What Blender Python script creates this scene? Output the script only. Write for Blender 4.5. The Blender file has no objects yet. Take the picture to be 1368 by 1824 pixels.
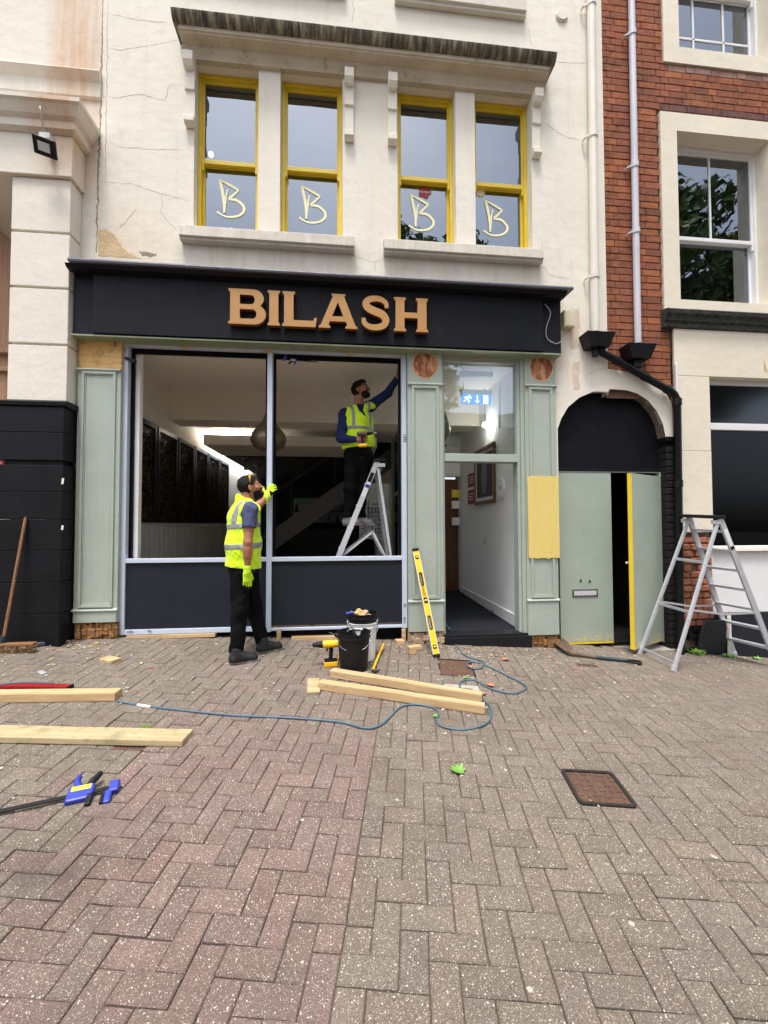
import bpy, bmesh, math, random
import numpy as np
from mathutils import Vector, Matrix
random.seed(7); rng = np.random.default_rng(11)
scn = bpy.context.scene
COL = scn.collection
R = math.radians

# ---------------------------------------------------------------- camera
cam_d = bpy.data.cameras.new('camera'); cam = bpy.data.objects.new('camera', cam_d); COL.objects.link(cam)
cam_d.sensor_fit = 'HORIZONTAL'; cam_d.sensor_width = 36.0; cam_d.lens = 19.474
cam_d.clip_start = 0.05; cam_d.clip_end = 600
cam.location = (0, -4.67, 1.47)
cam.matrix_world = Matrix.Translation((0, -4.67, 1.47)) @ Matrix.Rotation(R(-5.77), 4, 'Z') @ Matrix.Rotation(R(90 + 1.706), 4, 'X') @ Matrix.Rotation(R(-0.137), 4, 'Z')
scn.camera = cam

# ---------------------------------------------------------------- sky, sun, exposure
SUN_EL, SUN_AZ = 72.0, 200.0        # compass-like azimuth: 180 = behind the camera, more = from the left
wd = bpy.data.worlds.new('World'); scn.world = wd; wd.use_nodes = True
nt = wd.node_tree; nt.nodes.clear()
sky = nt.nodes.new('ShaderNodeTexSky'); sky.sky_type = 'NISHITA'; sky.sun_disc = False
sky.sun_elevation = R(SUN_EL); sky.sun_rotation = R(SUN_AZ); sky.air_density = 1.0; sky.dust_density = 4.0; sky.ozone_density = 1.0
hs = nt.nodes.new('ShaderNodeHueSaturation'); hs.inputs['Saturation'].default_value = 0.45
# thin grey cloud cover spread evenly over the whole sky
tc = nt.nodes.new('ShaderNodeTexCoord'); cn = nt.nodes.new('ShaderNodeTexNoise'); cn.inputs['Scale'].default_value = 2.2; cn.inputs['Detail'].default_value = 6
cr = nt.nodes.new('ShaderNodeValToRGB'); cr.color_ramp.elements[0].position = .3; cr.color_ramp.elements[0].color = (.80, .82, .86, 1); cr.color_ramp.elements[1].position = .75; cr.color_ramp.elements[1].color = (1.15, 1.13, 1.1, 1)
mu = nt.nodes.new('ShaderNodeMixRGB'); mu.blend_type = 'MULTIPLY'; mu.inputs[0].default_value = 1.0
bg = nt.nodes.new('ShaderNodeBackground'); bg.inputs['Strength'].default_value = 0.15
ow = nt.nodes.new('ShaderNodeOutputWorld')
L = nt.links.new
L(sky.outputs[0], hs.inputs['Color']); L(tc.outputs['Generated'], cn.inputs['Vector']); L(cn.outputs['Fac'], cr.inputs[0])
L(hs.outputs[0], mu.inputs[1]); L(cr.outputs[0], mu.inputs[2]); L(mu.outputs[0], bg.inputs['Color']); L(bg.outputs[0], ow.inputs['Surface'])
sd = bpy.data.lights.new('sun', 'SUN'); sd.energy = 1.3; sd.angle = R(11); sd.color = (1.0, .975, .94)
sun = bpy.data.objects.new('sun', sd); COL.objects.link(sun)
_a = R(SUN_AZ); _e = R(SUN_EL)
_to = Vector((math.sin(_a) * math.cos(_e), math.cos(_a) * math.cos(_e), math.sin(_e)))   # towards the sun
sun.location = (-6, -20, 25); sun.rotation_euler = _to.to_track_quat('Z', 'Y').to_euler()
scn.view_settings.view_transform = 'Standard'; scn.view_settings.look = 'None'
scn.view_settings.exposure = 1.16; scn.view_settings.gamma = 1.0; scn.view_settings.use_curve_mapping = False
scn.render.engine = 'CYCLES'
scn.cycles.max_bounces = 8; scn.cycles.diffuse_bounces = 5; scn.cycles.glossy_bounces = 4; scn.cycles.transparent_max_bounces = 12

# ---------------------------------------------------------------- helpers
def gz(x, y):
    t = min(max((y + 4.67 - 1.5) / 3.2, 0), 1); x = min(max(x, -6), 7)
    return t * (.30 - .0472 * (x + 2.32) - .00358 * (x + 2.32) * (x - .733))
def onground(p, dz=0): return (p[0], p[1], gz(p[0], p[1]) + dz)
OFF = {}
def tag(o, label=None, cat=None, group=None, kind=None):
    if label: o['label'] = label
    if cat: o['category'] = cat
    if group: o['group'] = group
    if kind: o['kind'] = kind
    return o
def thing(name, loc, label, cat, group=None):
    o = bpy.data.objects.new(name, None); o.empty_display_size = .1; COL.objects.link(o); o.location = loc
    OFF[o.name] = Vector(loc); return tag(o, label, cat, group)
def link_mesh(name, me, parent=None, loc=None):
    o = bpy.data.objects.new(name, me); COL.objects.link(o)
    if parent is not None:
        off = OFF[parent.name]; o.parent = parent; me.transform(Matrix.Translation(-off)); OFF[o.name] = off
    else:
        if loc is None:
            co = np.array([v.co for v in me.vertices]); loc = Vector(((co[:, 0].min() + co[:, 0].max()) / 2, (co[:, 1].min() + co[:, 1].max()) / 2, co[:, 2].min()))
        loc = Vector(loc); me.transform(Matrix.Translation(-loc)); o.location = loc; OFF[o.name] = loc
    return o
def unit(v): v = Vector(v); return v.normalized()
class MB:
    def __init__(s): s.v = []; s.f = []; s.m = []; s.cur = 0
    def add(s, vs, fs):
        b = len(s.v); s.v += [tuple(p) for p in vs]
        for f in fs: s.f.append(tuple(b + i for i in f)); s.m.append(s.cur)
        return s
    def box(s, x0, x1, y0, y1, z0, z1):
        return s.add([(x0, y0, z0), (x1, y0, z0), (x1, y1, z0), (x0, y1, z0), (x0, y0, z1), (x1, y0, z1), (x1, y1, z1), (x0, y1, z1)],
                     [(0, 3, 2, 1), (4, 5, 6, 7), (0, 1, 5, 4), (1, 2, 6, 5), (2, 3, 7, 6), (3, 0, 4, 7)])
    def obox(s, c, ax, ay, az, hx, hy, hz):
        c = Vector(c); ax, ay, az = unit(ax) * hx, unit(ay) * hy, unit(az) * hz
        vs = [c + ax * i + ay * j + az * k for k in (-1, 1) for i, j in ((-1, -1), (1, -1), (1, 1), (-1, 1))]
        return s.add(vs, [(0, 3, 2, 1), (4, 5, 6, 7), (0, 1, 5, 4), (1, 2, 6, 5), (2, 3, 7, 6), (3, 0, 4, 7)])
    def bar(s, p0, p1, w, t, upv=(0, 0, 1)):      # box beam from p0 to p1; w across, t along upv
        p0, p1 = Vector(p0), Vector(p1); d = p1 - p0; a = d.normalized(); u = Vector(upv); u = (u - a * u.dot(a)).normalized(); r = a.cross(u)
        return s.obox((p0 + p1) / 2, a, r, u, d.length / 2, w / 2, t / 2)
    def prism(s, poly, y0, y1):                   # convex polygon in x,z extruded along y
        n = len(poly); vs = [(x, y0, z) for x, z in poly] + [(x, y1, z) for x, z in poly]
        return s.add(vs, [tuple(range(n)), tuple(range(2 * n - 1, n - 1, -1))] + [(i, i + n, (i + 1) % n + n, (i + 1) % n) for i in range(n)])
    def sweepx(s, prof, x0, x1):                  # profile (y,z) swept along x, capped
        n = len(prof); vs = [(x0, y, z) for y, z in prof] + [(x1, y, z) for y, z in prof]
        return s.add(vs, [tuple(range(n)), tuple(range(2 * n - 1, n - 1, -1))] + [(i, i + n, (i + 1) % n + n, (i + 1) % n) for i in range(n)])
    def sweepz(s, prof, z0, z1):
        n = len(prof); vs = [(x, y, z0) for x, y in prof] + [(x, y, z1) for x, y in prof]
        return s.add(vs, [tuple(range(n - 1, -1, -1)), tuple(range(n, 2 * n))] + [(i, (i + 1) % n, (i + 1) % n + n, i + n) for i in range(n)])
    def tube(s, pts, r, n=8, cap=True):
        pts = [Vector(p) for p in pts]; k = len(pts); rs = r if isinstance(r, (list, tuple)) else [r] * k
        vs = []; prev = None
        for i, p in enumerate(pts):
            t = (pts[min(i + 1, k - 1)] - pts[max(i - 1, 0)]).normalized()
            a = prev if prev is not None else (Vector((0, 0, 1)) if abs(t.z) < .9 else Vector((1, 0, 0)))
            a = (a - t * a.dot(t)).normalized(); prev = a; b = t.cross(a)
            vs += [p + (a * math.cos(2 * math.pi * q / n) + b * math.sin(2 * math.pi * q / n)) * rs[i] for q in range(n)]
        fs = [(i * n + q, i * n + (q + 1) % n, (i + 1) * n + (q + 1) % n, (i + 1) * n + q) for i in range(k - 1) for q in range(n)]
        if cap: fs += [tuple(range(n - 1, -1, -1)), tuple(range((k - 1) * n, k * n))]
        return s.add(vs, fs)
    def lathe(s, prof, c, n=24, ax=None):         # prof: (radius, height) about a vertical axis at c
        vs = []
        for r, h in prof: vs += [(c[0] + r * math.cos(2 * math.pi * q / n), c[1] + r * math.sin(2 * math.pi * q / n), c[2] + h) for q in range(n)]
        k = len(prof)
        return s.add(vs, [(i * n + q, i * n + (q + 1) % n, (i + 1) * n + (q + 1) % n, (i + 1) * n + q) for i in range(k - 1) for q in range(n)])
    def disc(s, c, nrm, r, n=20, th=.01):
        c = Vector(c); a = unit(nrm); return s.tube([c, c + a * th], r, n)
    def quad(s, a, b, c, d): return s.add([a, b, c, d], [(0, 1, 2, 3)])
    def mesh(s, name, mats):
        me = bpy.data.meshes.new(name); me.from_pydata(s.v, [], s.f)
        for m in (mats if isinstance(mats, (list, tuple)) else [mats]): me.materials.append(M[m] if isinstance(m, str) else m)
        if any(s.m): me.polygons.foreach_set('material_index', s.m)
        me.update(); return me
    def build(s, name, mats, parent=None, smooth=False, bevel=0, seg=2, loc=None, label=None, fix=True):
        me = s.mesh(name, mats)
        if fix:
            bm = bmesh.new(); bm.from_mesh(me); bmesh.ops.recalc_face_normals(bm, faces=bm.faces); bm.to_mesh(me); bm.free()
        o = link_mesh(name, me, parent, loc)
        if smooth:
            me.polygons.foreach_set('use_smooth', [True] * len(me.polygons))
            if smooth != 'all':
                me.set_sharp_from_angle(angle=R(35))
        if bevel:
            b = o.modifiers.new('bevel', 'BEVEL'); b.width = bevel; b.segments = seg; b.limit_method = 'ANGLE'; b.angle_limit = R(40)
        if label: o['label'] = label
        return o
def fill_shape(polys, depth, tf=None):            # polygons with holes -> solid of given depth, in local x,y (z = depth)
    cu = bpy.data.curves.new('shape', 'CURVE'); cu.dimensions = '2D'; cu.fill_mode = 'BOTH'; cu.extrude = depth / 2
    for p in polys:
        sp = cu.splines.new('POLY'); sp.points.add(len(p) - 1)
        for q, (x, y) in zip(sp.points, p): q.co = (x, y, 0, 1)
        sp.use_cyclic_u = True
    o = bpy.data.objects.new('shape', cu); COL.objects.link(o); dg = bpy.context.evaluated_depsgraph_get(); dg.update()
    me = bpy.data.meshes.new_from_object(o.evaluated_get(dg)); bpy.data.objects.remove(o); bpy.data.curves.remove(cu)
    if tf is not None: me.transform(tf)
    return me
def text_mesh(body, size, depth, tf, align='CENTER'):
    cu = bpy.data.curves.new('txt', 'FONT'); cu.body = body; cu.size = size; cu.extrude = depth / 2; cu.align_x = align; cu.align_y = 'CENTER'
    o = bpy.data.objects.new('txt', cu); COL.objects.link(o); dg = bpy.context.evaluated_depsgraph_get(); dg.update()
    me = bpy.data.meshes.new_from_object(o.evaluated_get(dg)); bpy.data.objects.remove(o); bpy.data.curves.remove(cu)
    me.transform(tf); return me
def wall_tf(x, y, z, rot=0):                      # local x,y -> world x,z on a plane facing -y
    return Matrix.Translation((x, y, z)) @ Matrix.Rotation(R(90), 4, 'X') @ Matrix.Rotation(rot, 4, 'Z')
def put(me, name, mat, parent, label=None):
    me.materials.clear(); me.materials.append(M[mat]); o = link_mesh(name, me, parent)
    if label: o['label'] = label
    return o
def bez(pts, n=8):                                # smooth line through points
    pts = [Vector(p) for p in pts]; out = []
    for i in range(len(pts) - 1):
        p0, p1, p2, p3 = pts[max(i - 1, 0)], pts[i], pts[i + 1], pts[min(i + 2, len(pts) - 1)]
        for k in range(n):
            t = k / n; out.append(.5 * ((2 * p1) + (p2 - p0) * t + (2 * p0 - 5 * p1 + 4 * p2 - p3) * t * t + (3 * p1 - p0 - 3 * p2 + p3) * t ** 3))
    out.append(pts[-1]); return out
def stroke(pts, w):                               # 2D polyline -> outline polygon; w constant or list
    n = len(pts); ws = w if isinstance(w, (list, tuple)) else [w] * n; a = []; b = []
    for i in range(n):
        p = Vector(pts[i]); t = Vector(pts[min(i + 1, n - 1)]) - Vector(pts[max(i - 1, 0)]); t = t.normalized() if t.length else Vector((1, 0)); nn = Vector((-t.y, t.x))
        a.append(tuple(p + nn * ws[i] / 2)); b.append(tuple(p - nn * ws[i] / 2))
    return a + b[::-1]
def copy_tree(o, parent=None, offset=(0, 0, 0)):
    c = o.copy(); COL.objects.link(c); c.parent = parent
    if parent is None: c.location = Vector(o.location) + Vector(offset)
    for ch in o.children: copy_tree(ch, c)
    return c

# ---------------------------------------------------------------- materials
M = {}
def srgb(r, g, b):
    f = lambda c: (c / 255) / 12.92 if c / 255 <= .04045 else ((c / 255 + .055) / 1.055) ** 2.4
    return (f(r), f(g), f(b), 1)
class NT:
    def __init__(s, name):
        s.mat = bpy.data.materials.new(name); s.mat.use_nodes = True; s.t = s.mat.node_tree; s.t.nodes.clear()
        s.b = s.n('ShaderNodeBsdfPrincipled'); s.o = s.n('ShaderNodeOutputMaterial'); s.l(s.b.outputs[0], s.o.inputs[0]); M[name] = s.mat
    def n(s, t, **k):
        nd = s.t.nodes.new(t)
        for a, v in k.items():
            if a.startswith('i_'): nd.inputs[a[2:]].default_value = v
            else: setattr(nd, a, v)
        return nd
    def l(s, a, b): s.t.links.new(a, b)
    def pos(s, obj=False, scale=None):
        if obj: p = s.n('ShaderNodeTexCoord').outputs['Object']
        else: p = s.n('ShaderNodeNewGeometry').outputs['Position']
        if scale:
            m = s.n('ShaderNodeMapping'); m.inputs['Scale'].default_value = scale; s.l(p, m.inputs[0]); p = m.outputs[0]
        return p
    def noise(s, vec, scale, detail=5, rough=.6, dist=0):
        q = s.n('ShaderNodeTexNoise'); q.inputs['Scale'].default_value = scale; q.inputs['Detail'].default_value = detail; q.inputs['Roughness'].default_value = rough; q.inputs['Distortion'].default_value = dist
        s.l(vec, q.inputs['Vector']); return q.outputs['Fac']
    def ramp(s, fac, stops, interp='LINEAR'):
        r = s.n('ShaderNodeValToRGB'); r.color_ramp.interpolation = interp; e = r.color_ramp.elements
        while len(e) < len(stops): e.new(.5)
        for el, (p, c) in zip(e, stops): el.position = p; el.color = c if isinstance(c, (tuple, list)) else (c, c, c, 1)
        s.l(fac, r.inputs[0]); return r.outputs[0]
    def mix(s, fac, a, b, mode='MIX'):
        m = s.n('ShaderNodeMixRGB', blend_type=mode)
        for i, v in ((0, fac), (1, a), (2, b)):
            if isinstance(v, (int, float)): m.inputs[i].default_value = v if i == 0 else (v, v, v, 1)
            elif isinstance(v, (tuple, list)): m.inputs[i].default_value = v
            else: s.l(v, m.inputs[i])
        return m.outputs[0]
    def math(s, op, a, b=None, clamp=False):
        m = s.n('ShaderNodeMath', operation=op); m.use_clamp = clamp
        for i, v in ((0, a), (1, b)):
            if v is None: continue
            if isinstance(v, (int, float)): m.inputs[i].default_value = v
            else: s.l(v, m.inputs[i])
        return m.outputs[0]
    def sep(s, vec):
        q = s.n('ShaderNodeSeparateXYZ'); s.l(vec, q.inputs[0]); return q.outputs
    def base(s, v):
        if isinstance(v, (tuple, list)): s.b.inputs['Base Color'].default_value = v
        else: s.l(v, s.b.inputs['Base Color'])
    def rough(s, v):
        if isinstance(v, (int, float)): s.b.inputs['Roughness'].default_value = v
        else: s.l(v, s.b.inputs['Roughness'])
    def bump(s, h, dist=.01, strength=1.0):
        q = s.n('ShaderNodeBump'); q.inputs['Distance'].default_value = dist; q.inputs['Strength'].default_value = strength
        s.l(h, q.inputs['Height']); s.l(q.outputs[0], s.b.inputs['Normal'])
def simple(name, col, rough=.6, var=.12, scale=6, bump=0, bscale=60, metal=0, dirt=None, obj=False, spec=.5, coat=0):
    m = NT(name); p = m.pos(obj)
    a = m.noise(p, scale); k = m.ramp(a, [(.25, 1 - var), (.75, 1 + var * .6)])
    c = m.mix(1.0, col, k, 'MULTIPLY')
    if dirt:
        d = m.ramp(m.noise(p, scale * 2.7, 8, .7), [(dirt[1], 0), (dirt[1] + .14, dirt[2] if len(dirt) > 2 else 1.0)]); c = m.mix(d, c, dirt[0])
    m.base(c); m.rough(m.ramp(m.noise(p, scale * 3), [(.3, max(rough - .1, .02)), (.7, min(rough + .1, 1))]))
    m.b.inputs['Metallic'].default_value = metal; m.b.inputs['Specular IOR Level'].default_value = spec; m.b.inputs['Coat Weight'].default_value = coat
    if bump: m.bump(m.noise(p, bscale, 6), bump)
    return m
def in_range(m, v, lo, hi, soft):                 # 1 inside lo..hi with soft borders
    a = m.math('MULTIPLY', m.math('SUBTRACT', v, lo), 1 / soft); b = m.math('MULTIPLY', m.math('SUBTRACT', hi, v), 1 / soft)
    return m.math('MULTIPLY', m.math('ADD', a, .5, True), m.math('ADD', b, .5, True))
def stucco(name, col, stains=(), grime=.35):
    m = NT(name); p = m.pos(); x, y, z = m.sep(p)
    c = m.mix(1.0, col, m.ramp(m.noise(p, .9, 6), [(.3, .93), (.7, 1.04)]), 'MULTIPLY')
    st = m.noise(m.pos(scale=(5, 5, .35)), 1.6, 6, .65)                   # rain streaks
    c = m.mix(m.ramp(st, [(.56, 0), (.8, grime * .5)]), c, srgb(150, 142, 124))
    c = m.mix(m.ramp(m.noise(p, 3.1, 9, .72), [(.58, 0), (.78, grime)]), c, srgb(176, 166, 146))
    c = m.mix(m.ramp(m.noise(p, 38, 4, .7), [(.70, 0), (.76, .5)]), c, srgb(168, 158, 138))
    for (x0, x1, z0, z1, soft, sc, amt) in stains:
        k = m.math('MULTIPLY', in_range(m, x, x0, x1, soft), in_range(m, z, z0, z1, soft * 2))
        n = m.ramp(m.noise(m.pos(scale=(9, 9, .8)), 1.5, 6, .7), [(.3, .25), (.7, 1)])
        c = m.mix(m.math('MULTIPLY', m.math('MULTIPLY', k, n), amt), c, sc)
    m.base(c); m.rough(.85); m.b.inputs['Specular IOR Level'].default_value = .25
    h = m.math('ADD', m.math('MULTIPLY', m.noise(p, 7, 6, .6), 1.0), m.math('MULTIPLY', m.noise(p, 90, 4, .6), .18)); m.bump(h, .012, .6)
    return m
RUST = srgb(198, 146, 94)
stucco('stucco', srgb(227, 221, 208), [(-1.8, .2, 4.3, 4.54, .12, srgb(168, 156, 136), .5), (.5, 2.4, 4.3, 4.54, .12, srgb(168, 156, 136), .5), (-2.6, -1.9, 4.25, 4.75, .35, srgb(214, 178, 128), .55), (2.3, 2.75, 3.2, 3.95, .2, srgb(216, 192, 170), .5)], .36)
stucco('stucco_left', srgb(226, 219, 206), [(-3.083, -2.649, 5.1, 7.6, .22, RUST, .8), (-4.2, -2.4, 5.75, 6.25, .2, srgb(176, 170, 158), .5)], .25)
stucco('stone_right', srgb(226, 217, 198), [], .18)
stucco('sill', srgb(214, 207, 194), [(-2, 3, 4.4, 4.75, .1, srgb(120, 112, 100), .35)], .7)
# weathered cornice: near-black lichen streaks running down pale stone
m = NT('cornice'); p = m.pos(scale=(9, 2, 1.1)); x, y, z = m.sep(m.pos())
s = m.ramp(m.noise(p, 2.2, 8, .7), [(.34, srgb(48, 45, 40)), (.5, srgb(104, 97, 82)), (.66, srgb(176, 166, 142))])
m.base(s); m.rough(.9); m.bump(m.noise(m.pos(), 60, 5), .01)
m = NT('black_cornice'); p = m.pos(scale=(3, 2, 6))
m.base(m.ramp(m.noise(p, 5, 8, .75), [(.4, srgb(28, 30, 30)), (.6, srgb(66, 68, 64)), (.75, srgb(140, 142, 134))])); m.rough(.7); m.bump(m.noise(m.pos(), 50, 5), .01)
simple('soffit_stone', srgb(196, 184, 162), .9, .2, 3, .006, 60, dirt=(srgb(110, 98, 82), .55, .5))
simple('crack', srgb(146, 132, 114), .95, .3, 20)
simple('bare_plaster', srgb(210, 182, 144), .95, .2, 8, .008, 60)
simple('faded_render', srgb(214, 197, 176), .95, .2, 9, .006, 60, dirt=(srgb(176, 120, 84), .62, .7))
simple('lead', srgb(96, 98, 108), .55, .2, 5, .004, 30, dirt=(srgb(150, 152, 158), .6, .5))
simple('fascia_paint', srgb(23, 25, 29), .42, .25, 2.5, .002, 300, dirt=(srgb(60, 62, 66), .66, .35), spec=0.14)
simple('fascia_return', srgb(33, 35, 42), .5, .2, 3, .002, 200, spec=0.14)
simple('black_paint', srgb(24, 25, 28), .42, .3, 3, .0025, 40, dirt=(srgb(74, 74, 76), .66, .4), spec=0.16)
simple('tympanum', srgb(22, 23, 28), .5, .3, 2, .003, 60, dirt=(srgb(58, 60, 68), .6, .4), spec=0.14)
m = NT('sage'); p = m.pos(); br_ = m.noise(m.pos(scale=(70, 70, 1.6)), 1.0, 5, .6)
c = m.mix(1.0, srgb(165, 175, 163), m.ramp(m.noise(p, 2.2, 7), [(.3, .92), (.7, 1.05)]), 'MULTIPLY'); c = m.mix(m.ramp(br_, [(.5, 0), (.75, .22)]), c, srgb(186, 194, 184))
c = m.mix(m.ramp(m.noise(p, 8, 9, .75), [(.62, 0), (.72, .5)]), c, srgb(128, 134, 120)); c = m.mix(m.ramp(m.noise(p, 55, 4, .7), [(.72, 0), (.76, .7)]), c, srgb(198, 192, 172))
m.base(c); m.rough(m.ramp(m.noise(p, 6), [(.3, .34), (.7, .55)])); m.bump(m.math('ADD', br_, m.math('MULTIPLY', m.noise(p, 12, 5), 1.2)), .004)
simple('sage_soffit', srgb(140, 150, 122), .5, .15, 6, .003, 90, dirt=(srgb(84, 88, 70), .62, .7))
simple('yellow_paint', srgb(238, 205, 40), .4, .10, 5, .002, 90, dirt=(srgb(150, 118, 30), .70, .6))
simple('yellow_sash', srgb(222, 192, 44), .4, .14, 4, .003, 70, dirt=(srgb(120, 92, 24), .66, .7))
m = NT('patch_yellow'); p = m.pos(); pz = m.pos(scale=(14, 3, 1))
c = m.mix(m.ramp(m.noise(pz, 3, 6), [(.3, 0), (.7, .5)]), srgb(226, 204, 122), srgb(214, 188, 96))
c = m.mix(m.ramp(m.noise(m.pos(scale=(10, 2, 2)), 5, 8, .75), [(.66, 0), (.72, .8)]), c, srgb(120, 84, 36)); m.base(c); m.rough(.5); m.bump(m.noise(p, 60, 5), .006)
# sage door whose lower edge is scraped through to yellow and filler
m = NT('sage_door'); p = m.pos(); x, y, z = m.sep(p)
c = m.mix(1.0, srgb(160, 172, 158), m.ramp(m.noise(p, 2, 6), [(.3, .93), (.7, 1.05)]), 'MULTIPLY')
low = m.math('SUBTRACT', 1.0, m.math('MULTIPLY', m.math('SUBTRACT', z, .05), 4.5), True)
c = m.mix(m.ramp(m.math('MULTIPLY', m.ramp(m.noise(p, 26, 6, .7), [(.42, 0), (.62, 1)]), low), [(.42, 0), (.46, 1)]), c, srgb(186, 180, 150))
c = m.mix(m.ramp(m.math('MULTIPLY', m.ramp(m.noise(p, 19, 6, .7), [(.48, 0), (.6, 1)]), low), [(.60, 0), (.64, 1)]), c, srgb(222, 190, 60))
m.base(c); m.rough(.45); m.bump(m.noise(p, 9, 4), .004)
simple('slate_panel', srgb(40, 43, 50), .42, .16, 2.5, .0015, 300, dirt=(srgb(70, 74, 82), .64, .3), spec=0.14)
simple('alu_film', srgb(196, 205, 222), .45, .06, 9, .001, 60)
simple('gasket', srgb(12, 12, 14), .5, .2, 9, spec=0.1)
simple('pen', srgb(40, 42, 60), .7)
def wood(name, a, b, dark=None, scale=1.0, rough=.7, axis=0, obj=True, wet=None):
    m = NT(name); sc = [26 * scale] * 3; sc[axis] = 1.6 * scale; p = m.pos(obj, tuple(sc))
    g = m.noise(p, 1.0, 8, .65, .6); c = m.ramp(g, [(.3, a), (.7, b)])
    pp = m.pos(obj); kn = m.n('ShaderNodeTexVoronoi'); kn.inputs['Scale'].default_value = 3.2 * scale; m.l(m.pos(obj, tuple([2.6 if i == axis else 9 for i in range(3)])), kn.inputs['Vector'])
    c = m.mix(m.ramp(kn.outputs['Distance'], [(.06, .75), (.14, 0)]), c, srgb(120, 76, 36))
    if dark: c = m.mix(m.ramp(m.noise(pp, 5 * scale, 8, .7), [(.52, 0), (.66, .85)]), c, dark)
    m.base(c); m.rough(rough); m.bump(g, .004); return m
wood('pine', srgb(164, 130, 88), srgb(214, 186, 142)); wood('pine_grey', srgb(160, 142, 108), srgb(194, 176, 136), srgb(128, 124, 92))
wood('raw_ply', srgb(204, 158, 92), srgb(228, 190, 128), srgb(120, 82, 46), 1.3, .8, 0, False)
wood('rotten', srgb(92, 58, 32), srgb(178, 134, 84), srgb(48, 30, 18), 2.2, .95, 0, False)
wood('door_wood', srgb(82, 50, 28), srgb(112, 72, 42), None, .8, .5, 2, False); wood('broom_wood', srgb(112, 74, 44), srgb(146, 104, 66), None, 1.5, .6, 2)
simple('gold_letter', srgb(178, 132, 72), .45, .05, 8, .001, 200); simple('gold_side', srgb(120, 70, 36), .5, .2, 9); simple('letter_back', srgb(70, 66, 62), .5)
simple('white_upvc', srgb(226, 226, 226), .4, .05, 5, dirt=(srgb(170, 168, 160), .66, .4)); simple('pipe_white', srgb(196, 196, 204), .45, .1, 3, dirt=(srgb(140, 138, 136), .62, .5)); simple('pipe_cream', srgb(222, 216, 204), .6, .08, 3, .003, 40, dirt=(srgb(130, 120, 104), .64, .6))
simple('black_plastic', srgb(20, 22, 24), .38, .2, 5, .0015, 120, spec=0.25); simple('rubber', srgb(16, 16, 17), .7, spec=0.2)
simple('white_plastic', srgb(228, 228, 226), .4, .05, 6, dirt=(srgb(150, 148, 140), .62, .5)); simple('beige_box', srgb(206, 200, 172), .6, .06, 8)
simple('alu', srgb(198, 200, 206), .36, .1, 8, .001, 200, metal=.4, dirt=(srgb(120, 120, 124), .6, .5)); simple('alu_white', srgb(206, 208, 212), .45, .06, 6, metal=.25, dirt=(srgb(150, 150, 152), .64, .5)); simple('steel', srgb(150, 150, 152), .3, .15, 20, metal=1)
simple('rust_iron', srgb(104, 78, 64), .75, .35, 14, .004, 90, metal=.3, dirt=(srgb(50, 40, 36), .55, .7)); simple('dark_iron', srgb(44, 40, 38), .7, .3, 14, .004, 90, spec=0.3)
simple('cement', srgb(168, 162, 152), .95, .15, 9, .008, 70, dirt=(srgb(120, 112, 102), .58, .6))
simple('tool_yellow', srgb(246, 190, 22), .42, .06, 9); simple('clamp_blue', srgb(40, 58, 158), .42, .1, 9); simple('tool_black', srgb(22, 22, 24), .5, spec=0.25); simple('label_yellow', srgb(236, 206, 60), .5)
simple('bucket_black', srgb(20, 20, 22), .45, .2, 6, .001, 60, dirt=(srgb(88, 84, 78), .64, .35), spec=0.3); simple('cable_blue', srgb(74, 100, 116), .5, .1, 6); simple('bristle', srgb(150, 116, 74), .9, .3, 60); simple('grey_bristle', srgb(70, 76, 90), .9, .3, 60); simple('red_metal', srgb(150, 26, 34), .4, .1, 6)
simple('spade_steel', srgb(110, 92, 76), .6, .3, 14, .002, 60, metal=.4); simple('spade_green', srgb(34, 58, 60), .5, .15, 9)
m = NT('roundel_wood'); p = m.pos(); m.base(m.ramp(m.noise(m.pos(scale=(6, 6, 2.2)), 3.2, 7, .7), [(.38, srgb(132, 74, 54)), (.5, srgb(168, 104, 76)), (.58, srgb(206, 158, 120))])); m.rough(.9); m.bump(m.noise(p, 30, 6), .02); wood('rotten_pale', srgb(150, 120, 90), srgb(214, 196, 170), srgb(110, 70, 40), 2.2, .95, 0, False)
simple('leaf_green', srgb(116, 160, 64), .55, .15, 30); simple('leaf_brown', srgb(172, 118, 84), .8, .2, 30); simple('wood_chip', srgb(206, 180, 140), .85, .2, 30); simple('mortar_crumb', srgb(190, 182, 170), .95, .2, 30); simple('brick_crumb', srgb(176, 88, 60), .95, .2, 30); simple('moss', srgb(96, 128, 40), .95, .3, 60, .01, 60)
simple('vial_green', srgb(196, 220, 90), .2); simple('joint_mortar', srgb(104, 92, 80), .95, .3, 12, .008, 60)
simple('gum', srgb(176, 170, 162), .9, .2, 30)
simple('slate', srgb(48, 50, 54), .6, .2, 6, .004, 40, spec=0.25)
simple('broken_brick', srgb(168, 108, 82), .95, .3, 14, .012, 40, dirt=(srgb(206, 176, 150), .58, .6)); simple('black_brick', srgb(40, 38, 37), .5, .4, 10, .008, 40, dirt=(srgb(88, 70, 58), .6, .5), spec=0.2); wood('door_wood_pale', srgb(140, 104, 76), srgb(176, 138, 104), None, .8, .6, 2, False)
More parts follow.
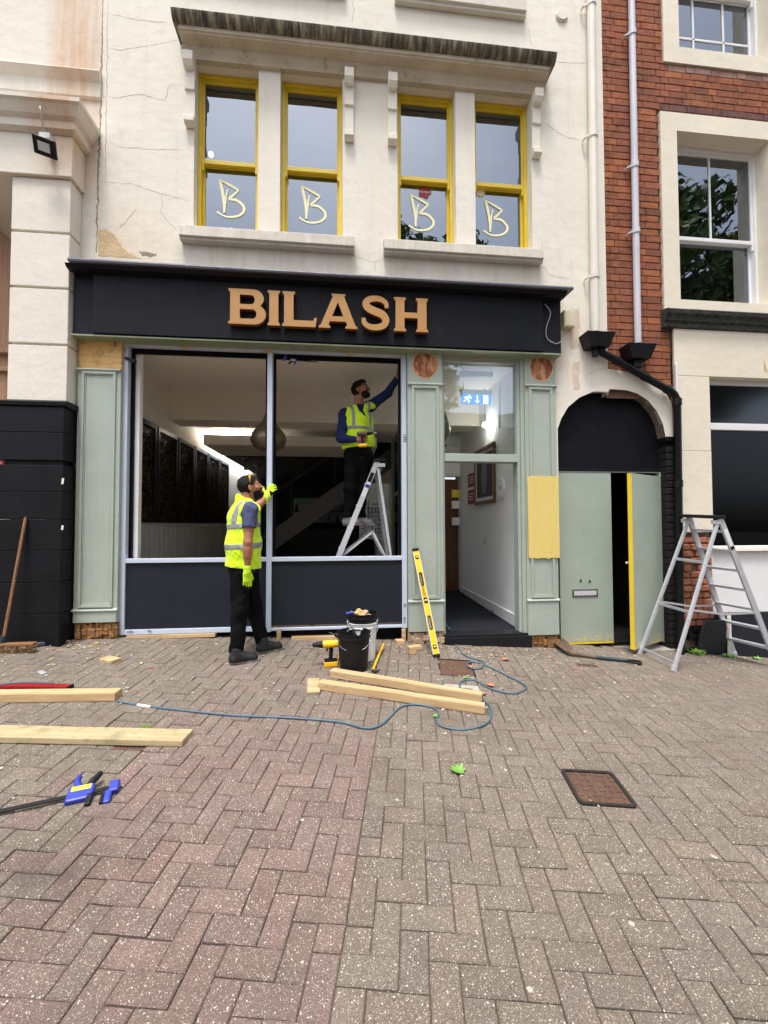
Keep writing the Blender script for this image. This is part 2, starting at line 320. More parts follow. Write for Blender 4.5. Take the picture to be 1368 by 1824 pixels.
# brick
def brickmat(name, attr):
    m = NT(name); p = m.pos()
    src = m.n('ShaderNodeObjectInfo').outputs['Color'] if attr == 'object' else m.n('ShaderNodeAttribute', attribute_name='tint').outputs['Color']
    c = m.mix(1.0, src, m.ramp(m.noise(p, 22, 7, .7), [(.3, .72), (.7, 1.14)]), 'MULTIPLY')
    c = m.mix(m.ramp(m.noise(p, 2.6, 8, .75), [(.48, 0), (.68, .65)]), c, srgb(72, 50, 44))
    c = m.mix(m.ramp(m.noise(p, 60, 4, .7), [(.69, 0), (.75, .6)]), c, srgb(214, 196, 176))
    m.base(c); m.rough(.9); m.b.inputs['Specular IOR Level'].default_value = .2; m.bump(m.noise(p, 70, 6, .7), .008)
brickmat('brick', 'object'); brickmat('brick_far', 'attr')
simple('mortar', srgb(104, 74, 60), .95, .3, 8, .008, 90, dirt=(srgb(150, 126, 106), .64, .5))
simple('old_mortar', srgb(120, 104, 92), .95, .3, 9, .02, 40)
# paving blocks: concrete with exposed pale aggregate
def pavemat(name, attr):
    m = NT(name); p = m.pos()
    src = m.n('ShaderNodeObjectInfo').outputs['Color'] if attr == 'object' else m.n('ShaderNodeAttribute', attribute_name='tint').outputs['Color']
    c = m.mix(1.0, src, m.ramp(m.noise(p, 9, 6, .6), [(.3, .86), (.7, 1.1)]), 'MULTIPLY')
    c = m.mix(1.0, c, m.ramp(m.noise(p, 170, 3, .6), [(.3, .62), (.7, 1.22)]), 'MULTIPLY')
    for sc, cut, col, amt in ((200, .22, srgb(206, 198, 184), .72), (300, .26, srgb(176, 158, 134), .65), (230, .26, srgb(54, 49, 47), .7), (130, .06, srgb(226, 220, 208), .75)):
        v = m.n('ShaderNodeTexVoronoi'); v.inputs['Scale'].default_value = sc; v.inputs['Randomness'].default_value = 1
        mp = m.n('ShaderNodeMapping'); mp.inputs['Location'].default_value = (sc * .37, sc * .11, sc * .7); m.l(p, mp.inputs[0]); m.l(mp.outputs[0], v.inputs['Vector'])
        pick = m.math('LESS_THAN', m.sep(v.outputs['Color'])[0], cut); near = m.ramp(v.outputs['Distance'], [(.28, 1), (.42, 0)])
        c = m.mix(m.math('MULTIPLY', m.math('MULTIPLY', pick, near), amt), c, col)
    c = m.mix(m.ramp(m.noise(p, 1.6, 8, .7), [(.5, 0), (.72, .45)]), c, srgb(96, 84, 76))           # grime
    c = m.mix(m.ramp(m.noise(p, 4.2, 8, .75), [(.66, 0), (.78, .4)]), c, srgb(190, 184, 176))       # pale dust
    x, y, z = m.sep(p); st = m.math('MULTIPLY', in_range(m, x, -1.6, -1.0, .4), in_range(m, y, -3.0, -2.55, .35)); c = m.mix(m.math('MULTIPLY', st, m.ramp(m.noise(p, 3.5, 6), [(.40, 0), (.62, .5)])), c, srgb(50, 43, 40))
    m.base(c); m.rough(.88); m.b.inputs['Specular IOR Level'].default_value = .3
    m.bump(m.math('ADD', m.noise(p, 260, 3, .6), m.math('MULTIPLY', m.noise(p, 40, 4), .6)), .004, .8)
pavemat('paver', 'object'); pavemat('paver_far', 'attr')
m = NT('joint_sand'); p = m.pos(); x, y, z = m.sep(p)
c = m.mix(1.0, srgb(92, 80, 68), m.ramp(m.noise(p, 12), [(.3, .6), (.7, 1.25)]), 'MULTIPLY'); c = m.mix(m.ramp(m.noise(p, 7, 8, .7), [(.6, 0), (.72, .6)]), c, srgb(70, 78, 46))
st = m.math('MULTIPLY', in_range(m, x, -1.75, -.95, .35), in_range(m, y, -3.1, -2.55, .3)); c = m.mix(m.math('MULTIPLY', st, m.ramp(m.noise(p, 5), [(.35, .5), (.6, 1)])), c, srgb(26, 24, 24)); m.base(c); m.rough(.97); m.bump(m.noise(p, 120, 5), .006)
# glass
def glassmat(name, tint, alpha, ior=1.5, rough=.01):
    m = NT(name); t = m.t; t.nodes.remove(m.b)
    fr = m.n('ShaderNodeFresnel'); fr.inputs['IOR'].default_value = ior
    gl = m.n('ShaderNodeBsdfGlossy'); gl.inputs['Roughness'].default_value = rough; bp_ = m.n('ShaderNodeBump'); bp_.inputs['Distance'].default_value = .004; bp_.inputs['Strength'].default_value = .35; m.l(m.noise(m.pos(), 2.6, 2, .4), bp_.inputs['Height']); m.l(bp_.outputs[0], gl.inputs['Normal']); gl.inputs['Color'].default_value = (.80, .88, 1, 1)
    tr = m.n('ShaderNodeBsdfTransparent'); tr.inputs['Color'].default_value = tint
    mx = m.n('ShaderNodeMixShader'); m.l(m.math('MULTIPLY', fr.outputs[0], m.math('SUBTRACT', 1.0, m.n('ShaderNodeNewGeometry').outputs['Backfacing'])), mx.inputs[0]); m.l(tr.outputs[0], mx.inputs[1]); m.l(gl.outputs[0], mx.inputs[2]); m.l(mx.outputs[0], m.o.inputs[0])
glassmat('glass', (.82, .86, .86, 1), 1, 1.75); glassmat('glass_up', (.5, .54, .6, 1), 1, 3.0); glassmat('glass_fan', (.86, .9, .88, 1), 1, 2.7)
glassmat('glass_dark', (.10, .11, .11, 1), 1, 1.32); glassmat('glass_dirty', (.3, .32, .32, 1), 1, 1.7, .12); glassmat('glass_pane', (.35, .38, .38, 1), 1, 2.9)
# interiors
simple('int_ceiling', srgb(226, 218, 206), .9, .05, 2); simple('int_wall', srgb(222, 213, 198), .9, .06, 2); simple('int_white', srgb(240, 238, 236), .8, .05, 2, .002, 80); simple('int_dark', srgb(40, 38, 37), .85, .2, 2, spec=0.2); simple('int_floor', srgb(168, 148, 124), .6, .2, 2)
simple('banquette', srgb(150, 146, 138), .6, .1, 5, .003, 40); simple('panel_dark', srgb(34, 28, 22), .4, .3, 3, spec=0.25); simple('panel_bronze', srgb(92, 70, 40), .4, .4, 20, .004, 40, metal=.4); simple('carpet', srgb(38, 40, 46), .98, .3, 50, .006, 200, spec=0.1); simple('step_black', srgb(30, 31, 34), .4, .3, 10, .004, 40, dirt=(srgb(84, 84, 88), .62, .5), spec=0.2)
simple('brass', srgb(134, 122, 100), .38, .25, 30, .004, 60, metal=.75); simple('stair_grey', srgb(96, 92, 88), .7); simple('screen_pale', srgb(170, 168, 164), .7); simple('shelf_glow', srgb(90, 120, 112), .3); simple('red_sign', srgb(150, 28, 40), .5); simple('white_print', srgb(240, 240, 240), .6); simple('photo_grey', srgb(110, 112, 118), .5, .4, 14); simple('photo_dark', srgb(40, 42, 48), .5, .3, 9); simple('frame_gold', srgb(112, 84, 48), .45, .2, 20); simple('blind', srgb(214, 214, 214), .8)
simple('logo_cream', srgb(240, 236, 190), .5, .03, 5)
def emit(name, col, st):
    m = NT(name); m.base(col); m.b.inputs['Emission Color'].default_value = col; m.b.inputs['Emission Strength'].default_value = st
emit('exit_blue', srgb(16, 110, 176), .9); emit('exit_white', srgb(240, 245, 250), 1.0); emit('cove_light', (0.9, .95, 1, 1), 24.0); emit('hall_lamp', (1, .95, .88, 1), 75.0); emit('spot_light', (1, .93, .8, 1), 7.0)
# people
def skinmat(name, col):
    m = NT(name); p = m.pos(); m.base(m.mix(1.0, col, m.ramp(m.noise(p, 40, 5), [(.3, .88), (.7, 1.06)]), 'MULTIPLY')); m.rough(.55); m.b.inputs['Subsurface Weight'].default_value = .12; m.b.inputs['Subsurface Radius'].default_value = (.01, .004, .002); m.bump(m.noise(p, 160, 4), .002)
skinmat('skin', srgb(164, 108, 78)); simple('hair', srgb(9, 8, 8), .6, .4, 90, .006, 220, spec=.25); simple('beard', srgb(30, 21, 17), .8, .4, 120, .004, 220, spec=.2); simple('lip', srgb(140, 84, 72), .5); simple('eye', srgb(20, 16, 14), .2); simple('eye_white', srgb(214, 208, 200), .3)
m = NT('hivis'); p = m.pos(); m.base(m.mix(m.ramp(m.noise(p, 9, 5), [(.35, 0), (.7, .35)]), srgb(214, 250, 10), srgb(190, 228, 0))); m.rough(.75); m.bump(m.math('ADD', m.noise(p, 14, 6, .6, 1.2), m.math('MULTIPLY', m.noise(p, 60, 4), .25)), .03, .6); m.b.inputs['Sheen Weight'].default_value = .2; m.b.inputs['Emission Color'].default_value = (.6, 1, 0, 1)
simple('reflective', srgb(140, 142, 140), .42, .1, 30, .002, 60); simple('black_cloth', srgb(12, 12, 14), .8, .3, 14, .02, 16, spec=0.12); simple('navy_cloth', srgb(30, 42, 86), .85, .25, 12, .02, 18, spec=0.2); simple('slate_cloth', srgb(74, 82, 112), .88, .22, 12, .015, 18, spec=0.2); simple('shoe', srgb(40, 40, 42), .6, .3, 30, .002, 60, dirt=(srgb(96, 92, 86), .58, .5), spec=0.25); simple('shoe_grey', srgb(140, 138, 136), .6, .2, 30); simple('sole', srgb(138, 134, 126), .7); simple('glove_lime', srgb(196, 240, 40), .7, .1, 30, .003, 90); simple('amber', srgb(190, 150, 30), .25, .1, 9)
# trees
simple('bark', srgb(92, 80, 66), .95, .3, 6, .02, 20)
m = NT('foliage'); p = m.pos(); m.base(m.ramp(m.noise(p, 1.4, 4), [(.3, srgb(70, 92, 44)), (.7, srgb(124, 142, 72))])); m.rough(.6)
simple('far_brick', srgb(140, 104, 84), .9, .2, 1.5, .01, 12); simple('far_roof', srgb(74, 70, 70), .8, .2, 3); simple('far_trim', srgb(196, 186, 168), .8)
# ---------------------------------------------------------------- pavement
PA = R(9.9); PU = (math.cos(PA), -math.sin(PA)); PV = (math.sin(PA), math.cos(PA)); PO = (0.067, -2.799)
def pav(i, j): return (PO[0] + PU[0] * i + PV[0] * j, PO[1] + PU[1] * i + PV[1] * j)     # paving axes (metres) -> world
xs = sorted(set([-60, -25, -12] + [round(-6 + .4 * k, 2) for k in range(33)] + [12, 25, 60])); ys = sorted(set([-70, -30, -12, -7] + [round(-4.6 + .3 * k, 2) for k in range(19)]))
mb = MB(); nx = len(xs)
mb.v = [(x, y, gz(x, y) - .0115) for y in ys for x in xs]
mb.f = [(j * nx + i, j * nx + i + 1, (j + 1) * nx + i + 1, (j + 1) * nx + i) for j in range(len(ys) - 1) for i in range(nx - 1)]; mb.m = [0] * len(mb.f)
pavement = mb.build('pavement', 'joint_sand', smooth=True, loc=(0, 0, 0)); tag(pavement, kind='structure')
HOLES = []     # iron covers set into the paving: (centre, half sizes, angle)
def add_hole(c, hx, hy, a): HOLES.append((c, hx, hy, a))
def in_hole(x, y, mg=.0):
    for c, hx, hy, a in HOLES:
        dx, dy = x - c[0], y - c[1]; u = dx * math.cos(a) + dy * math.sin(a); v = -dx * math.sin(a) + dy * math.cos(a)
        if abs(u) < hx + mg and abs(v) < hy + mg: return True
    return False
COVER_A = -PA
def snap(p, nu, nv):      # cover of nu x nv half-blocks, fitted to the laying grid
    dx, dy = p[0] - PO[0], p[1] - PO[1]; u = (dx * PU[0] + dy * PU[1]) / .1; v = (dx * PV[0] + dy * PV[1]) / .1
    u = round(u - nu / 2) + nu / 2; v = round(v - nv / 2) + nv / 2; add_hole(pav(u * .1, v * .1), nu * .05 - .003, nv * .05 - .003, COVER_A)
snap((1.445, -2.464), 3, 3)
snap((1.073, -0.764), 3, 4); snap((0.997, -1.226), 3, 2); snap((2.452, -0.619), 2, 1); snap((-1.258, -1.932), 2, 1)
def paver_mesh(w, d, name):
    g = .0017; c = .0045; h = .05; x, y = w / 2 - g, d / 2 - g; b = MB()
    vs = [(-x, -y, -h), (x, -y, -h), (x, y, -h), (-x, y, -h), (-x, -y, -c), (x, -y, -c), (x, y, -c), (-x, y, -c), (-x + c, -y + c, 0), (x - c, -y + c, 0), (x - c, y - c, 0), (-x + c, y - c, 0)]
    fs = [(8, 9, 10, 11)] + [(4 + i, 4 + (i + 1) % 4, 8 + (i + 1) % 4, 8 + i) for i in range(4)] + [(i, (i + 1) % 4, 4 + (i + 1) % 4, 4 + i) for i in range(4)]
    return b.add(vs, fs)
def field(ci, cj, left):       # colour class of one block from where it was laid
    x, y = pav(ci * .1, cj * .1); n = math.sin(ci * 1.7 + cj * .6) * .5 + math.sin(cj * 2.3 - ci) * .5
    pink = 0
    if left and x > -1.30 + .22 * n and y < -1.6 + .25 * n: pink = 1 if y < -1.9 else .75
    elif left and y >= -1.75 and (x > -1.15 + .2 * n) and random.random() < .55: pink = .55
    elif not left and 2.0 < x < 3.9 and -1.25 < y < -.75 and random.random() < .45: pink = .6
    r = random.uniform(.90, 1.09); pink *= random.uniform(.75, 1.0)
    g0 = np.array(srgb(118, 108, 97)[:3]); p0 = np.array(srgb(121, 102, 96)[:3])
    c = (g0 * (1 - pink) + p0 * pink) * r * (1 + np.array([random.uniform(-.03, .04), 0, random.uniform(-.04, .03)]))
    return (*c, 1)
blocks = []
for i in range(-75, 78):                       # herringbone, cut along the straight joint at i = 0
    for j in range(-12, 36):
        o = (-i - j) % 4
        if o == 0:
            if i == 0: blocks += [(-1, 0, j, j + 1), (0, 1, j, j + 1)]
            else: blocks.append((i - 1, i + 1, j, j + 1))
        elif o == 3: blocks.append((i, i + 1, j, j + 2))
cut = []
for a0, a1, b0, b1 in blocks:                  # blocks cut round the iron covers
    cells = [(i, j) for i in range(a0, a1) for j in range(b0, b1)]
    ok = [c for c in cells if not in_hole(*pav(c[0] * .1 + .05, c[1] * .1 + .05), .0)]
    if len(ok) == len(cells): cut.append((a0, a1, b0, b1))
    else: cut += [(c[0], c[0] + 1, c[1], c[1] + 1) for c in ok]
blocks = [(*c, c[1] <= 0) for c in cut]
sel = []
for a0, a1, b0, b1, left in blocks:
    cx, cy = (a0 + a1) / 2, (b0 + b1) / 2; x, y = pav(cx * .1, cy * .1)
    if y > .12 or y < -4.6: continue
    yl = (y + 4.67); 
    if abs(x - .1 * yl) > 1.35 * max(yl, .9) + .8: continue
    vis = abs(x - .1 * yl) < .96 * yl + .05 and y > -3.6
    if x < -2.6 and y > -.25: continue
    sel.append((not vis, yl, x, y, a1 - a0, b1 - b0, cx, cy, left))
sel.sort()
PM = {}
far = MB(); far_t = []
for k, (_, yl, x, y, w, d, cx, cy, left) in enumerate(sel):
    col = field(cx, cy, left); z = gz(x, y) + random.gauss(0, .0016)
    e = .1; sx = (gz(x + e, y) - gz(x - e, y)) / (2 * e); sy = (gz(x, y + e) - gz(x, y - e)) / (2 * e)
    rot = Matrix.Rotation(math.atan(sy) + random.gauss(0, .007), 4, 'X') @ Matrix.Rotation(-math.atan(sx) + random.gauss(0, .007), 4, 'Y') @ Matrix.Rotation(-PA + random.gauss(0, .006), 4, 'Z')
    mt = Matrix.Translation((x, y, z)) @ rot
    if k < 300:
        if (w, d) not in PM: PM[(w, d)] = paver_mesh(w * .1, d * .1, 'p').mesh('paving_block', 'paver')
        o = bpy.data.objects.new('paving_block', PM[(w, d)]); COL.objects.link(o); o.parent = pavement; o.matrix_basis = mt; o.color = col
    else:
        b = paver_mesh(w * .1, d * .1, 'p'); n0 = len(far.v); far.add([mt @ Vector(v) for v in b.v], b.f); far_t += [col] * len(b.v)
o = far.build('paving_blocks', 'paver_far', pavement, fix=False); tag(o, kind='stuff')
at = o.data.color_attributes.new('tint', 'FLOAT_COLOR', 'POINT'); at.data.foreach_set('color', [q for c in far_t for q in c])
print('pavers', len(sel))
# ---------------------------------------------------------------- cream building (upper storeys, arch)
def wall_holes(mb, x0, x1, z0, z1, y, holes, depth):
    X = sorted({x0, x1, *[min(max(h[i], x0), x1) for h in holes for i in (0, 1)]}); Z = sorted({z0, z1, *[min(max(h[i], z0), z1) for h in holes for i in (2, 3)]})
    for a, b in zip(X, X[1:]):
        for c, d in zip(Z, Z[1:]):
            mx, mz = (a + b) / 2, (c + d) / 2
            if any(h[0] < mx < h[1] and h[2] < mz < h[3] for h in holes): continue
            mb.quad((a, y, c), (b, y, c), (b, y, d), (a, y, d))
    for a, b, c, d in holes:
        for p, q in (((a, c), (a, d)), ((a, d), (b, d)), ((b, d), (b, c)), ((b, c), (a, c))):
            mb.quad((p[0], y, p[1]), (q[0], y, q[1]), (q[0], y + depth, q[1]), (p[0], y + depth, p[1]))
YW = -.02
XL, XR = -2.599, 3.183
WT = 6.62; WB = 4.70
OPEN = [(-1.626, -0.937), (-0.697, 0.002), (0.637, 1.327), (1.562, 2.258)]
OPEN2 = [(-1.626, 0.002), (0.669, 2.058)]
SB = 7.752 - .02
holes = [(a, b, WB, WT) for a, b in OPEN] + [(a, b, SB, SB + 2.0) for a, b in OPEN2]
SHOPTOP = 4.22
cream = thing('shop_building', (0, 0, 0), 'cream stucco building with yellow sash windows above the dark shop sign', 'building')
mb = MB(); wall_holes(mb, XL, XR, SHOPTOP - .1, 9.6, YW, holes, .16)
mb.quad((XR, YW, 3.02), (XR, .2, 3.02), (XR, .2, 9.6), (XR, YW, 9.6))
SX = 2.549            # right end of the shopfront
mb.quad((SX - .3, YW, 3.05), (XR, YW, 3.05), (XR, YW, SHOPTOP - .1), (SX - .3, YW, SHOPTOP - .1))
wall = mb.build('wall', 'stucco', cream, fix=False)
# arch surround over the passage
arc_in = [(2.536, 2.593), (2.584, 2.721), (2.67, 2.857), (2.813, 2.976), (2.998, 3.056), (3.213, 3.089), (3.415, 3.082), (3.559, 3.045), (3.689, 2.966), (3.803, 2.839), (3.88, 2.683), (3.919, 2.478)]
JX = arc_in[-1][0]; JX0 = arc_in[0][0]
ext = [(4.012, 2.651), (4.004, 2.913), (3.94, 3.042), (3.76, 3.175), (3.507, 3.297), (XR, 3.334), (XR, 3.06), (SX - .05, 3.06)]
poly = [(p[0], p[1]) for p in arc_in] + [(ext[0][0], arc_in[-1][1])] + ext + [(SX - .05, 2.0), (JX0, 2.0)]
me = fill_shape([poly], .05, wall_tf(0, 0, 0)); me.transform(Matrix.Translation((0, .003, 0))); put(me, 'arch_surround', 'stucco', cream)
mb = MB()                         # arch soffit
for (a, b) in zip(arc_in, arc_in[1:]): mb.quad((a[0], -.02, a[1]), (b[0], -.02, b[1]), (b[0], .24, b[1]), (a[0], .24, a[1]))
mb.quad((JX0, -.02, -.2), (JX0, -.02, arc_in[0][1]), (JX0, .24, arc_in[0][1]), (JX0, .24, -.2))
mb.build('arch_soffit', 'old_mortar', cream, fix=False)
# main cornice on corbels
CX0, CX1 = -1.786, 2.453; CT = 6.90; CB = 6.66
prof = [(.0, CT + .05), (-.27, CT), (-.29, CT - .02), (-.285, CT - .045), (-.265, CT - .08), (-.24, CT - .105), (-.22, CT - .11)]
mb = MB(); mb.sweepx(prof + [(.0, CT - .11)], CX0, CX1); co = mb.build('cornice', 'cornice', cream, smooth=True)
mb = MB(); mb.sweepx([(-.215, CT - .111), (-.212, CT - .15), (-.20, CT - .155), (-.195, CT - .17), (-.11, CT - .19), (-.10, CT - .23), (-.07, CT - .26), (-.06, CT - .30), (0, CT - .30), (0, CT - .111)], CX0 + .05, CX1 - .05); mb.build('bed_moulding', 'soffit_stone', co, smooth=True)
for px, py in ((337, 90), (622, 130), (699, 145), (957, 175)):
    x = {337: -1.663, 622: 0.078, 699: 0.573, 957: 2.307}[px]; w = .052
    mb = MB(); z = CT - .301
    mb.sweepx([(YW - .002, z), (-.15, z), (-.15, z - .10), (-.12, z - .15), (-.075, z - .155), (-.075, z - .36), (-.055, z - .37), (-.055, z - .66), (-.095, z - .67), (-.095, z - .73), (-.06, z - .755), (YW - .002, z - .755)], x - w, x + w)
    mb.build('corbel', 'stucco', cream, bevel=.006)
# lintel bands between the corbels, sills
for x0, x1 in ((-1.741, 0.134), (0.467, 2.345)):
    mb = MB(); mb.sweepx([(YW, WB + .01), (-.115, WB - .012), (-.125, WB - .13), (-.10, WB - .135), (-.10, WB - .16), (YW, WB - .16)], x0, x1); mb.build('sill', 'sill', cream, bevel=.006)
for x0, x1 in ((-1.887, 0.033), (0.606, 2.188)):
    mb = MB(); mb.sweepx([(YW, SB + .01), (-.10, SB - .01), (-.10, SB - .15), (-.075, SB - .155), (-.075, SB - .19), (YW, SB - .19)], x0, x1); mb.build('sill', 'sill', cream, bevel=.006)
mb = MB(); c = (2.663, -0.02, 7.671); mb.disc((c[0], -.034, c[2]), (0, -1, 0), .065, 24, .012); mb.disc((c[0], -.022, c[2]), (0, -1, 0), .078, 24, .012); mb.build('vent_cap', 'stucco', cream, smooth=True)
# rooms behind the upper windows
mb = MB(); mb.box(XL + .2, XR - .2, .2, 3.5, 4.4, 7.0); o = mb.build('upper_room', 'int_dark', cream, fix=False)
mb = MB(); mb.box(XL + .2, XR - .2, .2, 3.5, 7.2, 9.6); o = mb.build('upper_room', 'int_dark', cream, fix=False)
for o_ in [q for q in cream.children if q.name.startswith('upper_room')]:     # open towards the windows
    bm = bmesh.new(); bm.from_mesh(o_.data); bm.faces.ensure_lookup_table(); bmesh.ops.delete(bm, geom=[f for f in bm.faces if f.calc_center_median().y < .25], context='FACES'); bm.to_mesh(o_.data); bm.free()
def sash_window(parent, x0, x1, z0, z1, y, frame_m, pane_m, meet=.5, bars=0, name='window', logo=None, fw=.055, top_strip=False):
    w = MB(); yb = y + .11
    for a in ((x0, x0 + fw, z0, z1), (x1 - fw, x1, z0, z1), (x0 + fw, x1 - fw, z1 - fw * 1.1, z1), (x0 + fw, x1 - fw, z0, z0 + fw * .7)): w.box(a[0], a[1], y, yb, a[2], a[3])
    win = w.build(name, frame_m, parent, bevel=.004)
    zm = z0 + (z1 - z0) * meet; a0, a1 = x0 + fw - .004, x1 - fw + .004; st = .028
    u = MB(); ya, yc = y + .022, y + .062           # upper sash, in front
    u.box(a0, a0 + st, ya, yc, zm - .10, z1 - fw - .002); u.box(a1 - st, a1, ya, yc, zm - .10, z1 - fw - .002); u.box(a0 + st, a1 - st, ya, yc, z1 - fw - .05, z1 - fw - .002); u.box(a0 + st - .002, a1 - st + .002, ya - .006, yc, zm - .028, zm + .022)
    u.build('sash', frame_m, win, bevel=.004)
    l = MB(); yd, ye = y + .066, y + .105
    l.box(a0, a0 + st, yd, ye, z0 + fw * .7, zm + .02); l.box(a1 - st, a1, yd, ye, z0 + fw * .7, zm + .02); l.box(a0 + st, a1 - st, yd, ye, z0 + fw * .7, z0 + .10); l.box(a0 + st, a1 - st, yd, ye, zm - .03, zm + .02)
    l.build('sash', frame_m, win, bevel=.004)
    MB().box(a0 + st, a1 - st, ya + .018, ya + .024, zm + .022, z1 - fw - .05).build('pane', pane_m, win); MB().box(a0 + st, a1 - st, yd + .016, yd + .022, z0 + .10, zm - .03).build('pane', pane_m, win)
    for k in range(bars):
        xb = a0 + (a1 - a0) * (k + 1) / (bars + 1); MB().box(xb - .011, xb + .011, ya + .008, ya + .036, zm + .02, z1 - fw - .05).build('glazing_bar', frame_m, win)
    return win, zm, yd + .014
logo_a = [(330, 960), (378, 983), (425, 1008), (405, 1030), (382, 1055), (408, 1058), (430, 1068), (448, 1087), (453, 1105), (446, 1122), (428, 1137), (400, 1146), (368, 1147), (342, 1138), (322, 1124)]
logo_w = [13, 13, 11, 11, 13, 13, 13, 13, 13, 12, 11, 10, 9, 8, 11]
logo_b = [(334, 962), (344, 1005), (353, 1050), (358, 1090), (357, 1130)]; logo_c = [(372, 1008), (366, 1040), (362, 1085)]; logo_d = [(345, 990), (352, 1020)]
WINS = []
for k, (a, b) in enumerate(OPEN):
    win, zm, yg = sash_window(cream, a + .001, b - .001, WB + .012, WT - .002, .10, 'yellow_sash', 'glass_up', .47, fw=.038)
    WINS.append((win, zm, yg, a, b))
    s = .00232; lx = (a + b) / 2 + (.0 if k < 2 else -.03); lz = WB + .54
    polys = [stroke(logo_a, logo_w), ]
    tf = Matrix.Translation((lx, yg - .004, lz)) @ Matrix.Rotation(R(90), 4, 'X') @ Matrix.Diagonal((s, -s, s, 1)) @ Matrix.Translation((-388, -1053, 0))
    sm_a = [(p.x, p.y) for p in bez([(x, y, 0) for x, y in logo_a[2:]], 5)]; wa = list(np.interp(np.linspace(0, 1, len(sm_a)), np.linspace(0, 1, len(logo_w) - 2), logo_w[2:]))
    parts = [fill_shape([stroke(q, ww)], .3, Matrix.Translation((0, dy, 0)) @ tf) for q, ww, dy in ((sm_a, wa, 0), (logo_a[:3], [9, 13, 12], -.0012), (logo_b, [12, 15, 15, 14, 9], -.0024), (logo_c, 8, -.0012))]
    bm = bmesh.new()
    for q in parts: bm.from_mesh(q)
    me = bpy.data.meshes.new('logo'); bm.to_mesh(me); bm.free(); put(me, 'window_logo', 'logo_cream', win, 'cream letter B emblem on the lower pane')
    mb = MB(); mb.box(a + .1, b - .1, .42, .44, WT - .42, WT - .05); mb.build('roller_blind', 'blind', win)
# stickers on the lower panes of the right pair
w3, zm, yg, a, b = WINS[2]; c = (0.996, 0.165, 5.497)
pts = [(c[0] + .075 * math.cos(t) * (1 + .12 * math.cos(5 * t)), c[2] + .075 * math.sin(t) * (1 + .12 * math.cos(5 * t))) for t in np.linspace(0, 2 * math.pi, 40, endpoint=False)]
put(fill_shape([pts], .001, Matrix.Translation((0, yg - .003, 0)) @ Matrix.Rotation(R(90), 4, 'X')), 'sticker', 'red_sign', w3, 'red window sticker with white print')
put(text_mesh('MICHELIN', .034, .001, wall_tf(c[0], yg - .006, c[2])), 'sticker_print', 'white_print', w3)
w4, zm, yg, a, b = WINS[3]; c = (1.689, 0.165, 5.552); mb = MB(); mb.disc((c[0], yg - .002, c[2]), (0, -1, 0), .06, 24, .001); mb.build('sticker', 'label_yellow', w4); mb = MB(); mb.disc((c[0], yg - .004, c[2]), (0, -1, 0), .046, 24, .001); mb.build('sticker_centre', 'white_print', w4)
for a, b in OPEN2[1:]: sash_window(cream, a + .001, b - .001, SB + .012, SB + 1.9, .10, 'yellow_sash', 'glass_up', .5, 1)
for a, b in OPEN2[:1]: sash_window(cream, a + .001, b - .001, SB + .012, SB + 1.9, .10, 'yellow_sash', 'glass_up', .5, 1)
# small lit ceiling lights seen through the upper windows
for px, py in ((376, 275), (412, 410), (757, 437), (905, 337)):
    c = {376: (-1.825, 1.2, 6.646), 412: (-1.621, 1.5, 5.786), 757: (1.205, 1.2, 5.551), 905: (2.477, 1.2, 6.495)}[px]
    s_ = thing('ceiling_spotlight', c, {376: 'tiny lit lamp behind the upper pane of the leftmost yellow window', 412: 'tiny lit lamp low behind the leftmost yellow window', 757: 'tiny lit lamp low behind the yellow window with the red sticker', 905: 'tiny lit lamp behind the rightmost yellow window'}[px], 'lamp', 'lamps in the upstairs room')
    mb = MB(); mb.lathe([(.0, -.03), (.025, -.025), (.033, 0), (.025, .025), (0, .03)], c, 12); mb.build('bulb', 'spot_light', s_, smooth='all')
    mb = MB(); mb.tube([(c[0], c[1], c[2] + .03), (c[0], c[1], 6.99)], .006, 6); mb.build('cord', 'black_plastic', s_)
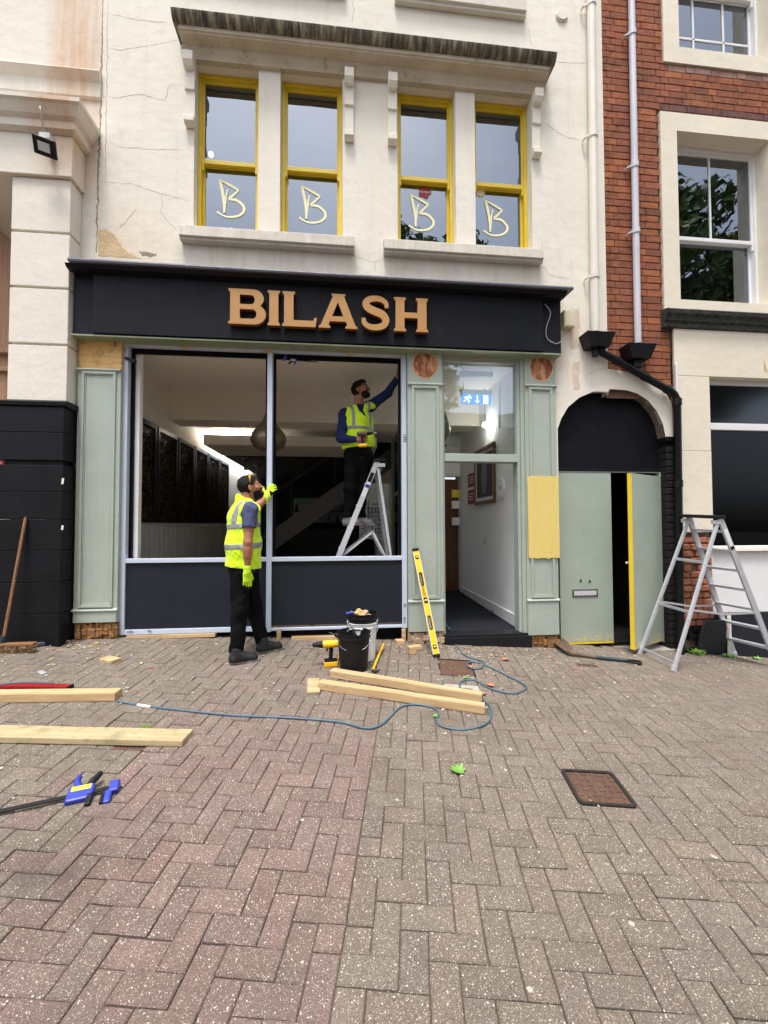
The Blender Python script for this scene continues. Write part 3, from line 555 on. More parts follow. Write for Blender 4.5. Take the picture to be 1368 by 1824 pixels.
# cracks and patches in the render
def crack(pts, w=.006, y=YW, name='crack'):
    P2 = []
    for (a, b) in zip(pts, pts[1:]):
        n = max(2, int((Vector(a) - Vector(b)).length / .03))
        for k in range(n): t = k / n; P2.append((a[0] + (b[0] - a[0]) * t + random.gauss(0, .004), a[1] + (b[1] - a[1]) * t + random.gauss(0, .004)))
    P2.append(pts[-1]); n = len(P2); ws = [w * random.uniform(.5, 1.3) * (1 if .1 < i / n < .9 else .5) for i in range(n)]
    st = stroke(P2, ws); mb = MB(); k = len(P2)
    mb.v = [(x, y - .0015, z) for x, z in st]; mb.f = [(i, i + 1, 2 * k - 2 - i, 2 * k - 1 - i) for i in range(k - 1)]; mb.m = [0] * len(mb.f)
    mb.build(name, 'crack', wall, fix=False)
for line in ([(-2.588, 7.065), (-2.326, 7.022), (-2.139, 7.019), (-1.903, 7.016)], [(-2.581, 6.667), (-2.408, 6.649), (-2.147, 6.73), (-1.782, 6.844)], [(-2.583, 6.112), (-2.428, 6.116), (-2.227, 6.175), (-1.939, 6.135), (-1.894, 6.318), (-1.758, 6.339)],
             [(-2.507, 5.625), (-2.391, 5.567), (-2.072, 5.571), (-1.75, 5.594)], [(-2.602, 5.163), (-2.299, 5.169), (-1.949, 5.079), (-1.666, 5.025)], [(-1.961, 5.078), (-1.942, 4.979), (-1.97, 4.877), (-1.887, 4.776), (-1.792, 4.677)],
             [(0.136, 4.531), (0.258, 4.486), (0.386, 4.468), (0.477, 4.52)], [(0.373, 4.468), (0.373, 4.369)], [(2.379, 6.33), (2.534, 6.24), (2.711, 6.152), (2.962, 6.133)], [(2.358, 4.878), (2.384, 4.743), (2.375, 4.537), (2.506, 4.429), (2.718, 4.414)],
             [(0.118, 7.535), (0.131, 7.442), (0.111, 7.278)], [(-2.434, 4.632), (-2.321, 4.745), (-2.22, 4.908)], [(2.918, 3.25), (3.018, 3.308), (3.184, 3.341)], [(2.232, 7.469), (2.252, 7.366), (2.272, 7.263)], [(2.355, 7.167), (2.654, 7.081), (2.98, 7.111)]):
    crack(line, .0032)
crack([(-2.602, 7.197), (-2.6, 6.437), (-2.601, 5.81), (-2.616, 5.311), (-2.617, 4.386)], .016); crack([(-2.55, 7.204), (-2.545, 6.192), (-2.539, 5.131)], .004)
def jag(pts, n=7, s=.006):
    out = []
    for a, b in zip(pts, pts[1:] + pts[:1]): out += [(a[0] + (b[0] - a[0]) * k / n + random.gauss(0, s), a[1] + (b[1] - a[1]) * k / n + random.gauss(0, s)) for k in range(n)]
    return out
pts = [(-2.61, 4.632), (-2.531, 4.65), (-2.45, 4.606), (-2.392, 4.523), (-2.333, 4.423), (-2.172, 4.359), (-2.594, 4.35)]
put(fill_shape([jag(pts)], .003, Matrix.Translation((0, YW, 0)) @ Matrix.Rotation(R(90), 4, 'X')), 'bare_patch', 'bare_plaster', wall)
pts = [(-2.184, 4.414), (-2.103, 4.431), (-2.01, 4.406), (-2.056, 4.372), (-2.149, 4.385)]
put(fill_shape([jag(pts)], .003, Matrix.Translation((0, YW, 0)) @ Matrix.Rotation(R(90), 4, 'X')), 'bare_patch', 'crack', wall)
for pts in ([(2.736, 3.4), (2.821, 3.417), (2.818, 3.002), (2.733, 2.986)], [(2.704, 4.031), (2.832, 4.051), (2.824, 3.573), (2.697, 3.554)]):
    put(fill_shape([jag(pts)], .002, Matrix.Translation((0, YW - (.006 if pts[2][1] < 3.0 else 0), 0)) @ Matrix.Rotation(R(90), 4, 'X')), 'bare_patch', 'faded_render', wall)

# ---------------------------------------------------------------- passage: black tympanum, pair of doors, black brick jamb
YD = .10
mb = MB(); arc_b = [(2.603, 2.622), (2.652, 2.768), (2.74, 2.894), (2.901, 3.009), (3.091, 3.084), (3.297, 3.118), (3.489, 3.103), (3.637, 3.051), (3.769, 2.956), (3.878, 2.79), (3.95, 2.622), (3.974, 2.398)]
DX0, DX1 = 2.599, 3.957; DT = 2.11
board = thing('arched_board', (3.3, .12, DT), 'black painted arched board above the pale green double doors', 'board')
me = fill_shape([[(DX0 - .06, DT + .03)] + [(p[0], p[1] + .11) for p in arc_b] + [(DX1 + .06, DT + .03)]], .03, wall_tf(0, .125, 0)); put(me, 'panel', 'tympanum', board)
MB().box(DX0 - .02, DX1 + .02, .09, .12, DT + .002, DT + .03).build('rail', 'black_paint', board, bevel=.003)
for px in ((1176, 818), (1177, 828)):
    c = {818: (3.94, 0.108, 2.265), 828: (3.946, 0.108, 2.202)}[px[1]]; mb = MB(); mb.disc((c[0], .1085, c[2]), (0, -1, 0), .016, 7, .003); mb.build('chip', 'stucco', board)
pd = thing('passage_doors', (3.3, YD, .03), 'pale green double doors with letter slot, right leaf ajar showing its yellow edge', 'door')
zb = 0.028
lx1 = 3.277
MB().box(DX0 + .005, lx1, YD, YD + .045, zb + .022, DT - .01).build('door_leaf', 'sage_door', pd, bevel=.004, label='closed left leaf with letter slot')
MB().box(DX0 + .006, lx1 - .001, YD + .001, YD + .044, zb, zb + .021).build('bottom_edge', 'yellow_paint', pd)
# open leaf: hinge on the right, swung out
hx = 3.911; ex, ez = 3.283, 0.045
d = Vector((ex - hx, -.22 - YD, 0)); ln = d.length; d.normalize(); nrm = Vector((d.y, -d.x, 0))
if nrm.y > 0: nrm = -nrm
zt = 2.05
lf = MB(); lf.obox(Vector((hx, YD, (ez + zt) / 2)) + d * ln / 2, d, nrm, (0, 0, 1), ln / 2 - .003, .022, (zt - ez) / 2); leaf = lf.build('door_leaf', 'sage_door', pd, bevel=.003, label='right leaf ajar')
ed = MB(); ed.obox(Vector((hx, YD, (ez + zt) / 2)) + d * ln, d, nrm, (0, 0, 1), .004, .023, (zt - ez) / 2); ed.build('yellow_edge', 'yellow_paint', leaf)
mb = MB(); b_ = Vector((hx, YD, 1.02)) + d * (ln - .06) - nrm * .03; mb.obox(b_, d, nrm, (0, 0, 1), .025, .008, .09); mb.obox(b_ - nrm * .03, d, nrm, (0, 0, 1), .05, .008, .012); mb.build('lock', 'white_upvc', leaf, bevel=.003)
mb = MB(); mb.box(DX1 - .045, DX1 + .03, YD - .015, YD + .06, .02, DT - .005); mb.build('door_frame', 'sage_door', pd, bevel=.004)
mb = MB(); mb.box(DX0 - .02, DX1 - .046, YD - .005, YD + .06, DT - .009, DT - .001); mb.build('door_frame', 'sage', pd)
for z in (.42, 1.15, 1.82):
    mb = MB(); mb.tube([(DX1 - .05, YD - .022, z - .05), (DX1 - .05, YD - .022, z + .05)], .008, 8); mb.build('hinge', 'sage_soffit', pd)
sl = MB(); a = (2.753, 0.1, 0.682); b = (3.077, 0.1, 0.592); sl.box(a[0], b[0], YD - .009, YD - .001, b[2], a[2]); ls = sl.build('letter_slot', 'steel', pd, bevel=.003)
MB().box(a[0] + .02, b[0] - .02, YD - .014, YD - .0095, b[2] + .018, a[2] - .018).build('flap', 'alu_white', ls, bevel=.002)
for c in ((2.862, 0.1, 0.788), (2.977, 0.1, 0.779)):
    mb = MB(); mb.disc((c[0], YD - .001, c[2]), (0, -1, 0), .014, 14, .008); mb.build('lock_cylinder', 'steel', pd, smooth=True)
MB().box(DX0 - .1, DX1 + .1, -.03, .6, -.2, gz(3.3, 0) - .012).build('threshold', 'cement', pd, bevel=.01)
# passage inside: dark walls
ps = MB(); ps.quad((DX0, .16, -.1), (DX0, 4, -.1), (DX0, 4, 3), (DX0, .16, 3)); ps.quad((DX1, .16, -.1), (DX1, 4, -.1), (DX1, 4, 3), (DX1, .16, 3)); ps.quad((DX0, 4, -.1), (DX1, 4, -.1), (DX1, 4, 3), (DX0, 4, 3)); ps.quad((DX0, .15, 3), (DX1, .15, 3), (DX1, 4, 3), (DX0, 4, 3)); ps.quad((DX0, .15, .02), (DX1, .15, .02), (DX1, 4, .02), (DX0, 4, .02))
tag(ps.build('passage_wall', 'int_dark', fix=False), kind='structure')
# ---------------------------------------------------------------- shopfront joinery
sf = thing('shopfront', (0, -.03, .2), 'sage green timber shopfront with panelled pilasters and open doorway', 'shopfront')
FXL, FXR, FZB, FZT = -2.34, .73, .313, 3.44
YP = -.075
def moulding(mb, x0, x1, z0, z1, y, w=.028, t=.016):      # raised rectangular bead
    for a in ((x0, x1, z1 - w, z1), (x0, x1, z0, z0 + w), (x0, x0 + w, z0 + w, z1 - w), (x1 - w, x1, z0 + w, z1 - w)): mb.box(a[0], a[1], y - t, y, a[2], a[3])
PIL = [('left', -2.748, -2.32), ('middle', 0.736, 1.137), ('right', 2.113, 2.49)]
LB = 3.52
for nm, a, b in PIL:
    zg = gz((a + b) / 2, -.08); zt = {'left': 3.109, 'middle': 3.066, 'right': 3.091}[nm]
    zbase = {'left': 0.459, 'middle': 0.269, 'right': 0.193}[nm]
    zpl = {'left': 0.588, 'middle': 0.608, 'right': 0.592}[nm]
    mb = MB(); mb.box(a, b, YP, .06, zbase + .004, zt); pil = mb.build('pilaster', 'sage', sf, bevel=.004)
    mb = MB(); moulding(mb, a + .045, b - .045, zpl + .03, zt - .03, YP - .001); moulding(mb, a + .075, b - .075, zpl + .06, zt - .06, YP - .001, .010, .008); mb.build('panel_moulding', 'sage', pil, bevel=.004)
    mb = MB(); mb.sweepx([(YP, zt - .004), (YP - .022, zt - .002), (YP - .026, zt - .014), (YP - .012, zt - .03), (YP, zt - .034)], a - .004, b + .004); mb.build('ledge', 'sage', pil, bevel=.002); mb = MB(); mb.sweepx([(YP, zpl + .022), (YP - .024, zpl + .006), (YP - .024, zpl - .006), (YP, zpl - .008)], a - .006, b + .006); mb.build('ledge', 'sage', pil, bevel=.002)
    mb = MB(); mb.box(a + .004, b - .004, YP - .012, YP, zbase + .006, zpl - .009); mb.build('plinth_block', 'sage', pil, bevel=.004)
    # top block
    if nm == 'left':
        mb = MB(); mb.box(a + .003, b - .003, YP + .012, .06, zt + .004, LB + .1); mb.build('bare_block', 'raw_ply', pil, bevel=.004, label='bare stripped timber block at the top')
    else:
        mb = MB(); mb.box(a, b, YP, .06, zt + .002, LB + .1); mb.build('top_block', 'sage', pil, bevel=.004)
        cc = {'middle': (0.936, -0.077, 3.272), 'right': (2.314, -0.077, 3.289)}[nm]; rr = .155 if nm == 'middle' else .16
        out = [(cc[0] + rr * (1 + .05 * math.sin(3 * t + 1) + .02 * math.sin(11 * t)) * math.cos(t) * (.92 if nm == 'right' else 1), cc[2] + rr * (1 + .04 * math.sin(4 * t) + .02 * math.sin(9 * t)) * math.sin(t)) for t in np.linspace(0, 2 * math.pi, 48, endpoint=False)]
        put(fill_shape([out], .004, wall_tf(0, YP - .0005, 0)), 'stripped_roundel', 'wood_chip', pil, 'round patch where an ornament was removed')
        out2 = [(cc[0] + (x - cc[0]) * .9, cc[2] + (z - cc[2]) * .9) for x, z in out]
        put(fill_shape([out2], .004, wall_tf(0, YP - .003, 0)), 'stripped_wood', 'roundel_wood', pil)
    # decayed foot
    mb = MB(); n = 14
    for k in range(n):
        x0 = a + (b - a) * k / n; x1 = a + (b - a) * (k + 1) / n - .001
        top = zbase + .002 - abs(random.gauss(0, .012)); mb.box(x0, x1, YP + .01 + random.uniform(-.012, .02), .05, zg - .03, top)
        if random.random() < .7: mb.box(x0 - .006, x1 + .01, YP - .004 + random.uniform(-.012, .012), YP + .03, zg + random.uniform(.0, .05), zg + random.uniform(.05, .11))
    mb.build('rotten_foot', 'rotten_pale' if nm == 'middle' else 'rotten', pil, bevel=.003, label='decayed bare timber at the foot')
# yellow stripped patch on the right pilaster
a, b = PIL[2][1], PIL[2][2]
n = 26; z1, z0 = 2.025, 1.078
top = [(a + .01 + (b - a - .005) * k / n, z1 + random.gauss(0, .004)) for k in range(n + 1)]; bot = [(a + .012 + (b - a - .007) * k / n, z0 + random.gauss(0, .004)) for k in range(n + 1)]
put(fill_shape([top + bot[::-1]], .003, wall_tf(0, YP - .0185, 0)), 'yellow_patch', 'patch_yellow', sf, 'bare yellow patch on the right pilaster')
MB().box(b - .004, b + .014, YP - .012, .03, z0, z1).build('yellow_return', 'patch_yellow', sf)
# lintel under the sign and backing
SZB = 3.436
mb = MB(); mb.box(PIL[0][1] - .01, PIL[2][2] + .01, -.19, .10, SZB - .03, SZB - .0125); mb.build('soffit_board', 'sage_soffit', sf, bevel=.003)
MB().box(PIL[0][2] + .001, PIL[1][1] - .001, -.035, .10, FZT + .004, LB + .1005).build('lintel', 'sage_soffit', sf, bevel=.003)
MB().box(PIL[1][2] + .001, PIL[2][1] - .001, -.035, .10, FZT + .03, LB + .1005).build('lintel', 'sage_soffit', sf, bevel=.003)
for c in ((-1.676, -0.12, 3.425), (-0.808, -0.12, 3.425), (0.108, -0.12, 3.42), (1.598, -0.12, 3.402)):
    mb = MB(); mb.obox((c[0], -.045, SZB - .05), (1, 0, .2), (0, 1, 0), (-.2, 0, 1), .035, .006, .016); mb.build('timber_packer', 'wood_chip', sf)
# entrance: frame, transom, fanlight
EX0, EX1 = PIL[1][2], PIL[2][1]; ZS = .225; TR0, TR1 = 2.189, 2.28
jr = 2.033
mb = MB(); mb.box(EX0 + .001, EX0 + .03, -.03, .10, ZS, FZT + .028); mb.build('door_jamb', 'sage', sf, bevel=.004)
mb = MB(); mb.box(jr, jr + .035, -.03, .10, ZS, FZT + .028); mb.box(jr + .036, EX1 - .001, -.055, .10, ZS - .03, FZT + .028); mb.build('door_jamb', 'sage', sf, bevel=.004)
mb = MB(); mb.box(EX0 + .031, jr - .001, -.04, .10, TR0, TR1); mb.build('transom', 'sage', sf, bevel=.004)
mb = MB(); mb.box(EX0 + .031, jr - .001, -.025, .08, 3.352, FZT + .029); mb.build('fanlight_head', 'sage', sf, bevel=.004)
MB().box(EX0 + .031, jr - .001, .02, .026, TR1 + .001, 3.352 - .001).build('fanlight_pane', 'glass_fan', sf)
# doorstep
st = MB(); st.box(EX0 + .002, EX1 + .04, -.10, .35, gz(1.6, -.1) - .05, ZS - .022); st.box(EX0 + .002, EX1 + .03, -.075, .35, ZS - .0215, ZS); st.build('doorstep', 'step_black', sf, bevel=.006)

# ---------------------------------------------------------------- sign
YS = -.20; SX0, SX1 = -2.544, 2.283; SZ0, SZ1 = 3.436, 4.057
sg = thing('shop_sign', (0, -.2, SZ0), 'long dark shop sign with raised gold letters reading BILASH', 'sign')
MB().box(SX0, SX1, YS, YS + .06, SZ0, SZ1).build('sign_panel', 'fascia_paint', sg, bevel=.004)
BX0, BX1 = -2.763, 2.529
MB().box(BX0, BX1, YS + .0605, .0, SZ0 - .012, SZ1 + .12).build('backing_board', 'fascia_return', sg, bevel=.004)
HX0, HX1 = -2.714, 2.58; HZ = 4.123
mb = MB(); mb.sweepx([(.0, HZ + .05), (-.33, HZ + .004), (-.335, HZ - .012), (-.33, HZ - .03), (.0, HZ - .01)], HX0, HX1); mb.build('lead_flashing', 'lead', sg, bevel=.003)
mb = MB(); mb.sweepx([(YS + .05, SZ1 + .002), (YS + .03, SZ1 + .01), (YS - .01, HZ - .075), (-.27, HZ - .06), (-.30, HZ - .029), (-.0, HZ - .0105), (0, SZ1 + .002)], BX0 + .002, BX1 - .002); mb.build('cornice', 'black_paint', sg, bevel=.003)
LET = {
 'I': [[(0, 0), (.34, 0), (.34, .05), (.295, .10), (.295, .90), (.34, .95), (.34, 1), (0, 1), (0, .95), (.045, .90), (.045, .10), (0, .05)]],
 'L': [[(0, 0), (.93, 0), (.97, .27), (.90, .27), (.86, .18), (.31, .18), (.31, .90), (.355, .95), (.355, 1), (0, 1), (0, .95), (.05, .90), (.05, .10), (0, .05)]],
 'H': [[(0, 0), (.355, 0), (.355, .05), (.31, .10), (.31, .40), (.70, .40), (.70, .10), (.655, .05), (.655, 0), (1.01, 0), (1.01, .05), (.965, .10), (.965, .90), (1.01, .95), (1.01, 1), (.655, 1), (.655, .95), (.70, .90), (.70, .56), (.31, .56), (.31, .90), (.355, .95), (.355, 1), (0, 1), (0, .95), (.05, .90), (.05, .10), (0, .05)]],
 'A': [[(0, 0), (.33, 0), (.33, .05), (.275, .09), (.31, .20), (.77, .20), (.81, .09), (.755, .05), (.755, 0), (1.10, 0), (1.10, .05), (1.045, .09), (.72, .93), (.76, .96), (.76, 1.0), (.36, 1.0), (.36, .96), (.40, .93), (.055, .09), (0, .05)], [(.375, .345), (.705, .345), (.54, .76)]],
}
def arc(cx, cy, rx, ry, a0, a1, n=10): return [(cx + rx * math.cos(R(a0 + (a1 - a0) * k / n)), cy + ry * math.sin(R(a0 + (a1 - a0) * k / n))) for k in range(n + 1)]
LET['B'] = [[(0, 0), (.70, 0)] + arc(.70, .29, .33, .29, -90, 62) + arc(.68, .74, .29, .26, -60, 90) + [(0, 1), (0, .95), (.05, .90), (.05, .10), (0, .05)],
            [(.31, .16), (.31, .43), (.66, .43)] + arc(.66, .295, .11, .135, 90, -90, 8), [(.31, .57), (.31, .84), (.62, .84)] + arc(.62, .705, .10, .135, 90, -90, 8)]
sc_ = bez([(.76, .66, 0), (.74, .80, 0), (.60, .905, 0), (.42, .925, 0), (.24, .88, 0), (.155, .75, 0), (.24, .63, 0), (.43, .545, 0), (.64, .46, 0), (.735, .30, 0), (.66, .14, 0), (.44, .075, 0), (.24, .10, 0), (.11, .20, 0), (.09, .34, 0)], 5)
ns = len(sc_); wS = [.10 + .13 * math.sin(math.pi * min(max((k / ns - .05) / .9, 0), 1)) ** .7 if True else 0 for k in range(ns)]
wS = [.07 + (.22 - .07) * math.exp(-((k / ns - .5) / .22) ** 2) + .075 * math.exp(-((k / ns - .18) / .2) ** 2) + .075 * math.exp(-((k / ns - .82) / .2) ** 2) for k in range(ns)]
LET['S'] = [stroke([(p.x, p.y) for p in sc_], wS)]
LH = 3.936 - 3.564
for ch, x, zb, w in (('B', -1.18, 3.564, 1.03), ('I', -0.779, 3.565, .34), ('L', -0.628, 3.554, .97), ('A', -0.247, 3.547, 1.10), ('S', 0.196, 3.549, .82), ('H', 0.558, 3.553, 1.01)):
    zb = 3.564
    def tf(y, g=1.0): return Matrix.Translation((x, y, zb)) @ Matrix.Rotation(R(90), 4, 'X') @ Matrix.Diagonal((LH, LH, 1, 1))
    f = put(fill_shape(LET[ch], .012, tf(-.264)), 'letter', 'gold_letter', sg, 'gold letter ' + ch)
    put(fill_shape(LET[ch], .045, tf(-.2355)), 'letter_return', 'gold_side', f)
    mb = MB()
    for q in (.12, .8):
        mb.tube([(x + LH * w * q, -.2135, zb + LH * .06), (x + LH * w * q, YS, zb + LH * .06)], .006, 6); mb.tube([(x + LH * w * q, -.2135, zb + LH * .94), (x + LH * w * q, YS, zb + LH * .94)], .006, 6)
    mb.build('stud', 'letter_back', f)
# loose wires and sensor at the right end of the sign
wr = MB(); wr.tube(bez([(2.332, -0.145, 4.019), (2.384, -0.16, 3.942), (2.387, -0.165, 3.873), (2.337, -0.165, 3.72), (2.352, -0.16, 3.605), (2.453, -0.16, 3.55), (2.52, -0.15, 3.584)], 8), .004, 6)
tag(wr.build('loose_cable', 'pipe_white', smooth='all'), 'loose white cable hanging at the right end of the shop sign', 'cable')
wr = MB()
for q in range(3): wr.tube(bez([(2.47 + .02 * q, -.03, 3.98 - .03 * q), (2.53, -.06 - .01 * q, 3.94 - .06 * q), (2.51 + .02 * q, -.05, 3.84), (2.47, -.04, 3.86 - .05 * q), (2.50, -.03, 3.72)], 8), .0025, 5)
tag(wr.build('wire_tangle', 'tool_black', smooth='all'), 'tangle of thin black wires beside the right end of the sign', 'wire')
jb = MB(); a = (2.595, -0.05, 3.989); b = (2.725, -0.05, 3.786); jb.box(a[0], b[0], -.10, YW - .001, b[2], a[2]); jb_o = thing('junction_box', (b[0], -.06, b[2]), 'small beige junction box on the wall right of the sign', 'junction box'); jb.build('case', 'beige_box', jb_o, bevel=.006)
MB().box(a[0] + .012, b[0] - .012, -.104, -.1005, b[2] + .015, a[2] - .015).build('lid', 'beige_box', jb_o, bevel=.001)
sn = thing('flood_light', (2.385, -0.24, 4.094), 'small dark flood light under the right end of the sign cornice', 'light'); c = Vector((2.385, -0.24, 4.094))
mb = MB(); mb.obox(c, (1, 0, 0), (0, .9, -.4), (0, .4, .9), .07, .02, .05); mb.build('head', 'fascia_return', sn, bevel=.005); mb = MB(); mb.bar(c + Vector((0, .03, 0)), c + Vector((0, .08, .03)), .03, .02); mb.build('bracket', 'black_plastic', sn)

# ---------------------------------------------------------------- aluminium window frame being fitted
fr = thing('window_frame', (-.8, 0, FZB), 'empty aluminium shop window frame in blue protective film with dark lower panels', 'window frame')
MX0, MX1 = -0.822, -0.767; RZ0, RZ1 = 1.067, 1.112; PW = .062; YF0, YF1 = -.022, .045
for nm, a in (('post', (FXL, FXL + PW, FZB, FZT)), ('post', (MX0, MX1, FZB - .01, FZT - .012)), ('post', (FXR - PW * .9, FXR, FZB - .005, FZT))):
    MB().box(a[0], a[1], YF0, YF1, a[2], a[3]).build(nm, 'alu_film', fr, bevel=.003)
for x0, x1 in ((FXL + PW + .0005, MX0 - .0005), (MX1 + .0005, FXR - PW * .9 - .0005)):
    MB().box(x0, x1, YF0 + .003, YF1, FZT - .05, FZT - .001).build('head_rail', 'alu_film', fr, bevel=.003)
    MB().box(x0, x1, YF0 + .003, YF1, RZ0, RZ1).build('middle_rail', 'alu_film', fr, bevel=.003)
    MB().box(x0, x1, YF0 + .003, YF1, FZB + .001, FZB + (.052 if x0 < -1 else .03)).build('bottom_rail', 'alu_film', fr, bevel=.003)
    MB().box(x0 + .001, x1 - .001, .0, .03, FZB + .053, RZ0 - .001).build('lower_panel', 'slate_panel', fr, bevel=.002)
    mb = MB(); g = .028
    mb.box(x0, x0 + g, .046, .085, RZ1, FZT - .051); mb.box(x1 - g, x1, .046, .085, RZ1, FZT - .051); mb.box(x0 + g, x1 - g, .046, .085, FZT - .10, FZT - .051); mb.build('glazing_bead', 'gasket', fr, bevel=.002)
# pencil marks on the film
for body, x, z, s, rot in (('1495', -2.216, 0.346, .034, 0), ('TEJ', -2.025, 0.35, .034, 0), ('L. BL', -1.059, 3.414, .034, 0), ('1495', -0.872, 3.412, .034, 0), ('1495', 0.705, 2.45, .05, R(-90)), ('TBJ', 0.704, 0.557, .034, R(90)), ('3180', 0.7, 0.395, .034, R(90)), ('14', -2.312, 3.329, .034, R(90))):
    put(text_mesh(body, s, .001, wall_tf(x, -.0232 if 'L' in body or abs(rot) > 0 or True else 0, z, rot)), 'pencil_mark', 'pen', fr)
# packers and plinth below the frame
for x, l in ((-1.8, .9), (-.2, .7)):
    pk = MB(); zz = gz(x, -.02); pk.box(x - l / 2, x + l / 2, -.035, .05, zz - .005, FZB - .004 if x < -1 else zz + .04); tag(pk.build('packing_timber', 'pine', bevel=.003), 'pale packing timber under the left end of the window frame' if x < -1 else 'thin packing timber on the ground under the right window bay', 'timber')
base = MB(); base.box(FXL + .02, FXR - .02, .055, .12, .0, FZB - .005); tag(base.build('stall_base', 'gasket'), 'dark recess under the window frame', 'base')
for px, pb, yy, w in ((497, 1138, -.03, .045), (719, 1140, -.02, .045)):
    x = {497: -0.68, 719: 0.686}[px]; z = gz(x, -.03); mb = MB(); mb.box(x - w / 2, x + w / 2, -.05, -.023, z, FZB - .012 if px == 719 else z + .115)
    tag(mb.build('wooden_wedge', 'pine', bevel=.003), 'short upright wood packer under the middle post of the window frame' if px == 497 else 'short upright wood packer under the right end of the window frame', 'wood packer')
# ---------------------------------------------------------------- restaurant interior
IX0, IX1, IY1, FL = -2.47, .98, 8.5, .30
def struct(mb, name, mat): return tag(mb.build(name, mat, fix=False), kind='structure')
mb = MB(); mb.quad((IX0, .06, FL), (IX1 + .01, .06, FL), (IX1 + .01, IY1, FL), (IX0, IY1, FL)); struct(mb, 'floor', 'int_floor')
mb = MB(); mb.quad((IX0, .06, -.1), (IX0, .06, 3.6), (IX0, IY1, 3.6), (IX0, IY1, -.1)); struct(mb, 'wall_left', 'int_wall')
mb = MB(); mb.quad((IX0, IY1, -.1), (IX1, IY1, -.1), (IX1, IY1, 3.6), (IX0, IY1, 3.6)); struct(mb, 'wall_back', 'int_dark')
mb = MB(); mb.quad((IX0, .05, 3.40), (2.4, .05, 3.40), (2.4, 1.5, 3.40), (IX0, 1.5, 3.40)); mb.box(IX0, 2.4, 1.5, 1.95, 2.98, 3.40); mb.quad((IX0, 1.95, 3.12), (IX1, 1.95, 3.12), (IX1, 3.6, 3.12), (IX0, 3.6, 3.12)); struct(mb, 'ceiling', 'int_ceiling')
mb = MB(); mb.quad((IX0 + .20, 3.6, 2.80), (IX1, 3.6, 2.80), (IX1, IY1, 2.80), (IX0 + .20, IY1, 2.80)); mb.quad((IX0, 3.6, 3.12), (IX0 + .4, 3.6, 3.12), (IX0 + .4, IY1, 3.12), (IX0, IY1, 3.12)); mb.quad((IX0 + .20, 3.6, 2.80), (IX1, 3.6, 2.80), (IX1, 3.6, 3.12), (IX0 + .20, 3.6, 3.12)); struct(mb, 'ceiling_rear', 'int_dark')
mb = MB(); mb.quad((IX0, .045, 3.45), (2.5, .045, 3.45), (2.5, .045, 3.62), (IX0, .045, 3.62)); mb.quad((IX0 - .02, .05, .2), (IX0 - .02, .05, 3.6), (FXL, .05, 3.6), (FXL, .05, .2)); struct(mb, 'wall_front', 'int_wall')
mb = MB(); mb.quad((IX0, .1, 3.58), (2.5, .1, 3.58), (2.5, IY1, 3.58), (IX0, IY1, 3.58)); struct(mb, 'ceiling_slab', 'int_dark')
# white window board / reveal at the left
tag(MB().box(IX0 + .004, -2.205, .09, .16, FL, 3.395).build('window_reveal', 'int_white'), kind='structure')
# floating ceiling raft with cove light
raft = thing('ceiling_raft', (-.8, 3.0, 2.79), 'lowered ceiling raft with a glowing cove light above its left end', 'ceiling panel')
MB().box(-2.29, .60, 2.45, 3.55, 2.80, 2.97).build('raft_board', 'int_ceiling', raft, bevel=.006)
MB().box(-2.22, -1.6, 3.05, 3.13, 2.985, 3.01).build('cove_lamp', 'cove_light', raft); MB().box(-2.27, -2.23, 3.2, 7.0, 2.985, 3.005).build('cove_lamp', 'cove_light', raft)
# carved wall panels on the left wall
pz0, pz1 = 1.50, 2.78
for k in range(6):
    y0 = .38 + k * .70; y1 = y0 + .66
    cp_ = thing('carved_panel', (IX0 + .02, y0, pz0), ['nearest', 'second', 'third', 'fourth', 'fifth', 'farthest'][k] + ' dark fretwork panel on the left wall inside the restaurant', 'wall panel', 'carved panels along the left wall')
    mb = MB(); x0, x1 = IX0 + .004, IX0 + .05
    mb.box(x0, x1, y0, y0 + .05, pz0, pz1); mb.box(x0, x1, y1 - .05, y1, pz0, pz1); mb.box(x0, x1, y0 + .05, y1 - .05, pz1 - .06, pz1); mb.box(x0, x1, y0 + .05, y1 - .05, pz0, pz0 + .06); mb.build('frame', 'panel_dark', cp_, bevel=.003)
    MB().box(x0, x0 + .008, y0 + .05, y1 - .05, pz0 + .06, pz1 - .06).build('backing', 'panel_bronze', cp_)
    mb = MB(); r2 = random.Random(k)
    for a in range(11):
        for b in range(22):
            yy = y0 + .055 + a * .05; zz = pz0 + .065 + b * .0515
            if zz > pz1 - .08: continue
            if r2.random() < .62: mb.box(x0 + .009, x0 + .024, yy + .006, yy + (.05 if r2.random() < .4 else .03), zz, zz + .014)
            if r2.random() < .62: mb.box(x0 + .009, x0 + .026, yy, yy + .012, zz + .001, zz + (.052 if r2.random() < .5 else .03))
    tag(mb.build('fretwork', 'panel_dark', cp_), kind='stuff')
# banquette with channel tufting
bq = thing('banquette', (IX0 + .3, .4, FL), 'pale channel-tufted banquette along the left wall', 'bench seat')
mb = MB(); mb.box(IX0 + .16, IX0 + .62, .35, 4.6, FL, FL + .42); mb.build('seat', 'banquette', bq, bevel=.03, seg=3)
for k in range(30):
    y0 = .36 + k * .14; mb = MB(); mb.sweepz([(IX0 + .01, y0), (IX0 + .13, y0 + .004), (IX0 + .165, y0 + .03), (IX0 + .175, y0 + .07), (IX0 + .165, y0 + .11), (IX0 + .13, y0 + .136), (IX0 + .01, y0 + .139)], FL + .43, 1.44); o = mb.build('channel', 'banquette', bq, smooth=True)
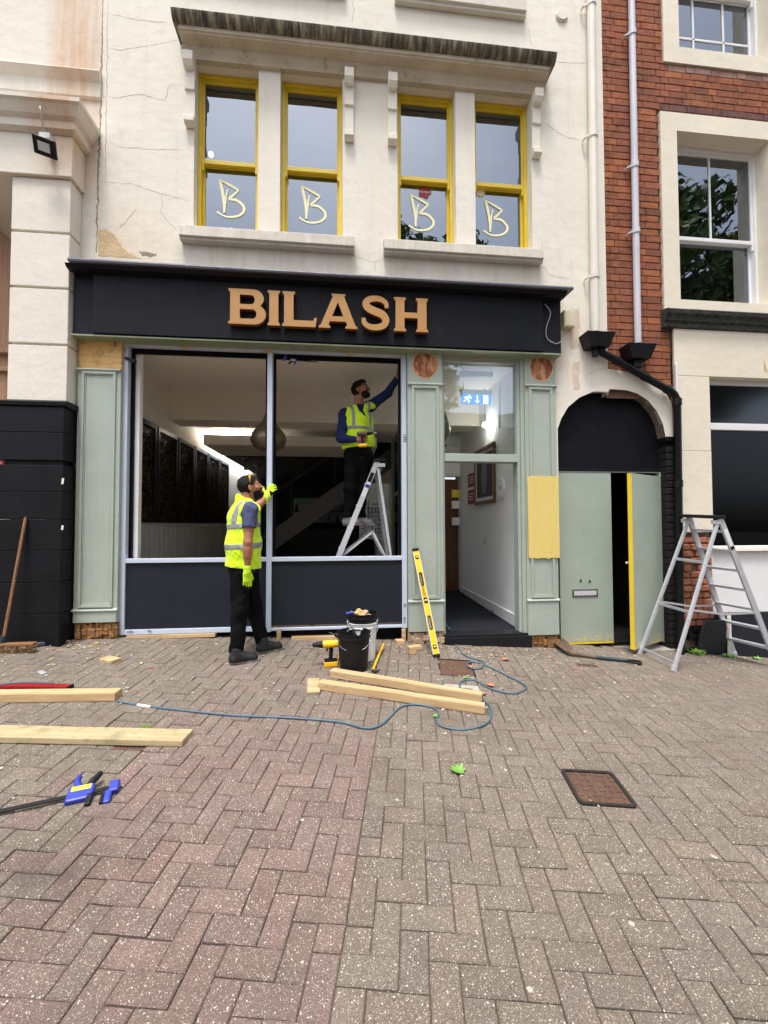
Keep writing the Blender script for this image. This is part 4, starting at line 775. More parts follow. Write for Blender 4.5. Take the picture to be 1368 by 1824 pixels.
# pendant lamp
pl = thing('pendant_lamp', (-0.966, .9, 2.1), 'large hammered brass teardrop pendant lamp behind the middle post', 'lamp')
c = (-0.966, 0.9, 2.427); k_ = 5.5 / 740 ; mb = MB()
mb.lathe([(.0, 0), (.10, .012), (.19, .06), (.232, .15), (.215, .235), (.15, .32), (.085, .40), (.045, .50), (.025, .62), (.012, .74)], c, 36); mb.build('shade', 'brass', pl, smooth='all')
mb = MB(); mb.tube([(c[0], c[1], c[2] + .73), (c[0], c[1], 3.40)], .006, 6); mb.build('cord', 'black_plastic', pl)
lp = (1.364, 0.6, 2.447)
# small pendant seen through the fanlight
p2 = thing('pendant_lamp', (lp[0], .9, lp[2]), 'pierced brass lamp seen at the left edge of the fanlight over the door', 'lamp')
mb = MB(); mb.lathe([(.0, 0), (.05, .01), (.05, .05), (.035, .07), (.09, .16), (.105, .24), (.07, .36), (.03, .48), (.012, .62)], (lp[0] - .06, .6, lp[2] + .02), 28); mb.build('shade', 'brass', p2, smooth='all'); MB().tube([(lp[0] - .06, .6, lp[2] + .62), (lp[0] - .06, .6, 3.40)], .005, 6).build('cord', 'black_plastic', p2)
for px, py, yy, n in ((438, 800, 3.8, 'tiny dark pendant lamp hanging near the back left of the room'), (458, 822, 4.6, 'tiny dark pendant lamp hanging right of the first one at the back')):
    c = {438: (-1.904, 3.8, 2.571), 458: (-1.884, 4.8, 2.578)}[px]; p3 = thing('small_pendant', c, n, 'lamp', 'small pendants at the back'); mb = MB(); mb.tube([c, (c[0], c[1], 2.795)], .008, 6); mb.build('cord', 'rust_iron', p3); mb = MB(); mb.lathe([(0, -.02), (.05, -.01), (.03, .05), (.01, .09)], c, 14); mb.build('shade', 'brass', p3, smooth='all'); mb = MB(); mb.lathe([(.0, 2.76 - c[2]), (.09, 2.78 - c[2]), (.09, 2.797 - c[2])], c, 14); mb.build('ceiling_rose', 'brass', p3, smooth=True)
# rear bar shelves, staircase
bar = thing('back_bar', (-.6, 8.2, FL), 'dim back bar with bottles and a pale mirror strip at the rear of the room', 'bar')
MB().box(-1.6, .9, 7.7, 8.1, FL, 1.35).build('counter', 'panel_dark', bar, bevel=.01)
MB().box(-1.5, .8, 8.42, 8.46, 1.5, 2.3).build('mirror', 'shelf_glow', bar)
for z in (1.5, 1.85): MB().box(-1.5, .8, 8.2, 8.41, z, z + .03).build('shelf', 'panel_dark', bar)
for k in range(16):
    x = -1.4 + k * .14; z = 1.53 if k % 2 else 1.88; bo = thing('bottle', (x, 8.3, z), 'dark bottle on the shelves of the back bar', 'bottle', 'bottles on the back bar'); mb = MB(); h = random.uniform(.2, .27); mb.lathe([(0, 0), (.036, 0), (.038, .01), (.038, h * .6), (.014, h * .75), (.013, h), (0, h)], (x, 8.3, z), 12); mb.build('glass_body', ('glass_dark', 'spade_green', 'brass')[k % 3], bo, smooth=True)
stc = thing('staircase', (.4, 4.5, FL), 'dim grey staircase rising to the right behind the man on the ladder', 'staircase')
A_ = Vector((-1.424, 3.6, 1.105)); B_ = Vector((1.422, 3.6, 3.106))
mb = MB(); mb.bar(A_, B_, .06, .34); mb.build('stringer', 'stair_grey', stc, bevel=.005)
for t in (.15, .45, .75):
    q = A_.lerp(B_, t); mb = MB(); mb.bar(q + Vector((0, 0, .1)), q + Vector((0, 0, .9)), .03, .03, (1, 0, 0)); mb.build('baluster', 'panel_dark', stc)
mb = MB(); mb.bar(A_ + Vector((0, 0, .9)), B_ + Vector((0, 0, .9)), .05, .05); mb.build('handrail', 'panel_dark', stc)
# patterned screen at the back right
scx0, scx1 = 0.284, 0.779; scz0, scz1 = 1.229, 2.142
scr = thing('pattern_screen', (scx0, 2.2, FL), 'pale geometric patterned screen behind the ladder', 'screen')
MB().box(scx0, scx1, 2.21, 2.24, scz0, scz1).build('panel', 'screen_pale', scr)
mb = MB(); r2 = random.Random(5)
for a in range(6):
    for b in range(9):
        x = scx0 + .03 + a * .058; z = scz0 + .03 + b * .068
        if x > scx1 - .05: continue
        if r2.random() < .75: mb.box(x, x + .052, 2.198, 2.209, z, z + .010)
        if r2.random() < .75: mb.box(x, x + .010, 2.197, 2.2085, z + .0105, z + .066)
tag(mb.build('lattice', 'tool_black', scr), kind='stuff')
# glazed partition to the corridor: posts, rail, panes
PXC = IX1
pt = thing('glazed_partition', (PXC, .1, FL), 'grey-green glazed partition post and rail beside the ladder', 'partition')
y0 = (3.271, 2.925)[0]
MB().box(PXC - .03, PXC + .03, y0 - .05, y0 + .05, FL, 3.39).build('post', 'sage_soffit', pt, bevel=.004)
zr = (2.944, 2.343)[1]
MB().box(PXC - .028, PXC + .028, .1, y0 - .051, 1.98, 2.05).build('rail', 'sage_soffit', pt, bevel=.004)
MB().box(PXC - .004, PXC + .004, .1, y0 - .051, 2.051, 3.38).build('pane', 'glass', pt); MB().box(PXC - .004, PXC + .004, .1, y0 - .051, FL + .5, 1.979).build('pane', 'glass', pt); MB().box(PXC - .02, PXC + .02, .1, y0 - .051, FL, FL + .499).build('lower_panel', 'sage_soffit', pt)
mb = MB(); mb.quad((PXC, y0 + .05, FL), (PXC, IY1, FL), (PXC, IY1, 3.5), (PXC, y0 + .05, 3.5)); struct(mb, 'wall_corridor_left', 'int_wall')
# ---------------------------------------------------------------- entrance corridor
CXR = 2.098; CYE = (2.574, 0.808)[0]; CF = .225
mb = MB(); mb.quad((PXC, .1, CF), (CXR, .1, CF), (CXR, CYE + .2, CF + .06), (PXC, CYE + .2, CF + .06)); struct(mb, 'corridor_floor', 'carpet')
mb = MB(); mb.box(CXR, CXR + .1, .101, CYE + .3, CF - .1, 3.5); struct(mb, 'wall_right', 'int_white')
zd = 2.31
mb = MB(); dxl, dxr = 1.82, 2.105
wall_holes(mb, PXC, CXR, CF, 3.5, CYE, [(dxl, dxr, CF, 2.321)], .12); struct(mb, 'wall_end', 'int_white')
mb = MB(); mb.quad((PXC, CYE + 1.5, CF), (CXR, CYE + 1.5, CF), (CXR, CYE + 1.5, 3), (PXC, CYE + 1.5, 3)); struct(mb, 'wall_far', 'int_dark')
MB().box(CXR - .018, CXR - .0005, .102, CYE, CF + .001, CF + .15).build('skirting_board', 'white_upvc', bpy.data.objects['wall_right'], bevel=.004)
mb = MB(); mb.box(dxr - .0, dxr + .07, CYE - .02, CYE - .001, CF, 2.321 + .06); mb.box(dxl - .07, dxr, CYE - .02, CYE - .001, 2.321, 2.321 + .06); tag(mb.build('door_lining', 'white_upvc', bevel=.004), 'white lining of the doorway at the end of the entrance corridor', 'door frame')
dr = thing('corridor_door', (dxr, CYE + .05, CF), 'brown timber door standing open at the end of the entrance corridor', 'door')
mb = MB(); mb.obox((dxl + (dxr - dxl) * .5, CYE + .1, 1.28), (1, .12, 0), (-.12, 1, 0), (0, 0, 1), (dxr - dxl) / 2 - .02, .02, 1.0); mb.build('leaf', 'door_wood', dr, bevel=.004)
for z in (1.45, 1.75, 1.95): MB().box(dxl + .14, dxl + .30, CYE + .045, CYE + .05, z, z + .14).build('notice', 'white_print' if z < 1.9 else 'label_yellow', dr)
def onwall(px, py): pass
pf = thing('framed_picture', (CXR - .02, 1.3, 1.7), 'framed monochrome photograph on the right wall of the corridor', 'picture')
ya, za = (0.812, 2.605); yb, zb_ = (1.675, 1.767)
mb = MB(); x0, x1 = CXR - .035, CXR - .001; q = .05
mb.box(x0, x1, ya, yb, za - q, za); mb.box(x0, x1, ya, yb, zb_, zb_ + q); mb.box(x0, x1, ya, ya + q, zb_ + q, za - q); mb.box(x0, x1, yb - q, yb, zb_ + q, za - q); mb.build('frame', 'frame_gold', pf, bevel=.006)
MB().box(x0 + .018, x1, ya + q, yb - q, zb_ + q, za - q).build('mount', 'white_print', pf); q2 = .10; MB().box(x0 + .014, x0 + .0178, ya + q2, yb - q2, zb_ + q2, za - q2).build('photograph', 'photo_dark', pf)
ym, zm_ = (ya + yb) / 2, (za + zb_) / 2
out = [(0, .30), (.05, .27), (.05, .22), (.11, .18), (.13, 0), (.10, -.2), (.06, -.34), (-.06, -.34), (-.10, -.2), (-.13, 0), (-.11, .18), (-.05, .22), (-.05, .27)]
put(fill_shape([out], .002, Matrix.Translation((x0 + .0125, ym, zm_)) @ Matrix.Rotation(R(-90), 4, 'Z') @ Matrix.Rotation(R(90), 4, 'X') @ Matrix.Diagonal(((yb - ya) * 1.1, (za - zb_) * .95, 1, 1))), 'pale_figure', 'photo_grey', pf)
ck = thing('wall_clock', (CXR - .02, (0.629, 1.942)[0], (0.629, 1.942)[1]), 'round white wall clock to the right of the framed picture', 'clock')
cy_, cz_ = (0.62, 1.941)
mb = MB(); mb.disc((CXR - .001, cy_, cz_), (-1, 0, 0), .135, 32, .03); mb.build('case', 'white_upvc', ck, smooth=True, bevel=.006)
mb = MB(); mb.disc((CXR - .031, cy_, cz_), (-1, 0, 0), .105, 28, .002); mb.build('face', 'white_print', ck)
mb = MB(); mb.bar((CXR - .035, cy_, cz_), (CXR - .035, cy_ - .05, cz_ + .02), .008, .003, (1, 0, 0)); mb.bar((CXR - .035, cy_, cz_), (CXR - .035, cy_ - .05, cz_ - .015), .008, .003, (1, 0, 0)); mb.build('hands', 'tool_black', ck); mb = MB(); mb.bar((CXR - .035, cy_ + .03, cz_ + .06), (CXR - .035, cy_ + .05, cz_ - .05), .02, .003, (1, 0, 0)); mb.build('dial_mark', 'label_yellow', ck)
for (pa, pb, lab) in (((1.744, 2.298), (2.076, 2.076), 'upper of the two dark red notices beside the framed picture'), ((1.752, 2.03), (2.084, 1.795), 'lower of the two dark red notices beside the framed picture')):
    n_ = thing('wall_notice', (CXR - .01, pa[0], pb[1]), lab, 'notice', 'red notices in the corridor'); MB().box(CXR - .008, CXR - .001, pa[0], pb[0], pb[1], pa[1]).build('plate', 'red_sign', n_)
    for q in range(3): zz = pa[1] - (pa[1] - pb[1]) * (.3 + .2 * q); MB().box(CXR - .0105, CXR - .0085, pa[0] + .04, pb[0] - .06, zz, zz + .012).build('print_line', 'white_print', n_)
hy, hz = (1.206, 1.254); hk = MB(); hk.tube(bez([(CXR, hy, hz), (CXR - .03, hy, hz), (CXR - .035, hy, hz - .03), (CXR - .02, hy + .01, hz - .08)], 5), .005, 6); tag(hk.build('wall_hook', 'steel', smooth='all'), 'small metal hook on the corridor wall below the picture', 'hook')
hy, hz = (0.92, 0.274); hk = MB(); hk.tube([(CXR - .018, hy, hz), (CXR - .06, hy, hz)], .01, 8); hk.tube([(CXR - .06, hy, hz), (CXR - .08, hy, hz)], .018, 10); tag(hk.build('door_stop', 'steel', smooth=True), 'small door stop on the corridor skirting', 'door stop')
hl = thing('ceiling_spotlight', (2.014, 1, 2.873), 'small lit ceiling lamp inside the entrance, seen through the fanlight', 'lamp'); hc = (2.014, 1, 2.873); mb = MB(); mb.lathe([(0, -.035), (.028, -.025), (.036, 0), (.028, .025), (0, .035)], hc, 14); mb.build('bulb', 'hall_lamp', hl, smooth='all'); mb = MB(); mb.tube([(hc[0], hc[1], hc[2] + .03), (hc[0], hc[1], 3.40)], .006, 6); mb.build('cord', 'black_plastic', hl)
# exit sign hanging behind the fanlight
es = thing('exit_sign', (1.646, 0.3, 2.943), 'hanging blue and white running man exit sign behind the fanlight', 'sign')
a = (1.462, 0.3, 3.078); b = (1.844, 0.3, 2.955); MB().box(a[0], b[0], .295, .305, b[2], a[2]).build('panel', 'exit_blue', es)
MB().box(a[0] - .012, b[0] + .01, .28, .32, a[2] + .001, a[2] + .055).build('housing', 'white_upvc', es, bevel=.004)
for x in (a[0] + .03,): mb = MB(); mb.tube([(x, .3, a[2] + .055), (x, .3, 3.40)], .003, 5); mb.build('wire', 'black_plastic', es)
MB().box(a[0] - .02, b[0] + .02, .27, .33, 3.30, 3.36).build('ceiling_plate', 'sage_soffit', es)
w = b[0] - a[0]; h = a[2] - b[2]
def blob(pts): return [(a[0] + w * x, b[2] + h * z) for x, z in pts]
arrow = [(.52, .92), (.56, .92), (.56, .35), (.62, .35), (.54, .08), (.46, .35), (.52, .35)]; doorr = [(.74, .08), (.90, .08), (.90, .92), (.74, .92)]
for nm, shape in (('arrow', [arrow]), ('door_symbol', [doorr]), ('running_man', [[(.22, .78), (.33, .74), (.36, .58), (.33, .56), (.31, .66), (.27, .68), (.24, .50), (.30, .38), (.26, .12), (.22, .12), (.24, .34), (.17, .44), (.14, .26), (.07, .24), (.07, .30), (.11, .32), (.14, .52), (.17, .66), (.12, .60), (.09, .62), (.15, .75)]]), ('head_symbol', [[(.28 + .03 * math.cos(t), .87 + .07 * math.sin(t)) for t in np.linspace(0, 6.28, 14, endpoint=False)]])):
    put(fill_shape([blob(s) for s in shape], .002, wall_tf(0, .2935, 0)), nm, 'exit_white', es)
rd = MB(); c0, c1 = (2.041, 0.5, 3.261), (2.031, 0.5, 2.71); rd.tube([c0, c1], .012, 8); rd.tube([c0, (c0[0], .5, 3.40)], .004, 6); tag(rd.build('hanging_rod', 'alu_white', smooth=True), 'thin pale rod hanging behind the right half of the fanlight', 'rod')
# ---------------------------------------------------------------- left neighbour: rusticated cream pier on a black base
lb = thing('neighbouring_building', (-3, -.2, .3), 'cream rusticated building at the left edge with black painted base', 'building')
YPf = -.205; NX1 = -2.774; NX0 = -3.327; JXL = XL
ZE0, ZE1 = 5.019, 5.44
# flat wall above the entablature and beside the pier
mb = MB(); mb.quad((-6, YW, ZE0), (JXL, YW, ZE0), (JXL, YW, 9.6), (-6, YW, 9.6)); mb.quad((NX1 - .3, YW, .2), (JXL, YW, .2), (JXL, YW, ZE0), (NX1 - .3, YW, ZE0)); mb.build('wall', 'stucco_left', lb, fix=False)
# string course
z = 6.317
mb = MB(); mb.sweepx([(YW, z + .05), (-.085, z + .02), (-.10, z), (-.085, z - .03), (-.06, z - .07), (-.045, z - .09), (-.045, z - .24), (-.035, z - .26), (YW, z - .265)], -6, -2.594); mb.build('string_course', 'stucco_left', lb, bevel=.005)
# entablature
fx1 = -2.746
mb = MB(); mb.box(-6, fx1, -.24, YW - .001, ZE0, ZE1); mb.build('frieze', 'stucco_left', lb, bevel=.006)
zc = ZE1
def ring(off, zz): return off, zz
mb = MB(); prof = [(0, zc), (.05, zc + .03), (.055, zc + .10), (.09, zc + .13), (.13, zc + .21), (.15, zc + .23), (.15, zc + .27), (0, zc + .31)]
n = len(prof); vs = []
for o_, z_ in prof: vs += [(-6, -.241 - o_, z_), (fx1 + .001 + o_, -.241 - o_, z_), (fx1 + .001 + o_, YW - .001, z_)]
fs = []
for k in range(n - 1):
    for q in range(2): fs.append((k * 3 + q, k * 3 + q + 1, (k + 1) * 3 + q + 1, (k + 1) * 3 + q))
mb.add(vs, fs); mb.quad((-6, -.241, zc + .31), (fx1, -.241, zc + .31), (fx1, YW, zc + .32), (-6, YW, zc + .32)); mb.build('cornice', 'stucco_left', lb, fix=False)
# pier in blocks with recessed joints
ZP = 2.709
zs = [ZE0, 4.449, 3.876, 3.295, ZP + .002]
MB().box(NX0 + .03, NX1 - .02, YPf + .025, YW - .001, ZP, ZE0).build('pier_core', 'stucco_left', lb)
for za_, zb_ in zip(zs, zs[1:]):
    MB().box(NX0, NX1, YPf, YW - .002, zb_ + .012, za_ - .012).build('pier_block', 'stucco_left', lb, bevel=.006)
# black base
bx0, bx1 = -3.362, -2.763
mb = MB(); mb.sweepx([(-.24, ZP - .06), (-.265, ZP - .05), (-.27, ZP - .012), (-.25, ZP), (YW, ZP), (YW, ZP - .06)], NX0 - .05, bx1 + .03); mb.build('base_cap', 'black_paint', lb, bevel=.004)
zz = [ZP - .061, 2.393, 2.113, 2.068, 1.801, 1.528, 1.224, 0.91, 0.603, .15]
for k, (za_, zb_) in enumerate(zip(zz, zz[1:])):
    if k == 2: MB().box(bx0 + .03, bx1 - .03, -.215, YW, zb_, za_).build('base_joint', 'black_paint', lb); continue
    out = 0 if k < 4 else .012
    MB().box(bx0 - .05 - out, bx1 + out * .3, -.25 - out, YW - .003, zb_ + .0022, za_ - .0022).build('base_block', 'black_paint', lb, bevel=.004)
for c, s_ in (((-2.761, -0.253, 1.907), .03), ((-2.749, -0.264, 1.445), .022)):
    mb = MB(); mb.obox((c[0], c[1], c[2]), (1, 0, 0), (0, 1, 0), (.1, 0, 1), .010, .002, s_); mb.build('paint_chip', 'stucco', lb)
for c in ((-3.034, -0.253, 1.672), (-3.064, -0.253, 1.611)):
    mb = MB(); mb.obox(c, (1, 0, .05), (0, 1, 0), (0, 0, 1), .16, .004, .008); mb.build('scar', 'gasket', lb, bevel=.003)
# recess left of the pier, brown arched doorway
mb = MB(); mb.quad((-6, .45, .1), (NX0 + .05, .45, .1), (NX0 + .05, .45, ZE0), (-6, .45, ZE0)); mb.quad((NX0 + .035, YPf + .03, .1), (NX0 + .035, .45, .1), (NX0 + .035, .45, ZE0), (NX0 + .035, YPf + .03, ZE0)); mb.quad((-6, -.24, ZE0 - .001), (NX0 + .05, -.24, ZE0 - .001), (NX0 + .05, .45, ZE0 - .001), (-6, .45, ZE0 - .001)); mb.build('recess_wall', 'stucco_left', lb, fix=False)
c = (-4.098, 0.4, 3.599)
mb = MB(); pts = [(c[0] - .6, 2.3), (c[0] - .6, 4.1)] + [(c[0] + .42 * math.cos(t), 4.3 + .62 * math.sin(t)) for t in np.linspace(math.pi * .75, 0, 14)] + [(c[0] + .42, 2.3)]
me = fill_shape([pts], .05, wall_tf(0, .42, 0)); put(me, 'arched_panel', 'door_wood_pale', lb)
MB().box(c[0] - .8, c[0] + .50, .33, .44, 3.40, 3.46).build('moulding', 'door_wood_pale', lb, bevel=.01); MB().box(c[0] - .8, c[0] + .50, .35, .44, 3.20, 3.25).build('moulding', 'door_wood_pale', lb, bevel=.01)
pl_ = thing('red_notice', (-3.502, -0.02, 2.024), 'dark red notice with white lettering cut by the left picture edge', 'notice'); a = (-3.843, 0.3, 2.434); b = (-3.722, 0.3, 2)
MB().box(a[0] - .3, b[0], .29, .31, b[2], a[2]).build('plate', 'red_sign', pl_)
for k, t in enumerate(('E', 'I', 'N', 'E', 'I')): put(text_mesh(t, .075, .002, wall_tf(b[0] - .035, .288, a[2] - .05 - k * .085)), 'lettering', 'white_print', pl_)
# flood light on the frieze with its cable
fl = thing('flood_light', (-2.963, -0.3, 5.255), 'black LED flood light on the frieze of the left building', 'light')
c = Vector((-2.922, -0.36, 5.203)); ax = Vector((1, .05, -.28)).normalized(); ay = Vector((.1, .75, .6)).normalized(); az = ax.cross(ay).normalized(); ay = az.cross(ax).normalized()
mb = MB(); mb.obox(c, ax, az, ay, .105, .075, .014); hd = mb.build('head', 'black_plastic', fl, bevel=.006)
mb = MB(); mb.obox(c - ay * .015, ax, az, ay, .055, .038, .003); mb.build('lens', 'alu_white', hd)
mb = MB(); mb.bar(c + ay * .02, (c.x, -.241, c.z + .03), .05, .02); mb.build('bracket', 'black_plastic', fl); q = Vector((-2.975, -0.27, 5.381)); mb = MB(); mb.obox(q, (1, 0, 0), (0, 1, 0), (0, 0, 1), .05, .03, .03); mb.build('terminal_box', 'white_upvc', fl, bevel=.005)
mb = MB(); mb.tube(bez([(q.x, q.y, q.z + .03), (-2.988, -0.3, 5.467), (-2.959, -0.36, 5.485), (-2.944, -0.4, 5.554), (-2.996, -0.34, 5.633)], 6), .006, 6); mb.build('cable', 'pipe_white', fl, smooth='all')

# ---------------------------------------------------------------- right neighbour: red brick with cream stone dressings
rb = thing('brick_building', (4.5, 0, 0), 'red brick building at the right with cream stone window surrounds', 'building')
BX0 = XR; SW0 = 3.927; SU0 = 3.994     # left edges of the stone surrounds
SZT2 = 6.597; SZB1 = 7.243; SZB2 = 4.095; PIX = 4.067
BZ0 = 2.95
mb = MB(); OA = (4.145 - .02, 9.2, 4.229 - .05, 6.365 + .02); OB = (OA[0], 9.2, SZB1 + .05, 9.7); OC = (4.03 + .1, 9.2, -1, SZB2 - .15)
wall_holes(mb, BX0 - .01, 9, 2.99, 9.6, .012, [OA, OB, OC], .0); wall_holes(mb, 3.663, 9, arc_in[-1][1], 3.0, .012, [OC, (BX0 - .5, arc_in[-1][0] + .05, -1, 3.0)], .0); bw = mb.build('wall', 'mortar', rb, fix=False)
def arch_top(x):   # top edge of the rendered arch below the brickwork
    pts = sorted([(p[0], p[1]) for p in ext[1:6]]); 
    if x <= pts[0][0]: return pts[0][1]
    for p, q in zip(pts, pts[1:]):
        if p[0] <= x <= q[0]: return p[1] + (q[1] - p[1]) * (x - p[0]) / max(q[0] - p[0], 1e-6)
    return pts[-1][1] - .1
bricks = []; HC = .085; ph = .118; pst = .237
nz0 = int(BZ0 / HC)
for r_ in range(nz0, int(9.4 / HC)):
    z0 = r_ * HC; zc_ = z0 + HC / 2
    x = BX0 + (0 if r_ % 2 else -.18); k = r_ % 2
    xmax = 6.2
    while x < xmax:
        l = pst if k % 2 == 0 else ph; a, b = max(x, BX0), x + l; x += l; k += 1
        segs = [(a, b)]
        if SZT2 < zc_ < SZB1: pass
        elif zc_ >= SZB1: segs = [(a, min(b, SU0 - .006))]
        elif zc_ > SZB2 - .02: segs = [(a, min(b, SW0 - .006))]
        else: segs = [(a, min(b, PIX - .01))]
        for a, b in segs:
            if b - a > .03 and zc_ > arch_top((a + b) / 2): bricks.append((a, b, zc_))
pal = [srgb(182, 112, 78), srgb(172, 103, 74), srgb(164, 98, 76), srgb(188, 120, 80), srgb(158, 98, 76), srgb(142, 92, 76), srgb(174, 110, 84), srgb(160, 104, 74)]
bricks.sort(key=lambda q: abs(q[0] - 4) + abs(q[2] - 5.5) * .55)
unitb = MB(); c_ = .06; e = .5
vs = [(-e, .5, -e), (e, .5, -e), (e, .5, e), (-e, .5, e), (-e, -.42, -e), (e, -.42, -e), (e, -.42, e), (-e, -.42, e), (-e + .014, -.5, -e + .04), (e - .014, -.5, -e + .04), (e - .014, -.5, e - .04), (-e + .014, -.5, e - .04)]
fs = [(8, 9, 10, 11)] + [(4 + i, 4 + (i + 1) % 4, 8 + (i + 1) % 4, 8 + i) for i in range(4)] + [(i, (i + 1) % 4, 4 + (i + 1) % 4, 4 + i) for i in range(4)]
ub = MB().add(vs, fs).mesh('brick', 'brick'); fb = MB(); fbt = []
for k, (a, b, z) in enumerate(bricks):
    kk = random.uniform(.78, .92); col = [(c * .6 + c0 * .4) * kk for c, c0 in zip(random.choice(pal)[:3], srgb(164, 104, 78)[:3])] + [1]
    if SZT2 < z < SZT2 + .09 and a > SW0: col = list(srgb(118, 84, 80))
    if SZB1 - .10 < z < SZB1 and a > SU0: col = [c * .6 + .12 for c in col[:3]] + [1]
    s_ = (b - a - .007, .05, HC - .0075); loc = ((a + b) / 2, .025 - .0165 + random.uniform(-.002, .003), z + random.uniform(-.0015, .0015)); rz = random.gauss(0, .006)
    if k < 300:
        o = bpy.data.objects.new('brick', ub); COL.objects.link(o); o.parent = bw; o.location = Vector(loc) - OFF[bw.name]; o.scale = s_; o.rotation_euler = (random.gauss(0, .006), rz, random.gauss(0, .004)); o.color = col
    else:
        n0 = len(fb.v); fb.add([(loc[0] + v[0] * s_[0], loc[1] + v[1] * s_[1], loc[2] + v[2] * s_[2]) for v in vs], fs); fbt += [col] * len(vs)
if fb.v:
    o = fb.build('bricks', 'brick_far', bw, fix=False); tag(o, kind='stuff'); at = o.data.color_attributes.new('tint', 'FLOAT_COLOR', 'POINT'); at.data.foreach_set('color', [q for c in fbt for q in c])
print('bricks', len(bricks))
# stone surrounds (plain stone frames round sash windows)
def surround(x0, x1, z0, z1, ox0, ox1, oz0, oz1, d, nm):
    mb = MB(); wall_holes(mb, x0, x1, z0, z1, -.032, [(ox0, ox1, oz0, oz1)], d)
    mb.quad((x0, -.032, z0), (x0, .02, z0), (x0, .02, z1), (x0, -.032, z1)); mb.quad((x0, -.032, z0), (x0, .02, z0), (x1, .02, z0), (x1, -.032, z0)); mb.quad((x0, -.032, z1), (x0, .02, z1), (x1, .02, z1), (x1, -.032, z1))
    return mb.build(nm, 'stone_right', rb, fix=False)
O2 = (4.145, 5.433, 4.229, 6.365)
surround(SW0, 5.893, SZB2, SZT2, *O2, .19, 'stone_surround')
O1 = (4.208, 5.527, 7.453, 7.453 + 1.9)
surround(SU0, 5.961, SZB1, 9.6, *O1, .19, 'stone_surround')
wA, zmA, ygA = sash_window(rb, O2[0] + .002, O2[1] - .002, O2[2] + .002, O2[3] - .002, .155, 'white_upvc', 'glass_pane', .435, 1, fw=.045)
wB, zmB, ygB = sash_window(rb, O1[0] + .002, O1[1] - .002, O1[2] + .002, O1[3] - .002, .155, 'white_upvc', 'glass_pane', .55, 2, fw=.045)
for k in (1, 2): xb = O1[0] + (O1[1] - O1[0]) * k / 3; MB().box(xb - .012, xb + .012, .226, .245, O1[2] + .1, O1[2] + 1.0).build('glazing_bar', 'white_upvc', wB)
MB().box(O1[0] + .06, O1[1] - .06, .226, .246, O1[2] + .45, O1[2] + .472).build('glazing_bar', 'white_upvc', wB)
mb = MB(); mb.box(O2[0] - .1, O2[1] + .3, .36, 2.2, O2[2] - .1, O2[3] + .1); rm = mb.build('room', 'int_dark', rb, fix=False)
mb = MB(); mb.box(O1[0] - .1, O1[1] + .3, .36, 2.2, O1[2] - .1, O1[3] + .1); rm2 = mb.build('room', 'int_wall', rb, fix=False)
for o_ in (rm, rm2):
    bm = bmesh.new(); bm.from_mesh(o_.data); bmesh.ops.delete(bm, geom=[f for f in bm.faces if f.calc_center_median().y + OFF[o_.name].y < .4], context='FACES'); bm.to_mesh(o_.data); bm.free()
MB().box(O1[0] + .05, O1[0] + .62, .40, .42, O1[2], O1[3]).build('net_curtain', 'blind', rb)
for k in range(9):
    x = O2[0] + .02 + k * .11
    mb = MB(); mb.sweepz([(x, .42), (x + .03, .40), (x + .06, .39), (x + .09, .40), (x + .11, .42)], O2[2], O2[2] + .85); mb.build('curtain_fold', 'spade_green', rb, smooth=True)
# ledge below the window and the shop pilaster
zl = 4.05
mb = MB(); mb.sweepx([(.0, zl + .04), (-.13, zl + .01), (-.15, zl - .01), (-.14, zl - .05), (-.11, zl - .07), (-.10, zl - .12), (-.075, zl - .13), (-.07, zl - .185), (-.05, zl - .195), (0, zl - .195)], 3.881, 9); mb.build('ledge', 'black_cornice', rb, smooth=True)
# big frame round the shop window
YR = -.045; px0, px1 = 4.03, 4.49
zt_, z1_, z2_ = zl - .196, 3.274, 2.355; z3_ = 1.366
MB().box(px0, 9, YR, .05, z1_ + .003, zt_).build('shop_lintel', 'stone_right', rb, bevel=.004)
MB().box(px0 + .002, px1, YR, .05, z2_ + .003, z1_).build('pilaster_block', 'stone_right', rb, bevel=.004)
MB().box(px0 + .002, px1, YR - .001, .05, z3_, z2_).build('pilaster_block', 'stone_right', rb, bevel=.004)
mb = MB(); c = (5.228, 3.446); put(fill_shape([[(c[0], c[1] + .1), (c[0] + .055, c[1] - .08), (c[0] + .01, c[1] - .08)]], .003, wall_tf(0, YR - .001, 0)), 'render_scar', 'bare_plaster', rb)
wz0 = 1.195
MB().box(px1 + .001, 9, .06, .12, 3.217, z1_ + .02).build('window_head', 'white_upvc', rb, bevel=.003); tz0, tz1 = 2.643, 2.729
MB().box(px1 + .001, 9, .045, .12, tz0, tz1).build('window_transom', 'white_upvc', rb, bevel=.004); MB().box(px1 + .001, px1 + .02, .05, .12, wz0, 3.217).build('window_stile', 'white_upvc', rb)
MB().box(px1 + .02, 9, .085, .092, tz1 + .001, 3.217 - .001).build('pane', 'glass_dirty', rb); MB().box(px1 + .02, 9, .085, .092, wz0, tz0 - .001).build('pane', 'glass_dark', rb)
mb = MB(); mb.box(px1 - .1, 9, .3, 2.5, wz0 - .3, z1_ + .2); rm = mb.build('room', 'int_dark', rb, fix=False)
bm = bmesh.new(); bm.from_mesh(rm.data); bmesh.ops.delete(bm, geom=[f for f in bm.faces if f.calc_center_median().y + OFF[rm.name].y < .4], context='FACES'); bm.to_mesh(rm.data); bm.free()
mb = MB(); mb.sweepx([(.08, wz0), (-.06, wz0 - .012), (-.07, wz0 - .06), (-.03, wz0 - .07), (.08, wz0 - .07)], px1 - .01, 9); mb.build('sill', 'sill', rb, bevel=.004)
zp_ = 0.386
